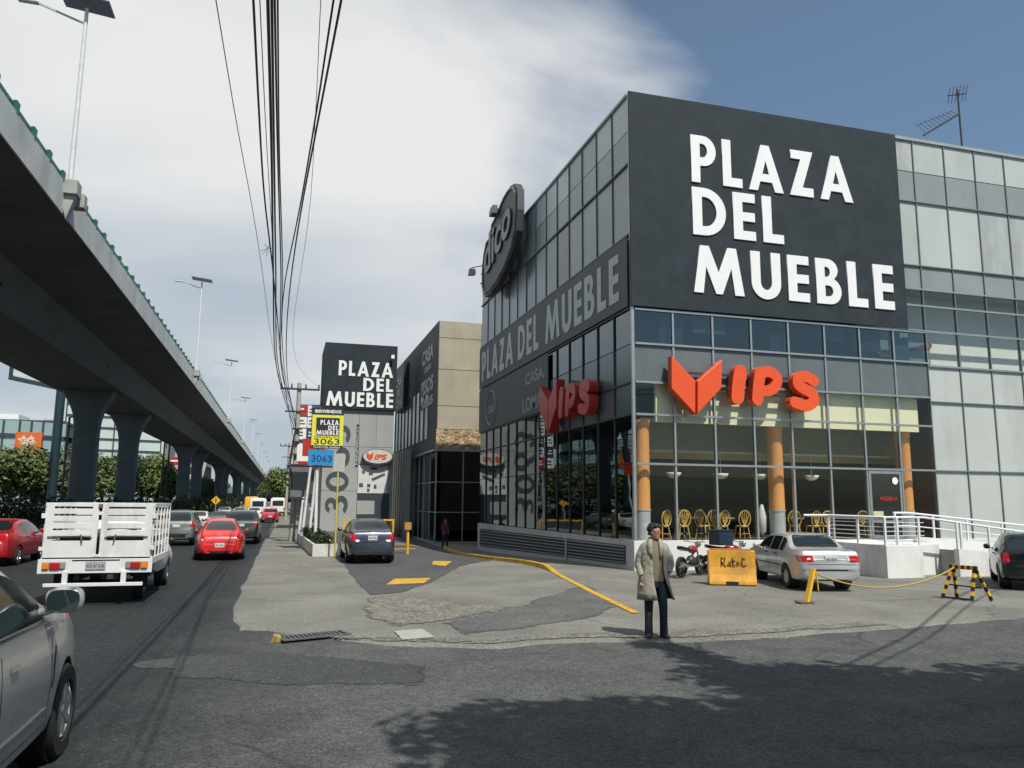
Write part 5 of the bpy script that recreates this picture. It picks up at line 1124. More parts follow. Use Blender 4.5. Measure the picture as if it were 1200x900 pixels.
# ================================================================== VEHICLES
GLS = mat('car_glass', (.012, .018, .02), .06, 0, var=0, spec=.8); TYRE = mat('tyre', (.014, .014, .014), .8, var=.1); RIM = mat('alloy_rim', (.42, .43, .44), .3, .8, var=.1); TRIM = mat('black_trim', (.015, .016, .017), .5)
TLR = mat('tail_red', (.45, .010, .008), .15, var=.05, coat=.5); TLC = mat('lamp_clear', (.55, .5, .47), .15, var=.05, coat=.5); AMB = mat('lamp_amber', (.75, .22, .02), .2); PLT = mat('plate_white', (.6, .62, .6), .4); INKP = mat('plate_ink', (.08, .10, .10), .5); CHR = mat('chrome', (.6, .61, .62), .15, 1.0, var=.03)
def interp(tab, y):
    if y <= tab[0][0]: return tab[0][1]
    for i in range(len(tab)-1):
        a, b = tab[i], tab[i+1]
        if y <= b[0]:
            h = b[0]-a[0]; t = (y-a[0])/h if h > 0 else 1
            def sl(k):
                if k <= 0 or k >= len(tab)-1: return (tab[min(k+1, len(tab)-1)][1]-tab[max(k-1, 0)][1])/max(1e-6, tab[min(k+1, len(tab)-1)][0]-tab[max(k-1, 0)][0])
                s0 = (tab[k][1]-tab[k-1][1])/(tab[k][0]-tab[k-1][0]); s1 = (tab[k+1][1]-tab[k][1])/(tab[k+1][0]-tab[k][0])
                return 0 if s0*s1 <= 0 else 2*s0*s1/(s0+s1)
            m0, m1 = sl(i)*h, sl(i+1)*h
            return (2*t**3-3*t*t+1)*a[1]+(t**3-2*t*t+t)*m0+(-2*t**3+3*t*t)*b[1]+(t**3-t*t)*m1
    return tab[-1][1]
def wheel_objs(parent, x, y, r_, wd, rimm=RIM, spokes=5, rr=.64):
    """wheel centre at (x, y, r_); x sign tells which side faces outwards"""
    s = 1 if x > 0 else -1
    t = MB(); hw = wd/2
    t.lathe([(r_*.60, -hw), (r_*.93, -hw), (r_, -hw*.72), (r_, hw*.72), (r_*.95, hw*.96), (r_*rr+.01, hw), (r_*rr, hw*.7), (r_*.58, hw*.3), (r_*.58, -hw*.8)], 28, 'x')
    if s < 0: t.v = [(-a, b, c) for a, b, c in t.v]
    w_ = t.build('wheel', TYRE, parent, smooth=40); w_.location = (x-s*hw, y, r_)
    m_ = MB(); R_ = r_*rr
    m_.lathe([(R_*.99, hw*.78), (R_*.90, hw*.86), (R_*.86, hw*.55), (.02, hw*.35)], 24, 'x')
    for k in range(spokes):
        a = 2*math.pi*k/spokes+.3; m_.bar((hw*.66, .03*math.cos(a), .03*math.sin(a)), (hw*.78, R_*.90*math.cos(a), R_*.90*math.sin(a)), R_*.24, .03, (1, 0, 0))
    m_.lathe([(R_*.2, hw*.80), (R_*.16, hw*.88), (.01, hw*.88)], 12, 'x')
    if s < 0: m_.v = [(-a, b, c) for a, b, c in m_.v]
    o = m_.build('rim', rimm, w_, smooth=35)
    return w_
def make_car(name, label, cat, x, y, rz, paint, S, group=None, z=ROADZ, detail=True):
    """S: L W H T(top profile, y from the rear) B(belt) zb glass keys; the car faces its local +Y"""
    t = thing(name, label, cat, (x, y, z), rz, group); L, W = S['L'], S['W']/2; T, B = S['T'], S['B']; zb = S.get('zb', .22); gh_ = S.get('gm', .48); tum = S.get('tumble', .20)
    N_ = 56; ring_n = 0; rings = []
    ep = S.get('end', .80); pn = S.get('pn', 3.2)
    def sec(yv, k=1.0, yo=0):
        u = abs(yv-L/2)/(L/2); Wy = W*(ep+(1-ep)*(max(0, 1-u**pn))**(1/2.4)); Tz = interp(T, yv); Bz = min(interp(B, yv), Tz-.015); g = Tz-Bz; gi = min(1, g/gh_)
        zb_ = zb+.06*max(0, (u-.86)/.14)
        wr = Wy*(.93-tum*gi)
        wm = W*.86*(ep+(1-ep)*(max(0, 1-u**pn))**(1/2.4))*(1 if g > .1 else 1)
        P = [(0, zb_), (Wy*.80, zb_), (Wy*.955, zb_+.05), (Wy*.985, zb_+.16), (Wy*1.0, zb_+(Bz-zb_)*.50), (Wy*.992, zb_+(Bz-zb_)*.74), (Wy*.968, Bz-.045), (Wy*.945, Bz)]
        if g > .06: P += [(Wy*.945+(wr-Wy*.945)*.5, Bz+g*.42), (wr, Bz+g*.80), (wr-.055-.02*gi, Bz+g*.945), (wr*.60, Tz-.012), (wr*.28, Tz-.003), (0, Tz)]
        else: P += [(Wy*.92, Bz+g*.4), (Wy*.88, Bz+g*.7), (Wy*.80, Bz+g*.9), (Wy*.55, Tz-.006), (Wy*.28, Tz-.002), (0, Tz)]
        cz = (zb_+Tz)/2
        P = [(a*k, cz+(b-cz)*k) for a, b in P]
        return [(a, yv+yo-L/2, b) for a, b in P] + [(-a, yv+yo-L/2, b) for a, b in P[-2:0:-1]]
    ysamp = sorted(set([round(v, 4) for v in [0, .02, .05, .1, .16, .24, L-.24, L-.16, L-.1, L-.05, L-.02, L] + [L*i/N_ for i in range(1, N_)]]))
    rings.append(sec(0, .93, -.035))
    for yv in ysamp: rings.append(sec(yv))
    rings.append(sec(L, .93, -0.0 if False else .035))
    body = MB().loft(rings).mesh('body')
    ow = bpy.data.objects.new('tmp', body); COL.objects.link(ow)
    wr_, wx, wyr, wyf = S['wr'], W-.015, S['wy'][0]-L/2, S['wy'][1]-L/2
    cut = MB(); ca = S.get('arch', .055)
    for wy in (wyr, wyf):
        for s in (1, -1):
            g = [[(s*(W*1.2), wy+(wr_+ca)*math.cos(2*math.pi*k/28), wr_+.01+(wr_+ca)*math.sin(2*math.pi*k/28)) for k in range(28)], [(s*(W-.30), wy+(wr_+ca)*math.cos(2*math.pi*k/28), wr_+.01+(wr_+ca)*math.sin(2*math.pi*k/28)) for k in range(28)]]
            cut.loft(g)
    oc = bpy.data.objects.new('cut', cut.mesh('cut')); COL.objects.link(oc)
    md = ow.modifiers.new('b', 'BOOLEAN'); md.operation = 'DIFFERENCE'; md.object = oc; md.solver = 'EXACT'
    bvh = BVHTree.FromPolygons([v.co.copy() for v in body.vertices], [tuple(p.vertices) for p in body.polygons])
    me = realize(ow); bpy.data.objects.remove(ow); bpy.data.objects.remove(oc)
    link('body', me, paint, t, smooth=38)
    # dark liners inside the arches
    for wy in (wyr, wyf):
        for s in (1, -1):
            if wy < -L: continue
            ln_ = MB(); ln_.lathe([(wr_+ca-.004, s*(W-.295)), (wr_+ca-.004, s*(W-.07)), (wr_+ca-.012, s*(W-.07)), (wr_+ca-.012, s*(W-.29)), (.01, s*(W-.29)), (.01, s*(W-.295))], 28, 'x', (0, wy, wr_+.01)); ln_.build('wheel_well', TRIM, t)
    for wy in (wyr, wyf):
        for s in (1, -1): wheel_objs(t, s*wx, wy, wr_, S.get('ww', .20), spokes=S.get('spokes', 5))
    DIR = {'R': Vector((-1, 0, 0)), 'L': Vector((1, 0, 0)), 'B': Vector((0, 1, 0)), 'F': Vector((0, -1, 0)), 'T': Vector((0, 0, -1))}
    def patch(nm, poly, side, m, off=.006, K=4, seg=.07, parent=t, cutr=0.0):
        """poly in metres: R/L (y from rear, z), B/F (x, z), T (x, y)"""
        d = DIR[side]; c = Vector((sum(p[0] for p in poly)/len(poly), sum(p[1] for p in poly)/len(poly))); bd_ = []
        pl = [Vector(p) for p in poly]
        if cutr > 0:
            q = []; n = len(pl)
            for i in range(n):
                a, b, e = pl[i-1], pl[i], pl[(i+1) % n]; r1 = min(cutr, (a-b).length*.4); r2 = min(cutr, (e-b).length*.4); q += [b+(a-b).normalized()*r1, b+(a-b).normalized()*r1*.3+(e-b).normalized()*r2*.3, b+(e-b).normalized()*r2]
            pl = q
        for a, b in zip(pl, pl[1:]+pl[:1]):
            n = max(1, int((b-a).length/seg))
            for i in range(n): bd_.append(a+(b-a)*(i/n))
        def hit(p):
            if side in 'RL': o_ = Vector((2.5 if side == 'R' else -2.5, p.x-L/2, p.y))
            elif side in 'BF': o_ = Vector((p.x, -L if side == 'B' else L, p.y))
            else: o_ = Vector((p.x, p.y-L/2, 4))
            h, n, _, _ = bvh.ray_cast(o_, d)
            return (h, n) if h is not None else None
        R_ = []
        for k in range(K+1):
            s_ = (k+.0)/K if k else .02; row = []
            for b in bd_:
                q = c+(b-c)*s_; h = hit(q); tries = 0
                while h is None and tries < 12: q = c+(q-c)*.94; h = hit(q); tries += 1
                if h is None: h = (Vector((0, 0, .8)), Vector((0, 0, 1)))
                nn = h[1] if h[1].dot(-d) > 0 else -h[1]; row.append((h[0], nn))
            R_.append(row)
        g = [[h+n*off for h, n in row] for row in R_] + [[h-n*.02 for h, n in R_[-1]]]
        return MB().loft(g, cap=False).build(nm, m, parent, smooth=50)
    # windows
    k1 = .02
    def swin(ya, yb_, sides='RL', m=GLS):
        n = 6; bot = []; top = []
        for i in range(n+1):
            yy = ya+(yb_-ya)*i/n; Bz = interp(B, yy); Tz = interp(T, yy); bot.append((yy, Bz+.03)); top.append((yy, max(Bz+.032, Bz+(Tz-Bz)*.80)))
        pl = bot+top[::-1]
        for s in sides: patch('side_window', pl, s, m, .004, 3, .12)
    for ya, yb_ in S['sw']: swin(ya, yb_)
    if 'rwin' in S:
        pl = S['rwin']; patch('rear_window', pl, 'B', GLS, .005, 4, .08, cutr=.08)
    if 'fwin' in S: patch('windscreen', S['fwin'], 'F', GLS, .005, 4, .08, cutr=.06)
    if 'rwinT' in S: patch('rear_window', S['rwinT'], 'T', GLS, .005, 5, .07, cutr=.08)
    if 'fwinT' in S: patch('windscreen', S['fwinT'], 'T', GLS, .005, 5, .08, cutr=.06)
    for pl, m in S.get('tail', []):
        patch('tail_light', pl, 'B', m, .010, 3, .05, cutr=.03); patch('tail_light', [(-a, b) for a, b in pl][::-1], 'B', m, .010, 3, .05, cutr=.03)
    for nm, side, pl, m in S.get('dec', []): patch(nm, pl, side, m, .006, 2, .06)
    if detail:
        for pl in S.get('seams', []):
            for s in 'RL': patch('door_seam', pl, s, TRIM, .0015, 2, .08)
        for (yy, zz_) in S.get('handles', []):
            for s in 'RL': patch('door_handle', [(yy-.08, zz_-.015), (yy+.08, zz_-.015), (yy+.08, zz_+.015), (yy-.08, zz_+.015)], s, S.get('hm', TRIM), .025, 2, .06)
    if 'plate' in S:
        px_, pz = S['plate']; h_, _, _, _ = bvh.ray_cast(Vector((0, -L, pz)), Vector((0, 1, 0)))
        o = MB().box((-.16, h_.y-.015, pz-.075), (.16, h_.y+.05, pz+.075)).build('license_plate', PLT, t)
        if detail: text(S.get('ptxt', '284 XKM'), (-.14, h_.y-.0155, pz-.035), (1, 0, 0), V3, .085, INKP, o, .002, .003, width=.28)
    if 'mirror' in S:
        my, mz, mw = S['mirror']
        for s in (1, -1):
            hw = W*.93; m_ = MB(); rr_ = []
            for k, q in ((0, .55), (.25, .95), (.6, 1.0), (.9, .8), (1.0, .45)):
                rr_.append([(s*(hw+.05+mw*k), my-L/2+.05*math.cos(a)*q+.02*k, mz+.075*math.sin(a)*q+.005) for a in [2*math.pi*i/12 for i in range(12)]])
            m_.loft(rr_).tube([(s*(hw-.06), my-L/2+.03, mz-.06), (s*(hw+.08), my-L/2, mz-.02)], .022, 6); o = m_.build('side_mirror', S.get('mm', paint), t, smooth=60)
    if S.get('wiper'): pass
    return t, patch, bvh
paintm = lambda n, c, met=0.0, r_=.32: mat(n, c, r_, met, var=.05, scale=2, coat=.6, dirt=.22)
# --- kinds
def tl(x0, z0, x1, z1): return [(x0, z0), (x1, z0), (x1, z1), (x0, z1)]
SEDAN = dict(L=4.33, W=1.68, wr=.29, wy=(.93, 3.36), ww=.18, zb=.22, end=.84, pn=4,
  T=[(0, .80), (.03, .93), (.10, 1.0), (.45, 1.01), (.72, 1.03), (1.35, 1.35), (1.75, 1.385), (2.3, 1.38), (2.62, 1.32), (3.30, .97), (3.9, .88), (4.2, .80), (4.33, .62)], B=[(0, .90), (1.5, .90), (3.2, .86), (4.33, .70)],
  sw=[(1.12, 1.45), (1.52, 2.13), (2.20, 2.98)], rwin=[(-.60, 1.04), (.60, 1.04), (.50, 1.33), (-.50, 1.33)], fwin=[(-.62, 1.0), (.62, 1.0), (.50, 1.32), (-.50, 1.32)],
  tail=[(tl(.46, .72, .78, .87), TLR), (tl(.40, .73, .455, .86), TLC)], plate=(0, .79), seams=[tl(1.485, .32, 1.497, .9), tl(2.165, .30, 2.177, .9), tl(3.02, .32, 3.032, .88), tl(1.48, .29, 3.03, .30)], handles=[(1.62, .84), (2.32, .84)], mirror=(2.92, .97, .15),
  dec=[('bumper_strip', 'B', tl(-.72, .50, .72, .54), TRIM), ('trunk_seam', 'B', tl(-.66, .655, .66, .665), TRIM), ('side_strip', 'R', tl(1.2, .545, 2.95, .575), TRIM), ('side_strip', 'L', tl(1.2, .545, 2.95, .575), TRIM)])
SEDAN2 = dict(SEDAN, L=4.45, W=1.72, T=[(0, .78), (.03, .95), (.10, 1.08), (.50, 1.10), (.62, 1.12), (1.30, 1.44), (1.8, 1.50), (2.3, 1.49), (2.75, 1.40), (3.45, 1.02), (4.0, .93), (4.3, .80), (4.45, .6)], B=[(0, .98), (1.5, .96), (3.3, .92), (4.45, .7)], wr=.31, wy=(.90, 3.50),
  sw=[(1.10, 1.50), (1.57, 2.2), (2.28, 3.15)], rwin=[(-.58, 1.135), (.58, 1.135), (.50, 1.43), (-.50, 1.43)], fwin=[(-.62, 1.05), (.62, 1.05), (.50, 1.42), (-.50, 1.42)], pn=3.0, end=.80,
  tail=[([(.50, .78), (.60, .74), (.80, .88), (.83, 1.03), (.60, .98)], TLR), ([(.44, .76), (.58, .73), (.60, .82), (.46, .82)], TLC)], plate=(0, .87), dec=[('trunk_seam', 'B', tl(-.60, .74, .60, .75), TRIM), ('lower_trim', 'B', tl(-.5, .30, .5, .40), TRIM), ('chrome_strip', 'B', tl(-.25, .96, .25, .99), CHR), ('badge', 'B', tl(-.05, 1.0, .05, 1.05), CHR)],
  seams=[tl(1.53, .32, 1.542, .98), tl(2.235, .30, 2.247, .98), tl(3.18, .32, 3.192, .94)], handles=[(1.70, .90), (2.42, .90)], mirror=(3.0, 1.06, .17))
BEETLE = dict(L=4.28, W=1.80, wr=.335, wy=(.85, 3.39), ww=.22, zb=.20, end=.66, pn=2.3, tumble=.33, gm=.55,
  T=[(0, .58), (.03, .76), (.12, .90), (.35, 1.02), (.60, 1.14), (.9, 1.29), (1.3, 1.43), (1.8, 1.50), (2.3, 1.47), (2.7, 1.33), (3.1, 1.07), (3.5, .97), (3.9, .84), (4.15, .68), (4.28, .5)], B=[(0, .70), (.3, .84), (1.0, .88), (3.0, .88), (4.0, .72), (4.28, .52)],
  sw=[(1.15, 1.75), (1.83, 2.85)], rwin=[(-.56, 1.08), (.56, 1.08), (.40, 1.40), (-.40, 1.40)], fwin=[(-.55, 1.1), (.55, 1.1), (.42, 1.40), (-.42, 1.40)],
  tail=[([(.50, .76), (.60, .70), (.78, .72), (.80, .84), (.62, .90), (.52, .86)], TLR), ([(.54, .74), (.62, .71), (.66, .76), (.58, .79)], TLC)], plate=(0, .56), seams=[tl(1.78, .32, 1.79, .88), tl(2.95, .34, 2.96, .87)], handles=[(1.98, .78)], mirror=(2.75, .98, .12),
  dec=[('lower_trim', 'B', tl(-.62, .24, .62, .36), TRIM), ('hatch_seam', 'B', tl(-.48, .655, .48, .663), TRIM), ('badge', 'B', [(.07*math.cos(a*.628), .90+.055*math.sin(a*.628)) for a in range(10)], CHR)])
HATCH = dict(L=3.8, W=1.66, wr=.29, wy=(.62, 3.05), ww=.18, zb=.20, end=.86, pn=4,
  T=[(0, .75), (.02, .90), (.06, 1.0), (.40, 1.36), (.62, 1.42), (1.6, 1.44), (2.1, 1.37), (2.75, .98), (3.4, .88), (3.7, .78), (3.8, .6)], B=[(0, .90), (1.0, .90), (2.8, .86), (3.8, .7)],
  sw=[(.42, .78), (.85, 1.45), (1.52, 2.42)], rwin=[(-.60, 1.0), (.60, 1.0), (.50, 1.34), (-.50, 1.34)], fwin=[(-.62, 1.0), (.62, 1.0), (.50, 1.35), (-.50, 1.35)], tail=[(tl(.58, .68, .76, .92), TLR)], plate=(0, .62), seams=[tl(.81, .32, .82, .9), tl(1.48, .30, 1.49, .9), tl(2.5, .32, 2.51, .88)], handles=[(1.0, .84), (1.65, .84)], mirror=(2.45, .98, .16),
  dec=[('bumper', 'B', tl(-.76, .30, .76, .46), TRIM), ('badge', 'B', [(.07*math.cos(a*.628), .88+.06*math.sin(a*.628)) for a in range(10)], CHR)])
SUV = dict(L=4.5, W=1.84, wr=.36, wy=(.85, 3.55), ww=.23, zb=.28, end=.84, pn=3.4, tumble=.17, gm=.55,
  T=[(0, .90), (.02, 1.05), (.08, 1.15), (.50, 1.56), (.75, 1.66), (1.8, 1.70), (2.5, 1.62), (3.3, 1.18), (4.0, 1.06), (4.35, .92), (4.5, .65)], B=[(0, 1.05), (1.2, 1.07), (3.3, 1.03), (4.5, .75)],
  sw=[(.55, .98), (1.06, 1.80), (1.90, 2.98)], rwin=[(-.64, 1.18), (.64, 1.18), (.54, 1.58), (-.54, 1.58)], fwin=[(-.68, 1.2), (.68, 1.2), (.55, 1.6), (-.55, 1.6)], tail=[([(.60, .90), (.84, .90), (.84, 1.12), (.68, 1.15)], TLR)], plate=(0, .95), seams=[tl(1.01, .40, 1.022, 1.05), tl(1.84, .38, 1.852, 1.05), tl(3.02, .40, 3.032, 1.03)], handles=[(1.20, .97), (2.05, .97)], mirror=(2.95, 1.16, .20),
  dec=[('bumper', 'B', tl(-.85, .34, .85, .58), TRIM)])
# --- the cars one can tell apart
make_car('parked_sedan', 'silver four door sedan parked before the restaurant windows', 'car', 13.85, 19.2, R(-14.5), paintm('paint_silver', (.50, .51, .50), .4, .3), dict(SEDAN, ptxt='431 RTA'), z=.02)
# entrance car
make_car('sedan', 'dark blue grey sedan driving up to the yellow entrance rails', 'car', 3.05, 30.1, R(0), paintm('paint_slate', (.055, .062, .085), .5, .28), dict(SEDAN2, ptxt='662 YCN'), z=.03)
bt_, bp_, bv_ = make_car('compact_car', 'bright red rounded beetle shaped car in the right lane ahead of the truck', 'car', -2.25, 33.0, R(3.0), paintm('paint_red', (.60, .022, .018), 0, .3), dict(BEETLE, ptxt='205 WKL'))
hh_ = bv_.ray_cast(Vector((0, -5, .90)), Vector((0, 1, 0)))[0]
for s_, dz_ in (('V', .0), ('W', -.042)): text(s_, (0, hh_.y-.016+dz_*.3, .90+dz_), (1, 0, 0), V3, .058, INKP, bt_, .003, .002, align='CENTER', name='emblem')
make_car('hatchback', 'black hatchback cut by the right edge of the photo', 'car', 20.0, 17.45, R(-43), paintm('paint_black', (.008, .009, .011), .2, .28), HATCH, z=.03)
make_car('sedan', 'deep red sedan at the left photo edge beside the white truck', 'car', -9.15, 31.3, R(0), paintm('paint_deep_red', (.42, .012, .018), .2, .3), dict(SEDAN2, ptxt='118 NPS'))
# near silver car on the left
NEAR = dict(SUV, L=4.75, W=1.88, wr=.38, wy=(.95, 3.78), zb=.30, T=[(0, 1.0), (.02, 1.15), (.08, 1.25), (.50, 1.62), (.8, 1.74), (1.9, 1.78), (2.35, 1.75), (3.25, 1.33), (4.1, 1.20), (4.55, 1.02), (4.75, .7)], B=[(0, 1.2), (1.2, 1.23), (3.2, 1.21), (4.1, 1.10), (4.75, .75)], sw=[(.55, 1.0), (1.08, 1.90), (2.0, 3.02)], rwin=[(-.64, 1.30), (.64, 1.30), (.54, 1.66), (-.54, 1.66)],
  seams=[tl(1.95, .44, 1.962, 1.14), tl(3.16, .46, 3.172, 1.10), tl(1.03, .44, 1.042, 1.14), tl(1.05, .425, 3.16, .435)], handles=[(1.30, 1.03), (2.17, 1.03)], hm=CHR, mirror=(3.02, 1.13, .0), spokes=7, pn=2.6, end=.66, wiper=0)
NEAR.pop('mirror')
nc, npatch, nbvh = make_car('near_car', 'large silver car cut by the left photo edge, its mirror and front wheel in view', 'car', -2.64, 6.50, R(0), paintm('paint_grey_silver', (.46, .47, .47), .45, .28), NEAR)
for s in 'RL':
    npatch('fender_vent', [(3.215, .68), (3.25, .68), (3.30, 1.0), (3.27, 1.0)], s, TRIM, .004, 2, .06)
    npatch('sill_strip', [(1.05, .52), (3.12, .52), (3.12, .555), (1.05, .555)], s, CHR, .012, 2, .1)
    npatch('window_chrome', [(1.0, 1.238), (3.0, 1.222), (3.0, 1.234), (1.0, 1.252)], s, CHR, .010, 2, .1)
for s in (1, -1):
    m_ = MB(); cx_, cy_, cz_ = s*(.88), 2.93-4.75/2, 1.40
    rr_ = []
    for q, yo in ((.80, -.055), (1.0, -.03), (1.0, .02), (.8, .075), (.4, .11)):
        rr_.append([(cx_+s*(.155+.135*q*math.copysign(abs(math.cos(a))**.7, math.cos(a))), cy_+yo, cz_+.10*q*math.copysign(abs(math.sin(a))**.7, math.sin(a))) for a in [2*math.pi*i/20 for i in range(20)]])
    m_.loft(rr_); m_.tube([(cx_-s*.02, cy_+.03, cz_-.10), (cx_+s*.10, cy_+.01, cz_-.06)], .035, 8); o = m_.build('side_mirror', MATS['paint_grey_silver'], nc, smooth=60)
    g_ = MB(); g_.loft([[(cx_+s*(.155+.115*math.copysign(abs(math.cos(a))**.7, math.cos(a))), cy_+yo, cz_+.08*math.copysign(abs(math.sin(a))**.7, math.sin(a))) for a in [2*math.pi*i/20 for i in range(20)]] for yo in (-.060, -.05)]); g_.build('mirror_glass', mat('mirror_glass', (.12, .15, .16), .05, 1.0, var=0), o)
# --- traffic further on (label, kind, px, py of the rear wheels' ground line, colour)
def far_car(label, S, px, py, col, met=0.0, name='traffic_car', z=ROADZ, dx=0):
    p = onZ(px, py, ROADZ); return make_car(name, label, 'car', p.x+dx, p.y+S['L']/2+.0, 0, paintm('paint_%d_%d_%d' % tuple(int(v*100) for v in col), col, met), S, 'traffic ahead on the main road', detail=False)
far_car('grey hatchback beyond the truck bed, left of the red beetle shape', dict(SUV, W=1.7, L=4.1), 205, 640, (.20, .22, .21), .4)
far_car('dark grey crossover just right of and beyond the red rounded car', SUV, 281, 638, (.055, .06, .062), .4)
far_car('cream white sedan in the left lane beyond the grey hatchback', SEDAN, 229, 622, (.55, .54, .46))
far_car('dark car whose roof shows just above the red rounded car', SEDAN, 255, 621, (.08, .10, .11), .3)
far_car('silver blue sedan beyond the cream one', SEDAN, 262, 607.5, (.30, .32, .36), .3)
far_car('pinkish white sedan in the middle lane in front of the yellow truck', SEDAN, 280, 609, (.50, .44, .42))
far_car('white compact sedan ahead of the dark crossover', SEDAN2, 297, 611.5, (.68, .68, .66))
far_car('small bright red car far ahead in the right lane', dict(HATCH, W=1.7), 316, 612.5, (.55, .03, .04))
far_car('tiny white car between the two white buses', SEDAN, 313, 600.5, (.62, .62, .6))
far_car('tiny pale grey car behind the yellow truck at left', SEDAN, 285, 602, (.5, .5, .47))
def box_vehicle(name, label, px, py, W, L, H, m, cabm=None, cabh=None):
    p = onZ(px, py, ROADZ); t = thing(name, label, 'bus' if name == 'minibus' else 'truck', (p.x, p.y, ROADZ), 0, None)
    h0 = .45
    m_ = MB(); hw = W/2; 
    rr_ = [[(sx_*(hw-o_), yy, zz_) for sx_, zz_, o_ in ((1, h0, .0), (1, H*.5, 0), (1, H-.22, .03), (1, H-.05, .14), (1, H, .4), (-1, H, .4), (-1, H-.05, .14), (-1, H-.22, .03), (-1, H*.5, 0), (-1, h0, 0))] for yy in (.03, L-.05)]
    e0 = [[(a*.96, 0, h0+(c-h0)*.98) for a, b, c in rr_[0]]]; e1 = [[(a*.94, L, h0+(c-h0)*.94) for a, b, c in rr_[1]]]
    m_.loft(e0+rr_+e1); m_.build('body', m, t, smooth=40)
    if name == 'minibus':
        bx('rear_window', (-hw*.72, -.012, H*.55), (hw*.72, .01, H*.84), GLS, t)
        for s in (1, -1): bx('side_windows', (s*hw-.012, .6, H*.52), (s*hw+.012, L-.8, H*.80), GLS, t)
    else: bx('door_seam', (-.02, -.012, h0+.1), (.02, .0, H-.2), TRIM, t); bx('frame', (-hw*.98, -.01, h0+.02), (hw*.98, .0, h0+.12), TRIM, t)
    for s in (1, -1):
        bx('tail_light', (s*hw*.82-.09, -.02, .85), (s*hw*.82+.09, -.001, 1.15), TLR, t)
        for yy in (L*.2, L*.82): wheel_objs(t, s*(hw-.03), yy, .38, .22)
    bx('bumper', (-hw*.95, -.1, .42), (hw*.95, -.001, .62), TRIM, t); bx('license_plate', (-.16, -.115, .5), (.16, -.101, .6), PLT, t)
    return t
box_vehicle('box_truck', 'yellow box truck in the middle lane far ahead', 294, 603.5, 2.0, 5.2, 2.75, mat('truck_yellow', (.80, .42, .02), .45))
box_vehicle('minibus', 'white minibus in the middle lane right of the yellow truck', 301.5, 606, 2.0, 6, 2.5, mat('bus_white', (.72, .73, .72), .4))
box_vehicle('minibus', 'white minibus with dark rear window in the right lane beside the utility pole', 325, 604.5, 2.1, 6, 2.6, mat('bus_white', (.72, .73, .72), .4))
# --- white stake bed pickup
tk_x, tk_y = -3.68, 18.45
tp = mat('truck_white', (.72, .72, .70), .45, var=.08, scale=2.5, coat=.3, dirt=.5)
CAB = dict(L=2.75, W=1.80, wr=.33, wy=(-9, 1.80), ww=.2, zb=.42, end=.90, pn=6, tumble=.15, gm=.55, T=[(0, 1.50), (.08, 1.62), (.2, 1.655), (.9, 1.66), (1.15, 1.58), (1.70, 1.12), (2.4, 1.02), (2.65, .92), (2.75, .7)], B=[(0, 1.06), (1.7, 1.03), (2.75, .8)], sw=[(.22, 1.42)], rwin=[(-.55, 1.12), (.55, 1.12), (.5, 1.5), (-.5, 1.5)], fwin=[(-.6, 1.18), (.6, 1.18), (.5, 1.55), (-.5, 1.55)], seams=[tl(.12, .5, .13, 1.05), tl(1.45, .5, 1.46, 1.03)], handles=[(.3, .93)], mirror=(1.35, 1.15, .17), mm=TRIM)
TR, tpatch, tb = make_car('stake_truck', 'white pickup truck with tall slatted stake bed seen from behind', 'truck', tk_x, tk_y+5.05-2.75/2, R(0), tp, CAB)
for ch in [c for c in TR.children if c.name.startswith('wheel')]:
    if ch.location.y < -3:
        for g in list(ch.children): bpy.data.objects.remove(g)
        bpy.data.objects.remove(ch)
oy = -(5.05-2.75/2)                       # local y of the rear face
bw = 1.02; z0, z1 = .96, 2.10
def tb_(nm, a, b, m=tp, bev=.006): return bx(nm, (a[0], oy+a[1], a[2]), (b[0], oy+b[1], b[2]), m, TR, bev)
tb_('bed_floor', (-bw, .05, z0-.10), (bw, 2.55, z0), mat('bed_floor_grey', (.12, .12, .12), .7)); tb_('chassis_rail', (-.42, .1, .50), (-.32, 3.6, .66), TRIM); tb_('chassis_rail', (.32, .1, .50), (.42, 3.6, .66), TRIM)
# rear gate: two leaves of slats
for s in (-1, 1):
    m_ = MB(); xa, xb = (s*.03, s*bw) if s > 0 else (-bw, -.03)
    m_.box((xa, oy, z0+.02), (xb, oy+.035, z0+.36))                      # bottom panel
    m_.box((xa, oy, z0+.36), (xa+.15 if s < 0 else xa+.12, oy+.035, z1)); m_.box((xb-.12 if s < 0 else xb-.15, oy, z0+.36), (xb, oy+.035, z1))
    zz_ = z0+.46
    for k in range(4): m_.box((xa+.12, oy+.003, zz_), (xb-.12, oy+.032, zz_+.112)); zz_ += .150
    m_.box((xa+.12, oy+.002, z1-.075), (xb-.12, oy+.034, z1-.002))
    m_.build('gate_leaf', tp, TR, bevel=.004)
    m_ = MB(); m_.tube([(s*.12, oy-.02, z0+.43), (s*.34, oy-.035, z0+.46), (s*.95, oy-.02, z0+.445)], .012, 6); m_.tube([(s*.30, oy-.03, z0+.32), (s*.33, oy-.04, z0+.49)], .016, 6); m_.build('latch', mat('latch_rust', (.16, .10, .07), .6), TR)
    tb_('hinge', (s*(bw+.035)-.04, -.02, 1.78), (s*(bw+.035)+.04, .03, 1.88)); tb_('hinge', (s*(bw+.035)-.04, -.02, 1.12), (s*(bw+.035)+.04, .03, 1.20))
tb_('gate_latch', (-.04, -.03, z1-.10), (.04, -.001, z1-.02), mat('latch_rust', (.16, .10, .07), .6)); tb_('gate_latch', (-.06, -.03, z0+.03), (.06, -.001, z0+.08))
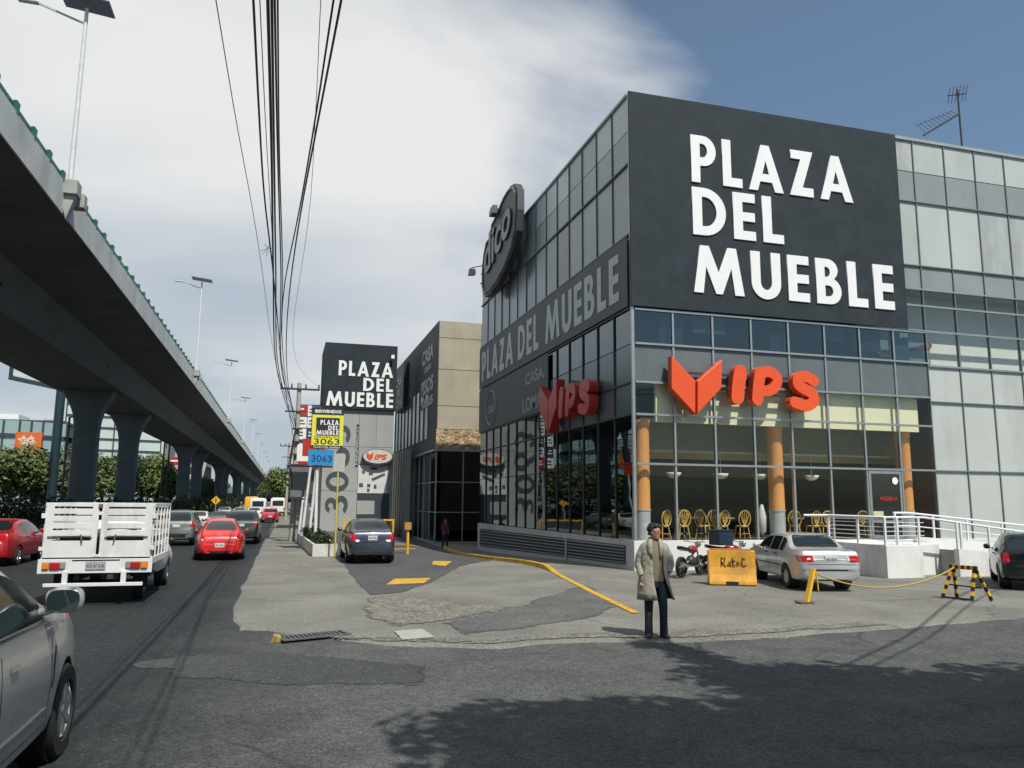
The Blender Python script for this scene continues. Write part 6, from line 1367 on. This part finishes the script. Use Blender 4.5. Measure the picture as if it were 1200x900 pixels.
for s in (-1, 1):
    m_ = MB(); xa = s*bw
    for zz_ in (1.16, 1.39, 1.62, 1.85): m_.box((xa-.012*s-.012, oy+.06, zz_), (xa-.012*s+.012, oy+2.5, zz_+.10))
    m_.box((xa-.03, oy+.05, z1-.07), (xa+.03, oy+2.55, z1+.0))
    for k in range(6): yy = .06+k*.485; m_.box((xa+s*.016-.014 if s > 0 else xa-.03, oy+yy, z0), (xa+.03 if s > 0 else xa-s*-.0-.002, oy+yy+.06, z1-.07))
    m_.build('side_stakes', tp, TR, bevel=.003); tb_('bed_sill', (xa-.04, .05, z0-.14), (xa+.035, 2.55, z0-.001))
m_ = MB(); m_.box((-bw, oy+2.5, z1-.1), (bw, oy+2.54, z1))
for k in range(5): m_.box((-bw, oy+2.5, z0+.05+k*.2), (bw, oy+2.54, z0+.13+k*.2))
m_.build('front_rack', tp, TR); tb_('cargo_box', (-.85, .5, z0+.002), (.85, 2.3, z0+.5), mat('cargo_dark', (.05, .05, .055), .8))
# rear light board, lamps, plate, bumper
tb_('light_board', (-bw-.06, -.03, .66), (bw+.06, .02, .95)); tb_('bumper_bar', (-.93, -.12, .40), (.93, -.06, .47)); tb_('bumper_hanger', (-.60, -.10, .47), (-.50, -.03, .70)); tb_('bumper_hanger', (.50, -.10, .47), (.60, -.03, .70))
for s in (-1, 1):
    tb_('lamp_backing', (s*.78-.22, -.036, .74), (s*.78+.22, -.0305, .89), mat('rust_backing', (.25, .22, .2), .6)); tb_('tail_light', (s*.76-.09, -.07, .755), (s*.76+.09, -.037, .875), TLR); tb_('turn_signal', (s*.93-.06 if s > 0 else -.99, -.07, .755), (s*.93+.06 if s > 0 else -.87, -.037, .875), AMB)
    tb_('reverse_lamp', (s*.62-.045, -.065, .76), (s*.62+.045, -.037, .87), mat('lamp_smoke', (.25, .25, .24), .3))
tb_('shadow_slot', (-.45, -.032, .905), (.45, -.0295, .935), TRIM); o = tb_('license_plate', (-.19, -.05, .73), (.19, -.0315, .90), mat('plate_dirty', (.35, .36, .36), .5)); text('KX 47 318', (-.16, oy-.0505, .775), (1, 0, 0), V3, .09, INKP, o, .002, .002, width=.32)
for s in (-1, 1): wheel_objs(TR, s*.80, oy+1.15, .34, .21, RIM, 6)
m_ = MB(); m_.lathe([(.09, -.65), (.09, .65)], 10, 'x', (0, oy+1.15, .34)); m_.build('axle', TRIM, TR); tb_('fuel_tank', (.35, 1.9, .42), (.78, 2.5, .72), TRIM); tb_('mud_flap', (-.92, .62, .3), (-.62, .64, .8), BLACK); tb_('mud_flap', (.62, .62, .3), (.92, .64, .8), BLACK)
# cars glimpsed on the far road
for px, yy, c_, lb in ((8, 92, (.5, .5, .5), 'pale car on the far road behind the viaduct at the left edge'), (115, 118, (.6, .6, .6), 'white car on the far road between the columns'), (158, 128, (.55, .5, .5), 'light car on the far road right of the second column')):
    p = onY(px, 590, yy); make_car('far_road_car', lb, 'car', max(-31, min(-24, p.x)), yy, R(180), paintm('paint_far_%d' % yy, c_), SEDAN, 'cars on the far road', detail=False)
# ================================================================== PAVEMENT OBJECTS
# yellow plastic barrier with graffiti
br = thing('jersey_barrier', 'yellow plastic jersey barrier with black graffiti before the motorbikes', 'barrier', (11.78, 19.25, .02), math.atan2(-.45, 1.0))
BY = mat('barrier_yellow', (.60, .29, .025), .6, var=.2, scale=3, dirt=.7)
m_ = MB(); hl_ = .62; pr = [(.30, 0), (.285, .08), (.21, .26), (.155, .46), (.125, .68), (.11, .90), (-.11, .90), (-.125, .68), (-.155, .46), (-.21, .26), (-.285, .08), (-.30, 0)]
m_.loft([[(xx, a, b) for a, b in pr] for xx in (-hl_, hl_)]); bo = m_.build('body', BY, br, bevel=.02)
bx('foot_slot', (-.18, -.305, -.01), (.14, -.2, .09), BLACK, br); m_ = MB(); m_.box((-hl_+.06, -.108, .9), (hl_-.1, .108, .935)); m_.build('cap', mat('barrier_orange', (.55, .20, .05), .5), br)
bx('end_channel', (hl_-.002, -.03, .02), (hl_+.006, .03, .88), mat('channel_dark', (.25, .10, .02), .6), br)
gr = MB(); GI = mat('graffiti_black', (.03, .025, .02), .6)
for st in ([(-.28, .48), (-.27, .72), (-.18, .70), (-.19, .60), (-.27, .59), (-.16, .47)], [(-.12, .50), (-.06, .62), (-.02, .50), (-.12, .52)], [(.02, .70), (.03, .48), (.08, .50)], [(-.02, .62), (.09, .63)], [(.12, .52), (.15, .62), (.20, .56), (.14, .50)], [(.36, .68), (.28, .70), (.25, .56), (.30, .48), (.38, .52)]):
    gr.tube([(a, -.118-.13*(.9-b), b) for a, b in st], .012, 4)
gr.build('graffiti', GI, br)
# yellow steel post, striped trestle and the slack yellow rope
pp = onZ(948, 706, .02); t = thing('tilted_post', 'short leaning yellow steel post behind the parked silver sedan', 'bollard', (pp.x, pp.y, .02)); m_ = MB(); m_.bar((-.06, 0, 0), (.19, .05, .72), .11, .07); m_.build('post', YEL, t, bevel=.008); bx('base_plate', (-.28, -.10, -.01), (.08, .12, .02), mat('rusty_plate', (.12, .09, .05), .7), t); MB().tube([(.22, .02, .66), (.26, .02, .5), (.26, .0, .25)], .015, 5).build('loose_chain', YEL, t)
pa = onZ(1112, 700, .02); pb_ = onZ(1152, 704, .02)
tr = thing('trestle', 'black and yellow striped trestle barricade at the end of the rope', 'barricade', ((pa.x+pb_.x)/2, (pa.y+pb_.y)/2, .02), math.atan2(pb_.y-pa.y, pb_.x-pa.x))
def striped(nm, p, q, wd, n):
    p = Vector(p); q = Vector(q); mb = MB()
    u = (q-p).normalized(); x = u.cross(Vector((0, 1, 0)) if abs(u.y) < .9 else Vector((1, 0, 0))).normalized(); y = x.cross(u)
    rings = [[p+(q-p)*k/n+x*(a_*wd/2)+y*(b_*wd/2) for a_, b_ in ((-1, -1), (1, -1), (1, 1), (-1, 1))] for k in range(n+1)]
    mb.loft(rings); nf = len(mb.f)
    mb.mi = [(i//4) % 2 if i < nf-2 else 0 for i in range(nf)]
    o = mb.build(nm, [BLACK, YEL], tr); 
    return o
striped('top_bar', (-.30, 0, .72), (.30, 0, .72), .09, 9)
for (a, b) in (((-.25, 0, .70), (-.42, -.22, 0)), ((-.22, 0, .70), (-.30, .22, 0)), ((.24, 0, .70), (.24, -.22, 0)), ((.27, 0, .70), (.48, .2, 0))): striped('leg', a, b, .06, 7)
MB().bar((-.42, -.22, .02), (.24, -.22, .02), .04).build('foot_bar', BLACK, tr); MB().bar((-.35, 0, .30), (.36, 0, .28), .03).build('cross_bar', BLACK, tr)
A_ = Vector((pp.x+.19, pp.y+.05, .68)); B_ = Vector(tr.location)+Vector((-.28, 0, .72)); rp_ = [A_+(B_-A_)*(k/24)-Vector((0, 0, .40*math.sin(math.pi*k/24)**.8)) for k in range(25)]
tag(MB().tube(rp_, .018, 6).build('yellow_rope', mat('rope_yellow', (.45, .30, .05), .7)), 'slack yellow rope sagging between the leaning post and the striped trestle', 'rope')
# restaurant chairs (yellow bentwood) seen through the glass
RAT = mat('rattan_yellow', (.62, .42, .10), .45, var=.12, scale=6)
def chair_proto(x, y, rz, label):
    t = thing('dining_chair', label, 'chair', (x, y, .93), rz, 'yellow dining chairs inside the restaurant')
    m_ = MB(); m_.tube([(.23*math.cos(2*math.pi*k/20), .20+.03*math.sin(2*math.pi*k/20), .72+.29*math.sin(2*math.pi*k/20)) for k in range(20)], .022, 6, closed=True)
    for k in range(5): a = R(-52+26*k); m_.tube([(0, .19, .46), (.13*math.sin(a), .2, .66), (.21*math.sin(a)*1.0, .22, .72+.26*math.cos(a*.9))], .013, 5)
    m_.tube([(-.10, .2, .60), (0, .2, .68), (.10, .2, .60)], .012, 5); m_.build('backrest', RAT, t, smooth=60)
    m_ = MB(); m_.lathe([(.02, .44), (.20, .44), (.225, .46), (.21, .485), (.02, .48)], 18); m_.build('seat', RAT, t, smooth=50)
    for sx_, sy_ in ((-1, -1), (1, -1), (-1, 1), (1, 1)): MB().tube([(sx_*.15, sy_*.14, .45), (sx_*.21, sy_*.20, 0)], [.02, .015], 6).build('leg', RAT, t)
    MB().tube([(-.18, -.17, .2), (.18, -.17, .2), (.18, .17, .2), (-.18, .17, .2)], .011, 5, closed=True).build('stretcher', RAT, t)
    return t
chs = [(779, 12.65, 25.0, 200, 'yellow dining chair behind the orange corner column, first from the left'), (797, 13.35, 24.9, 180, 'yellow dining chair facing away by the glass, second from the left'), (811, 13.95, 25.9, 140, 'dim yellow dining chair set further back, third from the left'), (824, 14.3, 25.1, 120, 'yellow dining chair turned sideways to its table, fourth from the left'), (843, 14.95, 25.0, 190, 'yellow dining chair right above the barrier, fifth from the left'), (845, 15.1, 25.9, 170, 'yellow dining chair behind the one above the barrier'), (868, 15.75, 24.95, 178, 'yellow dining chair left of the second orange column'), (936, 18.1, 25.2, 150, 'yellow dining chair above the roof of the silver sedan, left one'), (950, 18.75, 25.0, 185, 'yellow dining chair above the silver sedan, middle one'), (966, 19.2, 24.9, 170, 'yellow dining chair above the silver sedan, right one'), (1020, 21.2, 25.4, 160, 'yellow dining chair behind the entrance door, left one'), (1036, 21.85, 25.4, 200, 'yellow dining chair behind the entrance door, right one')]
cp = None
for _, x, y, rz, lb in chs:
    if cp is None: cp = chair_proto(x, y, R(rz), lb)
    else: copy_tree(cp, None, lb, (x, y, .93), R(rz))
def dtable(x, y, lb):
    t = thing('dining_table', lb, 'table', (x, y, .93), 0, 'dining tables inside the restaurant'); MB().lathe([(.02, .70), (.40, .70), (.41, .73), (.40, .75), (.02, .75)], 20).build('tabletop', mat('table_wood', (.35, .20, .08), .4), t, smooth=50); MB().lathe([(.22, 0), (.20, .03), (.04, .06), (.04, .70)], 12).build('pedestal', DKFRAME, t, smooth=50)
dtable(14.0, 25.4, 'round dining table among the chairs left of the barrier'); dtable(15.4, 25.6, 'round dining table left of the second orange column'); dtable(18.5, 25.8, 'round dining table above the silver sedan'); dtable(21.5, 26.1, 'round dining table behind the entrance door')
cu = MB(); cu.lathe([(.02, .15), (.13, .3), (.15, .8), (.06, 1.2), (.02, 1.25)], 10); o = cu.build('folded_parasol', mat('parasol_cloth', (.55, .56, .54), .8), smooth=50); o.location = (16.35, 24.6, .93); tag(o, 'pale folded parasol leaning just left of the second orange column', 'parasol')
# motorbikes
def motorbike(x, y, rz, label, helmet=True):
    t = thing('motorcycle', label, 'motorcycle', (x, y, .02), rz, 'motorbikes at the white plinth'); MB_ = mat('bike_black', (.015, .015, .018), .35, coat=.3)
    for yy in (-.62, .62):
        w_ = MB(); w_.lathe([(.24, -.05), (.29, -.05), (.30, 0), (.29, .05), (.24, .05), (.235, 0)], 22, 'x'); o = w_.build('wheel', TYRE, t, smooth=50); o.location = (0, yy, .30)
        s_ = MB()
        for k in range(6): s_.bar((0, 0, 0), (0, .25*math.cos(k*1.047), .25*math.sin(k*1.047)), .018)
        s_.lathe([(.05, -.06), (.05, .06)], 10, 'x'); s_.build('spokes', STEEL, o)
    m_ = MB(); m_.tube([(0, .62, .30), (0, .42, .78), (0, .38, .95)], .03, 6); m_.tube([(0, -.62, .32), (0, -.1, .45), (0, .38, .82)], .035, 6); m_.build('frame', STEEL, t)
    m_ = MB(); m_.ellipsoid((0, .12, .78), (.13, .26, .12)); m_.build('fuel_tank', mat('bike_red', (.30, .02, .02), .3, coat=.4), t, smooth=True)
    m_ = MB(); m_.ellipsoid((0, .02, .45), (.14, .20, .16)); m_.build('engine', DKFRAME, t, smooth=True); m_ = MB(); m_.loft([[(a*w_, yy, z_+b*.05) for a, b in ((-1, -1), (1, -1), (1, 1), (-1, 1))] for yy, w_, z_ in ((-.72, .08, .86), (-.4, .13, .80), (-.08, .11, .77))]); m_.build('seat', MB_, t, smooth=60)
    m_ = MB(); m_.tube([(-.36, .26, 1.02), (-.12, .38, .98), (.12, .38, .98), (.36, .26, 1.02)], .016, 6); m_.build('handlebar', CHR, t)
    for s in (-1, 1):
        m_ = MB(); m_.tube([(s*.22, .30, 1.0), (s*.30, .32, 1.2)], .008, 5); m_.ellipsoid((s*.33, .32, 1.24), (.07, .02, .045)); m_.build('mirror', MB_, t)
    m_ = MB(); m_.ellipsoid((0, .50, .92), (.10, .08, .10)); m_.build('headlight', CHR, t, smooth=True); m_ = MB(); m_.tube([(.14, .1, .3), (.14, -.8, .36)], .035, 8); m_.build('exhaust', CHR, t); MB().bar((-.05, 0, .3), (-.25, -.02, 0), .02).build('kickstand', STEEL, t)
    return t
m1 = motorbike(11.85, 21.6, R(-55), 'dark motorbike parked between the walking man and the yellow barrier')
m2 = motorbike(13.3, 21.9, R(-100), 'motorbike mostly hidden behind the yellow barrier, carrying the blue box')
dbx = MB(); dbx.box((-.28, -.24, 0), (.28, .24, .42)); dbx.box((-.30, -.26, .42), (.30, .26, .47)); o = dbx.build('delivery_box', mat('blue_box', (.012, .025, .05), .4, var=.3), bevel=.03); o.location = (12.95, 21.7, .92); o.rotation_euler = (0, 0, R(12)); tag(o, 'dark blue delivery box on the motorbike behind the yellow barrier', 'box')
# ================================================================== PEOPLE
SKIN = mat('skin', (.42, .24, .16), .55, var=.06)
def skin_body(joints, edges, root, parent, m, name='body', sub=1):
    me = bpy.data.meshes.new('sk'); me.from_pydata([j[0] for j in joints], edges, []); o = bpy.data.objects.new('sk', me); COL.objects.link(o)
    md = o.modifiers.new('s', 'SKIN'); sv = me.skin_vertices[0].data
    for i, j in enumerate(joints):
        r_ = j[1]; sv[i].radius = (r_, r_) if not isinstance(r_, tuple) else r_
    sv[root].use_root = True
    sd = o.modifiers.new('d', 'SUBSURF'); sd.levels = sub; sd.render_levels = sub
    me2 = realize(o); bpy.data.objects.remove(o)
    return link(name, me2, m, parent, smooth=True)
def ell_ring(cx_, cy_, z, rx, ry, n=24, tilt=0.0, wob=0.0, ph=0.0): return [(cx_+rx*math.cos(2*math.pi*k/n)*(1+wob*math.sin(5*2*math.pi*k/n+ph)), cy_+ry*math.sin(2*math.pi*k/n)*(1+wob*math.sin(4*2*math.pi*k/n+ph)), z+tilt*math.cos(2*math.pi*k/n)) for k in range(n)]
def head(parent, c, yaw, s, skin, hairm, glasses=True, beard=False):
    """head facing local -Y turned by yaw; c = centre of the head"""
    rings = []
    prof = [(-.118, .030, .045, -.028), (-.105, .044, .058, -.022), (-.085, .055, .072, -.014), (-.055, .064, .084, -.004), (-.02, .071, .090, 0), (.02, .075, .094, .002), (.055, .074, .093, .006), (.085, .064, .082, .008), (.108, .042, .056, .008), (.118, .015, .02, .008)]
    for z, rx, ry, yo in prof:
        rings.append([(rx*math.cos(a)*s, (yo+ry*math.sin(a))*s, z*s) for a in [2*math.pi*k/24 for k in range(24)]])
    m_ = MB().loft(rings); mm = Matrix.Translation(c) @ Matrix.Rotation(yaw, 4, 'Z')
    # nose, ears, brow, lips
    m_.add([(0, -.088*s, .025*s), (-.013*s, -.086*s, -.028*s), (.013*s, -.086*s, -.028*s), (0, -.115*s, -.022*s), (0, -.09*s, -.034*s)], [(0, 1, 3), (0, 3, 2), (1, 4, 3), (3, 4, 2)])
    for sx_ in (-1, 1): m_.ellipsoid((sx_*.076*s, .008*s, -.005*s), (.011*s, .020*s, .032*s), 8, 6)
    me = m_.mesh('head'); me.transform(mm); h = link('head', me, skin, parent, smooth=True)
    def part(nm, mb, m, sm=True):
        me = mb.mesh(nm); me.transform(mm); return link(nm, me, m, h, smooth=sm)
    e = MB()
    for sx_ in (-1, 1): e.ellipsoid((sx_*.030*s, -.083*s, .012*s), (.012*s, .008*s, .006*s), 8, 5)
    part('eyes', e, BLACK); l = MB(); l.ellipsoid((0, -.087*s, -.058*s), (.022*s, .008*s, .006*s), 8, 5); part('mouth', l, mat('lips', (.30, .12, .10), .5))
    hr_ = MB(); rg = random.Random(2); rr_ = []
    for z, q, yo in ((-.045, 1.03, .022), (-.01, 1.06, .020), (.035, 1.10, .016), (.075, 1.10, .012), (.105, .98, .008), (.125, .66, .004), (.135, .30, 0)):
        row = []
        for k in range(28):
            a = 2*math.pi*k/28; front = max(0, -math.sin(a)); rx, ry = .073*q, .092*q
            zz_ = z + (.085*front**1.5 if z < .07 else 0)*(1 if z < .07 else 0)
            zz_ = min(zz_, .10) if z < .07 else z
            row.append(((rx*math.cos(a))*s*(1+.05*rg.uniform(-1, 1)), (yo+ry*math.sin(a)*(1-.10*front if z < .07 else 1))*s*(1+.05*rg.uniform(-1, 1)), zz_*s+.006*rg.uniform(-1, 1)))
        rr_.append(row)
    hr_.loft(rr_)
    for _ in range(210):
        a = rg.uniform(0, 6.28); zz_ = rg.uniform(.03, .13); q = math.sqrt(max(.05, 1-(zz_/.155)**2)); p = Vector((.086*q*math.cos(a), .010+.106*q*math.sin(a), zz_))*s
        if math.sin(a) < -.3 and zz_ < .09: continue
        hr_.ellipsoid(tuple(p), (rg.uniform(.014, .028)*s, rg.uniform(.014, .026)*s, rg.uniform(.012, .022)*s), 6, 4)
    part('hair', hr_, hairm)
    if glasses:
        g = MB()
        for sx_ in (-1, 1): g.tube([(sx_*.032*s+.022*s*math.cos(2*math.pi*k/12), -.096*s, .010*s+.017*s*math.sin(2*math.pi*k/12)) for k in range(12)], .0028, 5, closed=True); g.tube([(sx_*.054*s, -.094*s, .014*s), (sx_*.078*s, -.01*s, .016*s)], .0028, 4)
        g.bar((-.01*s, -.097*s, .014*s), (.01*s, -.097*s, .014*s), .004); part('glasses', g, mat('glasses_frame', (.30, .06, .05), .4), None)
    return h
def hand_joints(J, E, wrist, d, side, r_=.022):
    """append palm and five fingers: d = pointing direction, side = thumb side"""
    d = Vector(d).normalized(); sd = Vector(side); sd = (sd-d*sd.dot(d)).normalized(); nn = d.cross(sd); w_ = len(J)-1 if wrist is None else wrist
    wp = Vector(J[w_][0]); J.append((tuple(wp+d*.055), (.030, .016))); E.append((w_, len(J)-1)); palm = len(J)-1
    for k, (o_, ln_) in enumerate(((.026, .070), (.009, .078), (-.009, .073), (-.026, .058))):
        b = wp+d*.085+sd*o_; J.append((tuple(b), .0085)); E.append((palm, len(J)-1)); J.append((tuple(b+d*ln_*.5+nn*.012), .0078)); E.append((len(J)-2, len(J)-1)); J.append((tuple(b+d*ln_*.85+nn*.035), .006)); E.append((len(J)-2, len(J)-1))
    b = wp+d*.035+sd*.035; J.append((tuple(b), .010)); E.append((w_, len(J)-1)); J.append((tuple(b+d*.03+sd*.016+nn*.01), .009)); E.append((len(J)-2, len(J)-1)); J.append((tuple(b+d*.055+sd*.014+nn*.02), .007)); E.append((len(J)-2, len(J)-1))
# --- man in trench coat
pz = ROADZ+.02; pc = onZ(769, 747, 0)
mn = thing('person', 'man in beige trench coat and dark jeans standing at the pavement edge', 'person', (pc.x, pc.y, .0), R(-15))
J = [((0, .02, .95), .12), ((0, .02, 1.15), .11), ((0, .03, 1.38), .12), ((0, .03, 1.50), .06), ((0, .02, 1.60), .05)]
E = [(0, 1), (1, 2), (2, 3), (3, 4)]
def chain(st, pts):
    p = st
    for q, r_ in pts: J.append((q, r_)); E.append((p, len(J)-1)); p = len(J)-1
    return p
w1 = chain(2, [((-.19, .03, 1.44), .055), ((-.245, .05, 1.18), .043), ((-.225, -.05, .97), .030)]); hand_joints(J, E, w1, (-.0, -.10, -.9), (1, -.6, 0))
w2 = chain(2, [((.19, .03, 1.44), .055), ((.26, .07, 1.19), .043), ((.235, .0, 1.04), .030)]); hand_joints(J, E, w2, (-.15, .0, -1), (-.3, -1, 0))
chain(0, [((-.095, .02, .86), .085), ((-.115, .0, .50), .055), ((-.115, .04, .09), .032), ((-.12, -.07, .045), .026)])
chain(0, [((.095, .02, .86), .085), ((.115, -.05, .50), .055), ((.13, .02, .09), .032), ((.15, -.06, .045), .026)])
skin_body(J, E, 0, mn, SKIN)
head(mn, Vector((.005, -.005, 1.685)), R(48), 1.03, SKIN, mat('hair_black', (.012, .010, .010), .55), True)
COAT = mat('coat_beige', (.29, .27, .215), .85, var=.14, scale=6, bump=.7, bscale=13, bdist=.03); COATD = mat('coat_lining', (.035, .045, .055), .9); SWT = mat('jumper_olive', (.20, .17, .105), .9, var=.1, bump=.08, bscale=200); JEAN = mat('jeans_dark', (.014, .022, .030), .9, var=.25, scale=8, bump=.7, bscale=16, bdist=.02)
def sleeve(pts, m, parent, nm='sleeve'):
    P2 = smooth_path3([p for p, r_ in pts], 14); n = len(P2); rs = []
    for i in range(n):
        t_ = i/(n-1)*(len(pts)-1); k = min(int(t_), len(pts)-2); rs.append(pts[k][1]+(pts[k+1][1]-pts[k][1])*(t_-k)+.004*math.sin(i*2.1))
    return MB().tube(P2, rs, 14).build(nm, m, parent, smooth=60)
# coat: open shell
def coat_shell(rows_, m, parent, nm, th=.012):
    g = []
    for z, rx, ry, a0, a1, cx_, cy_, fl in rows_:
        row = []
        for k in range(33):
            a = R(a0+(a1-a0)*k/32); fold = 1+.030*math.sin(7*a+z*6)*(1.5-z)+.06*noise.noise(Vector((2.2*math.cos(a), 2.2*math.sin(a), z*5))); row.append((cx_+rx*math.cos(a)*fl*fold, cy_+ry*math.sin(a)*fold, z))
        g.append(row)
    mb = MB().loft(g, cap=False, closed=False); o = mb.build(nm, m, parent, smooth=True); sd = o.modifiers.new('t', 'SOLIDIFY'); sd.thickness = th; sd.offset = 0
    return o
# angles run from the right front edge counter-clockwise round the back to the left front edge (front = 270 deg)
rows_ = [(1.565, .085, .075, -62, 246, 0, .03, 1), (1.53, .135, .095, -66, 250, 0, .03, 1), (1.49, .200, .115, -66, 250, 0, .03, 1), (1.42, .232, .128, -64, 252, 0, .03, 1), (1.30, .235, .140, -62, 254, 0, .02, 1), (1.12, .225, .140, -58, 256, 0, .02, 1), (.98, .240, .150, -52, 260, -.01, .02, 1), (.85, .262, .165, -44, 264, -.012, .02, 1), (.72, .285, .180, -34, 268, -.005, .02, 1), (.60, .305, .19, -26, 270, .005, .02, 1)]
ct = coat_shell(rows_, COAT, mn, 'trench_coat')
coat_shell([(z, rx-.012, ry-.012, a0+2, a1-2, cx_, cy_, fl) for z, rx, ry, a0, a1, cx_, cy_, fl in rows_[2:]], COATD, ct, 'lining', .004)
sleeve([((-.155, .03, 1.455), .070), ((-.222, .045, 1.33), .072), ((-.262, .05, 1.17), .066), ((-.245, -.01, 1.05), .058), ((-.228, -.045, .985), .054)], COAT, ct)
sleeve([((.155, .03, 1.455), .070), ((.227, .055, 1.33), .072), ((.275, .07, 1.18), .066), ((.245, .02, 1.09), .058), ((.21, -.015, 1.04), .054)], COAT, ct)
m_ = MB()
for s in (-1, 1): m_.loft([[(s*x0, y0_, z), (s*x1, y1_, z)] for z, x0, y0_, x1, y1_ in ((1.60, .045, .035, .085, .05), (1.56, .05, -.055, .12, -.03), (1.48, .055, -.105, .145, -.075), (1.36, .06, -.127, .13, -.112), (1.26, .065, -.130, .085, -.126))], cap=False, closed=False)
o = m_.build('lapels', COAT, ct, smooth=True); sd = o.modifiers.new('t', 'SOLIDIFY'); sd.thickness = .012
m_ = MB(); m_.tube([(.075*math.cos(R(a)), .035+.07*math.sin(R(a)), 1.575) for a in range(-40, 221, 20)], .022, 6); m_.build('collar', COAT, ct, smooth=True) if False else None
m_ = MB(); m_.loft([ell_ring(0, .01, z, rx, ry, 20) for z, rx, ry in ((.90, .165, .115), (.98, .168, .12), (1.15, .165, .12), (1.32, .185, .125), (1.44, .17, .105), (1.52, .075, .07), (1.55, .062, .06))]); m_.build('jumper', SWT, mn, smooth=60)
def legs(pts, m, parent, nm='trousers'):
    m_ = MB()
    for leg_ in pts: m_.loft([ell_ring(c[0], c[1], c[2], rx, ry, 16, 0, .03, c[2]*9) for c, rx, ry in leg_])
    return m_.build(nm, m, parent, smooth=60)
m_ = MB(); m_.loft([ell_ring(0, .02, z, rx, ry, 20) for z, rx, ry in ((.80, .168, .115), (.88, .172, .122), (.96, .162, .115))]); m_.build('trousers', JEAN, mn, smooth=60)
legs([[((-.092, .02, .86), .092, .105), ((-.10, .01, .68), .086, .094), ((-.112, .0, .50), .070, .076), ((-.115, .02, .30), .064, .070), ((-.115, .02, .012), .068, .09)]], JEAN, mn, 'trouser_leg')
legs([[((.092, .02, .86), .092, .105), ((.102, -.02, .68), .086, .094), ((.115, -.05, .50), .070, .076), ((.122, -.015, .30), .064, .070), ((.13, .0, .012), .068, .09)]], JEAN, mn, 'trouser_leg')
SHO = mat('shoe_dark', (.03, .032, .033), .6)
def shoe(x, y, a, parent, z=0.0, m=SHO):
    g = []
    for yy, w_, h_ in ((.085, .030, .05), (.07, .042, .085), (.0, .044, .09), (-.08, .048, .065), (-.15, .045, .045), (-.19, .025, .03)):
        g.append([(w_*math.cos(2*math.pi*k/12), yy, max(0, h_*.5+h_*.5*math.sin(2*math.pi*k/12))) for k in range(12)])
    me = MB().loft(g).mesh('shoe'); me.transform(Matrix.Translation((x, y, z)) @ Matrix.Rotation(a, 4, 'Z')); return link('shoe', me, m, parent, smooth=60)
shoe(-.118, .045, R(-8), mn); shoe(.135, .02, R(14), mn)
#bg = MB(); bg.loft([[(.285+.05*math.cos(2*math.pi*k/14), .05+.10*math.sin(2*math.pi*k/14), z) for k in range(14)] for z in (.98, 1.0, 1.16, 1.19)]); 
# --- simple full figure builder for the far pedestrians
def pedestrian(x, y, z, rz, label, top, bottom, hairm, s=1.0, helmet=None):
    t = thing('person', label, 'person', (x, y, z), rz); Jn = [((0, 0, .93*s), .10), ((0, 0, 1.12*s), .10), ((0, .0, 1.36*s), .11), ((0, 0, 1.50*s), .05)]; En = [(0, 1), (1, 2), (2, 3)]
    def ch(st, pts):
        p = st
        for q, r_ in pts: Jn.append(((q[0]*s, q[1]*s, q[2]*s), r_)); En.append((p, len(Jn)-1)); p = len(Jn)-1
        return p
    for sx_ in (-1, 1):
        w_ = ch(2, [((sx_*.18, 0, 1.42), .05), ((sx_*.24, .03, 1.15), .04), ((sx_*.23, -.06, .93), .028)]); hand_joints(Jn, En, w_, (0, -.1, -1), (-sx_, -.8, 0))
        ch(0, [((sx_*.09, 0, .84), .08), ((sx_*.10, -.06*sx_, .48), .052), ((sx_*.10, -.10*sx_, .08), .036), ((sx_*.10, -.10*sx_-.12, .04), .032)])
    skin_body(Jn, En, 0, t, SKIN)
    m_ = MB(); m_.loft([ell_ring(0, 0, zz_*s, rx, ry, 16) for zz_, rx, ry in ((.86, .18, .13), (1.1, .17, .12), (1.32, .20, .13), (1.44, .18, .11), (1.51, .07, .07))]); o = m_.build('jacket', top, t, smooth=60)
    for sx_ in (-1, 1): sleeve([((sx_*.17*s, 0, 1.43*s), .068), ((sx_*.245*s, .02, 1.15*s), .055), ((sx_*.235*s, -.05, .97*s), .046)], top, o)
    for sx_ in (-1, 1): legs([[((sx_*.09*s, 0, .9*s), .088, .10), ((sx_*.10*s, -.06*sx_*s, .48*s), .068, .075), ((sx_*.10*s, -.10*sx_*s, .06*s), .056, .062)]], bottom, t, 'trouser_leg'); shoe(sx_*.10*s, -.10*sx_*s, 0, t)
    head(t, Vector((0, -.01, 1.63*s)), 0, .98, SKIN, hairm if not helmet else helmet, False)
    return t
pedestrian(9.35, 46.6, gh(9.4, 46.6)+FZ, R(30), 'person in purple top and black trousers walking in the shade by the far plinth', mat('purple_top', (.14, .035, .10), .85), JEAN, mat('hair_black', (.012, .010, .010), .55), .97)
pedestrian(1.55, 47.5, .02, R(150), 'worker with white helmet and orange trousers behind the planter', mat('dark_vest', (.08, .07, .05), .85), mat('orange_work', (.60, .26, .03), .8), None, .98, mat('helmet_white', (.75, .76, .75), .4))
# two mannequin-like dining sets before the showroom glass
for k, (x, y) in enumerate(((11.3, 53.6), (13.0, 54.0))):
    c = copy_tree(cp, None, ('pale dining chair behind the showroom glass, left one', 'pale dining chair behind the showroom glass, right one')[k], (x, y, -.43), R(170)); c['group'] = 'chairs inside the showroom'
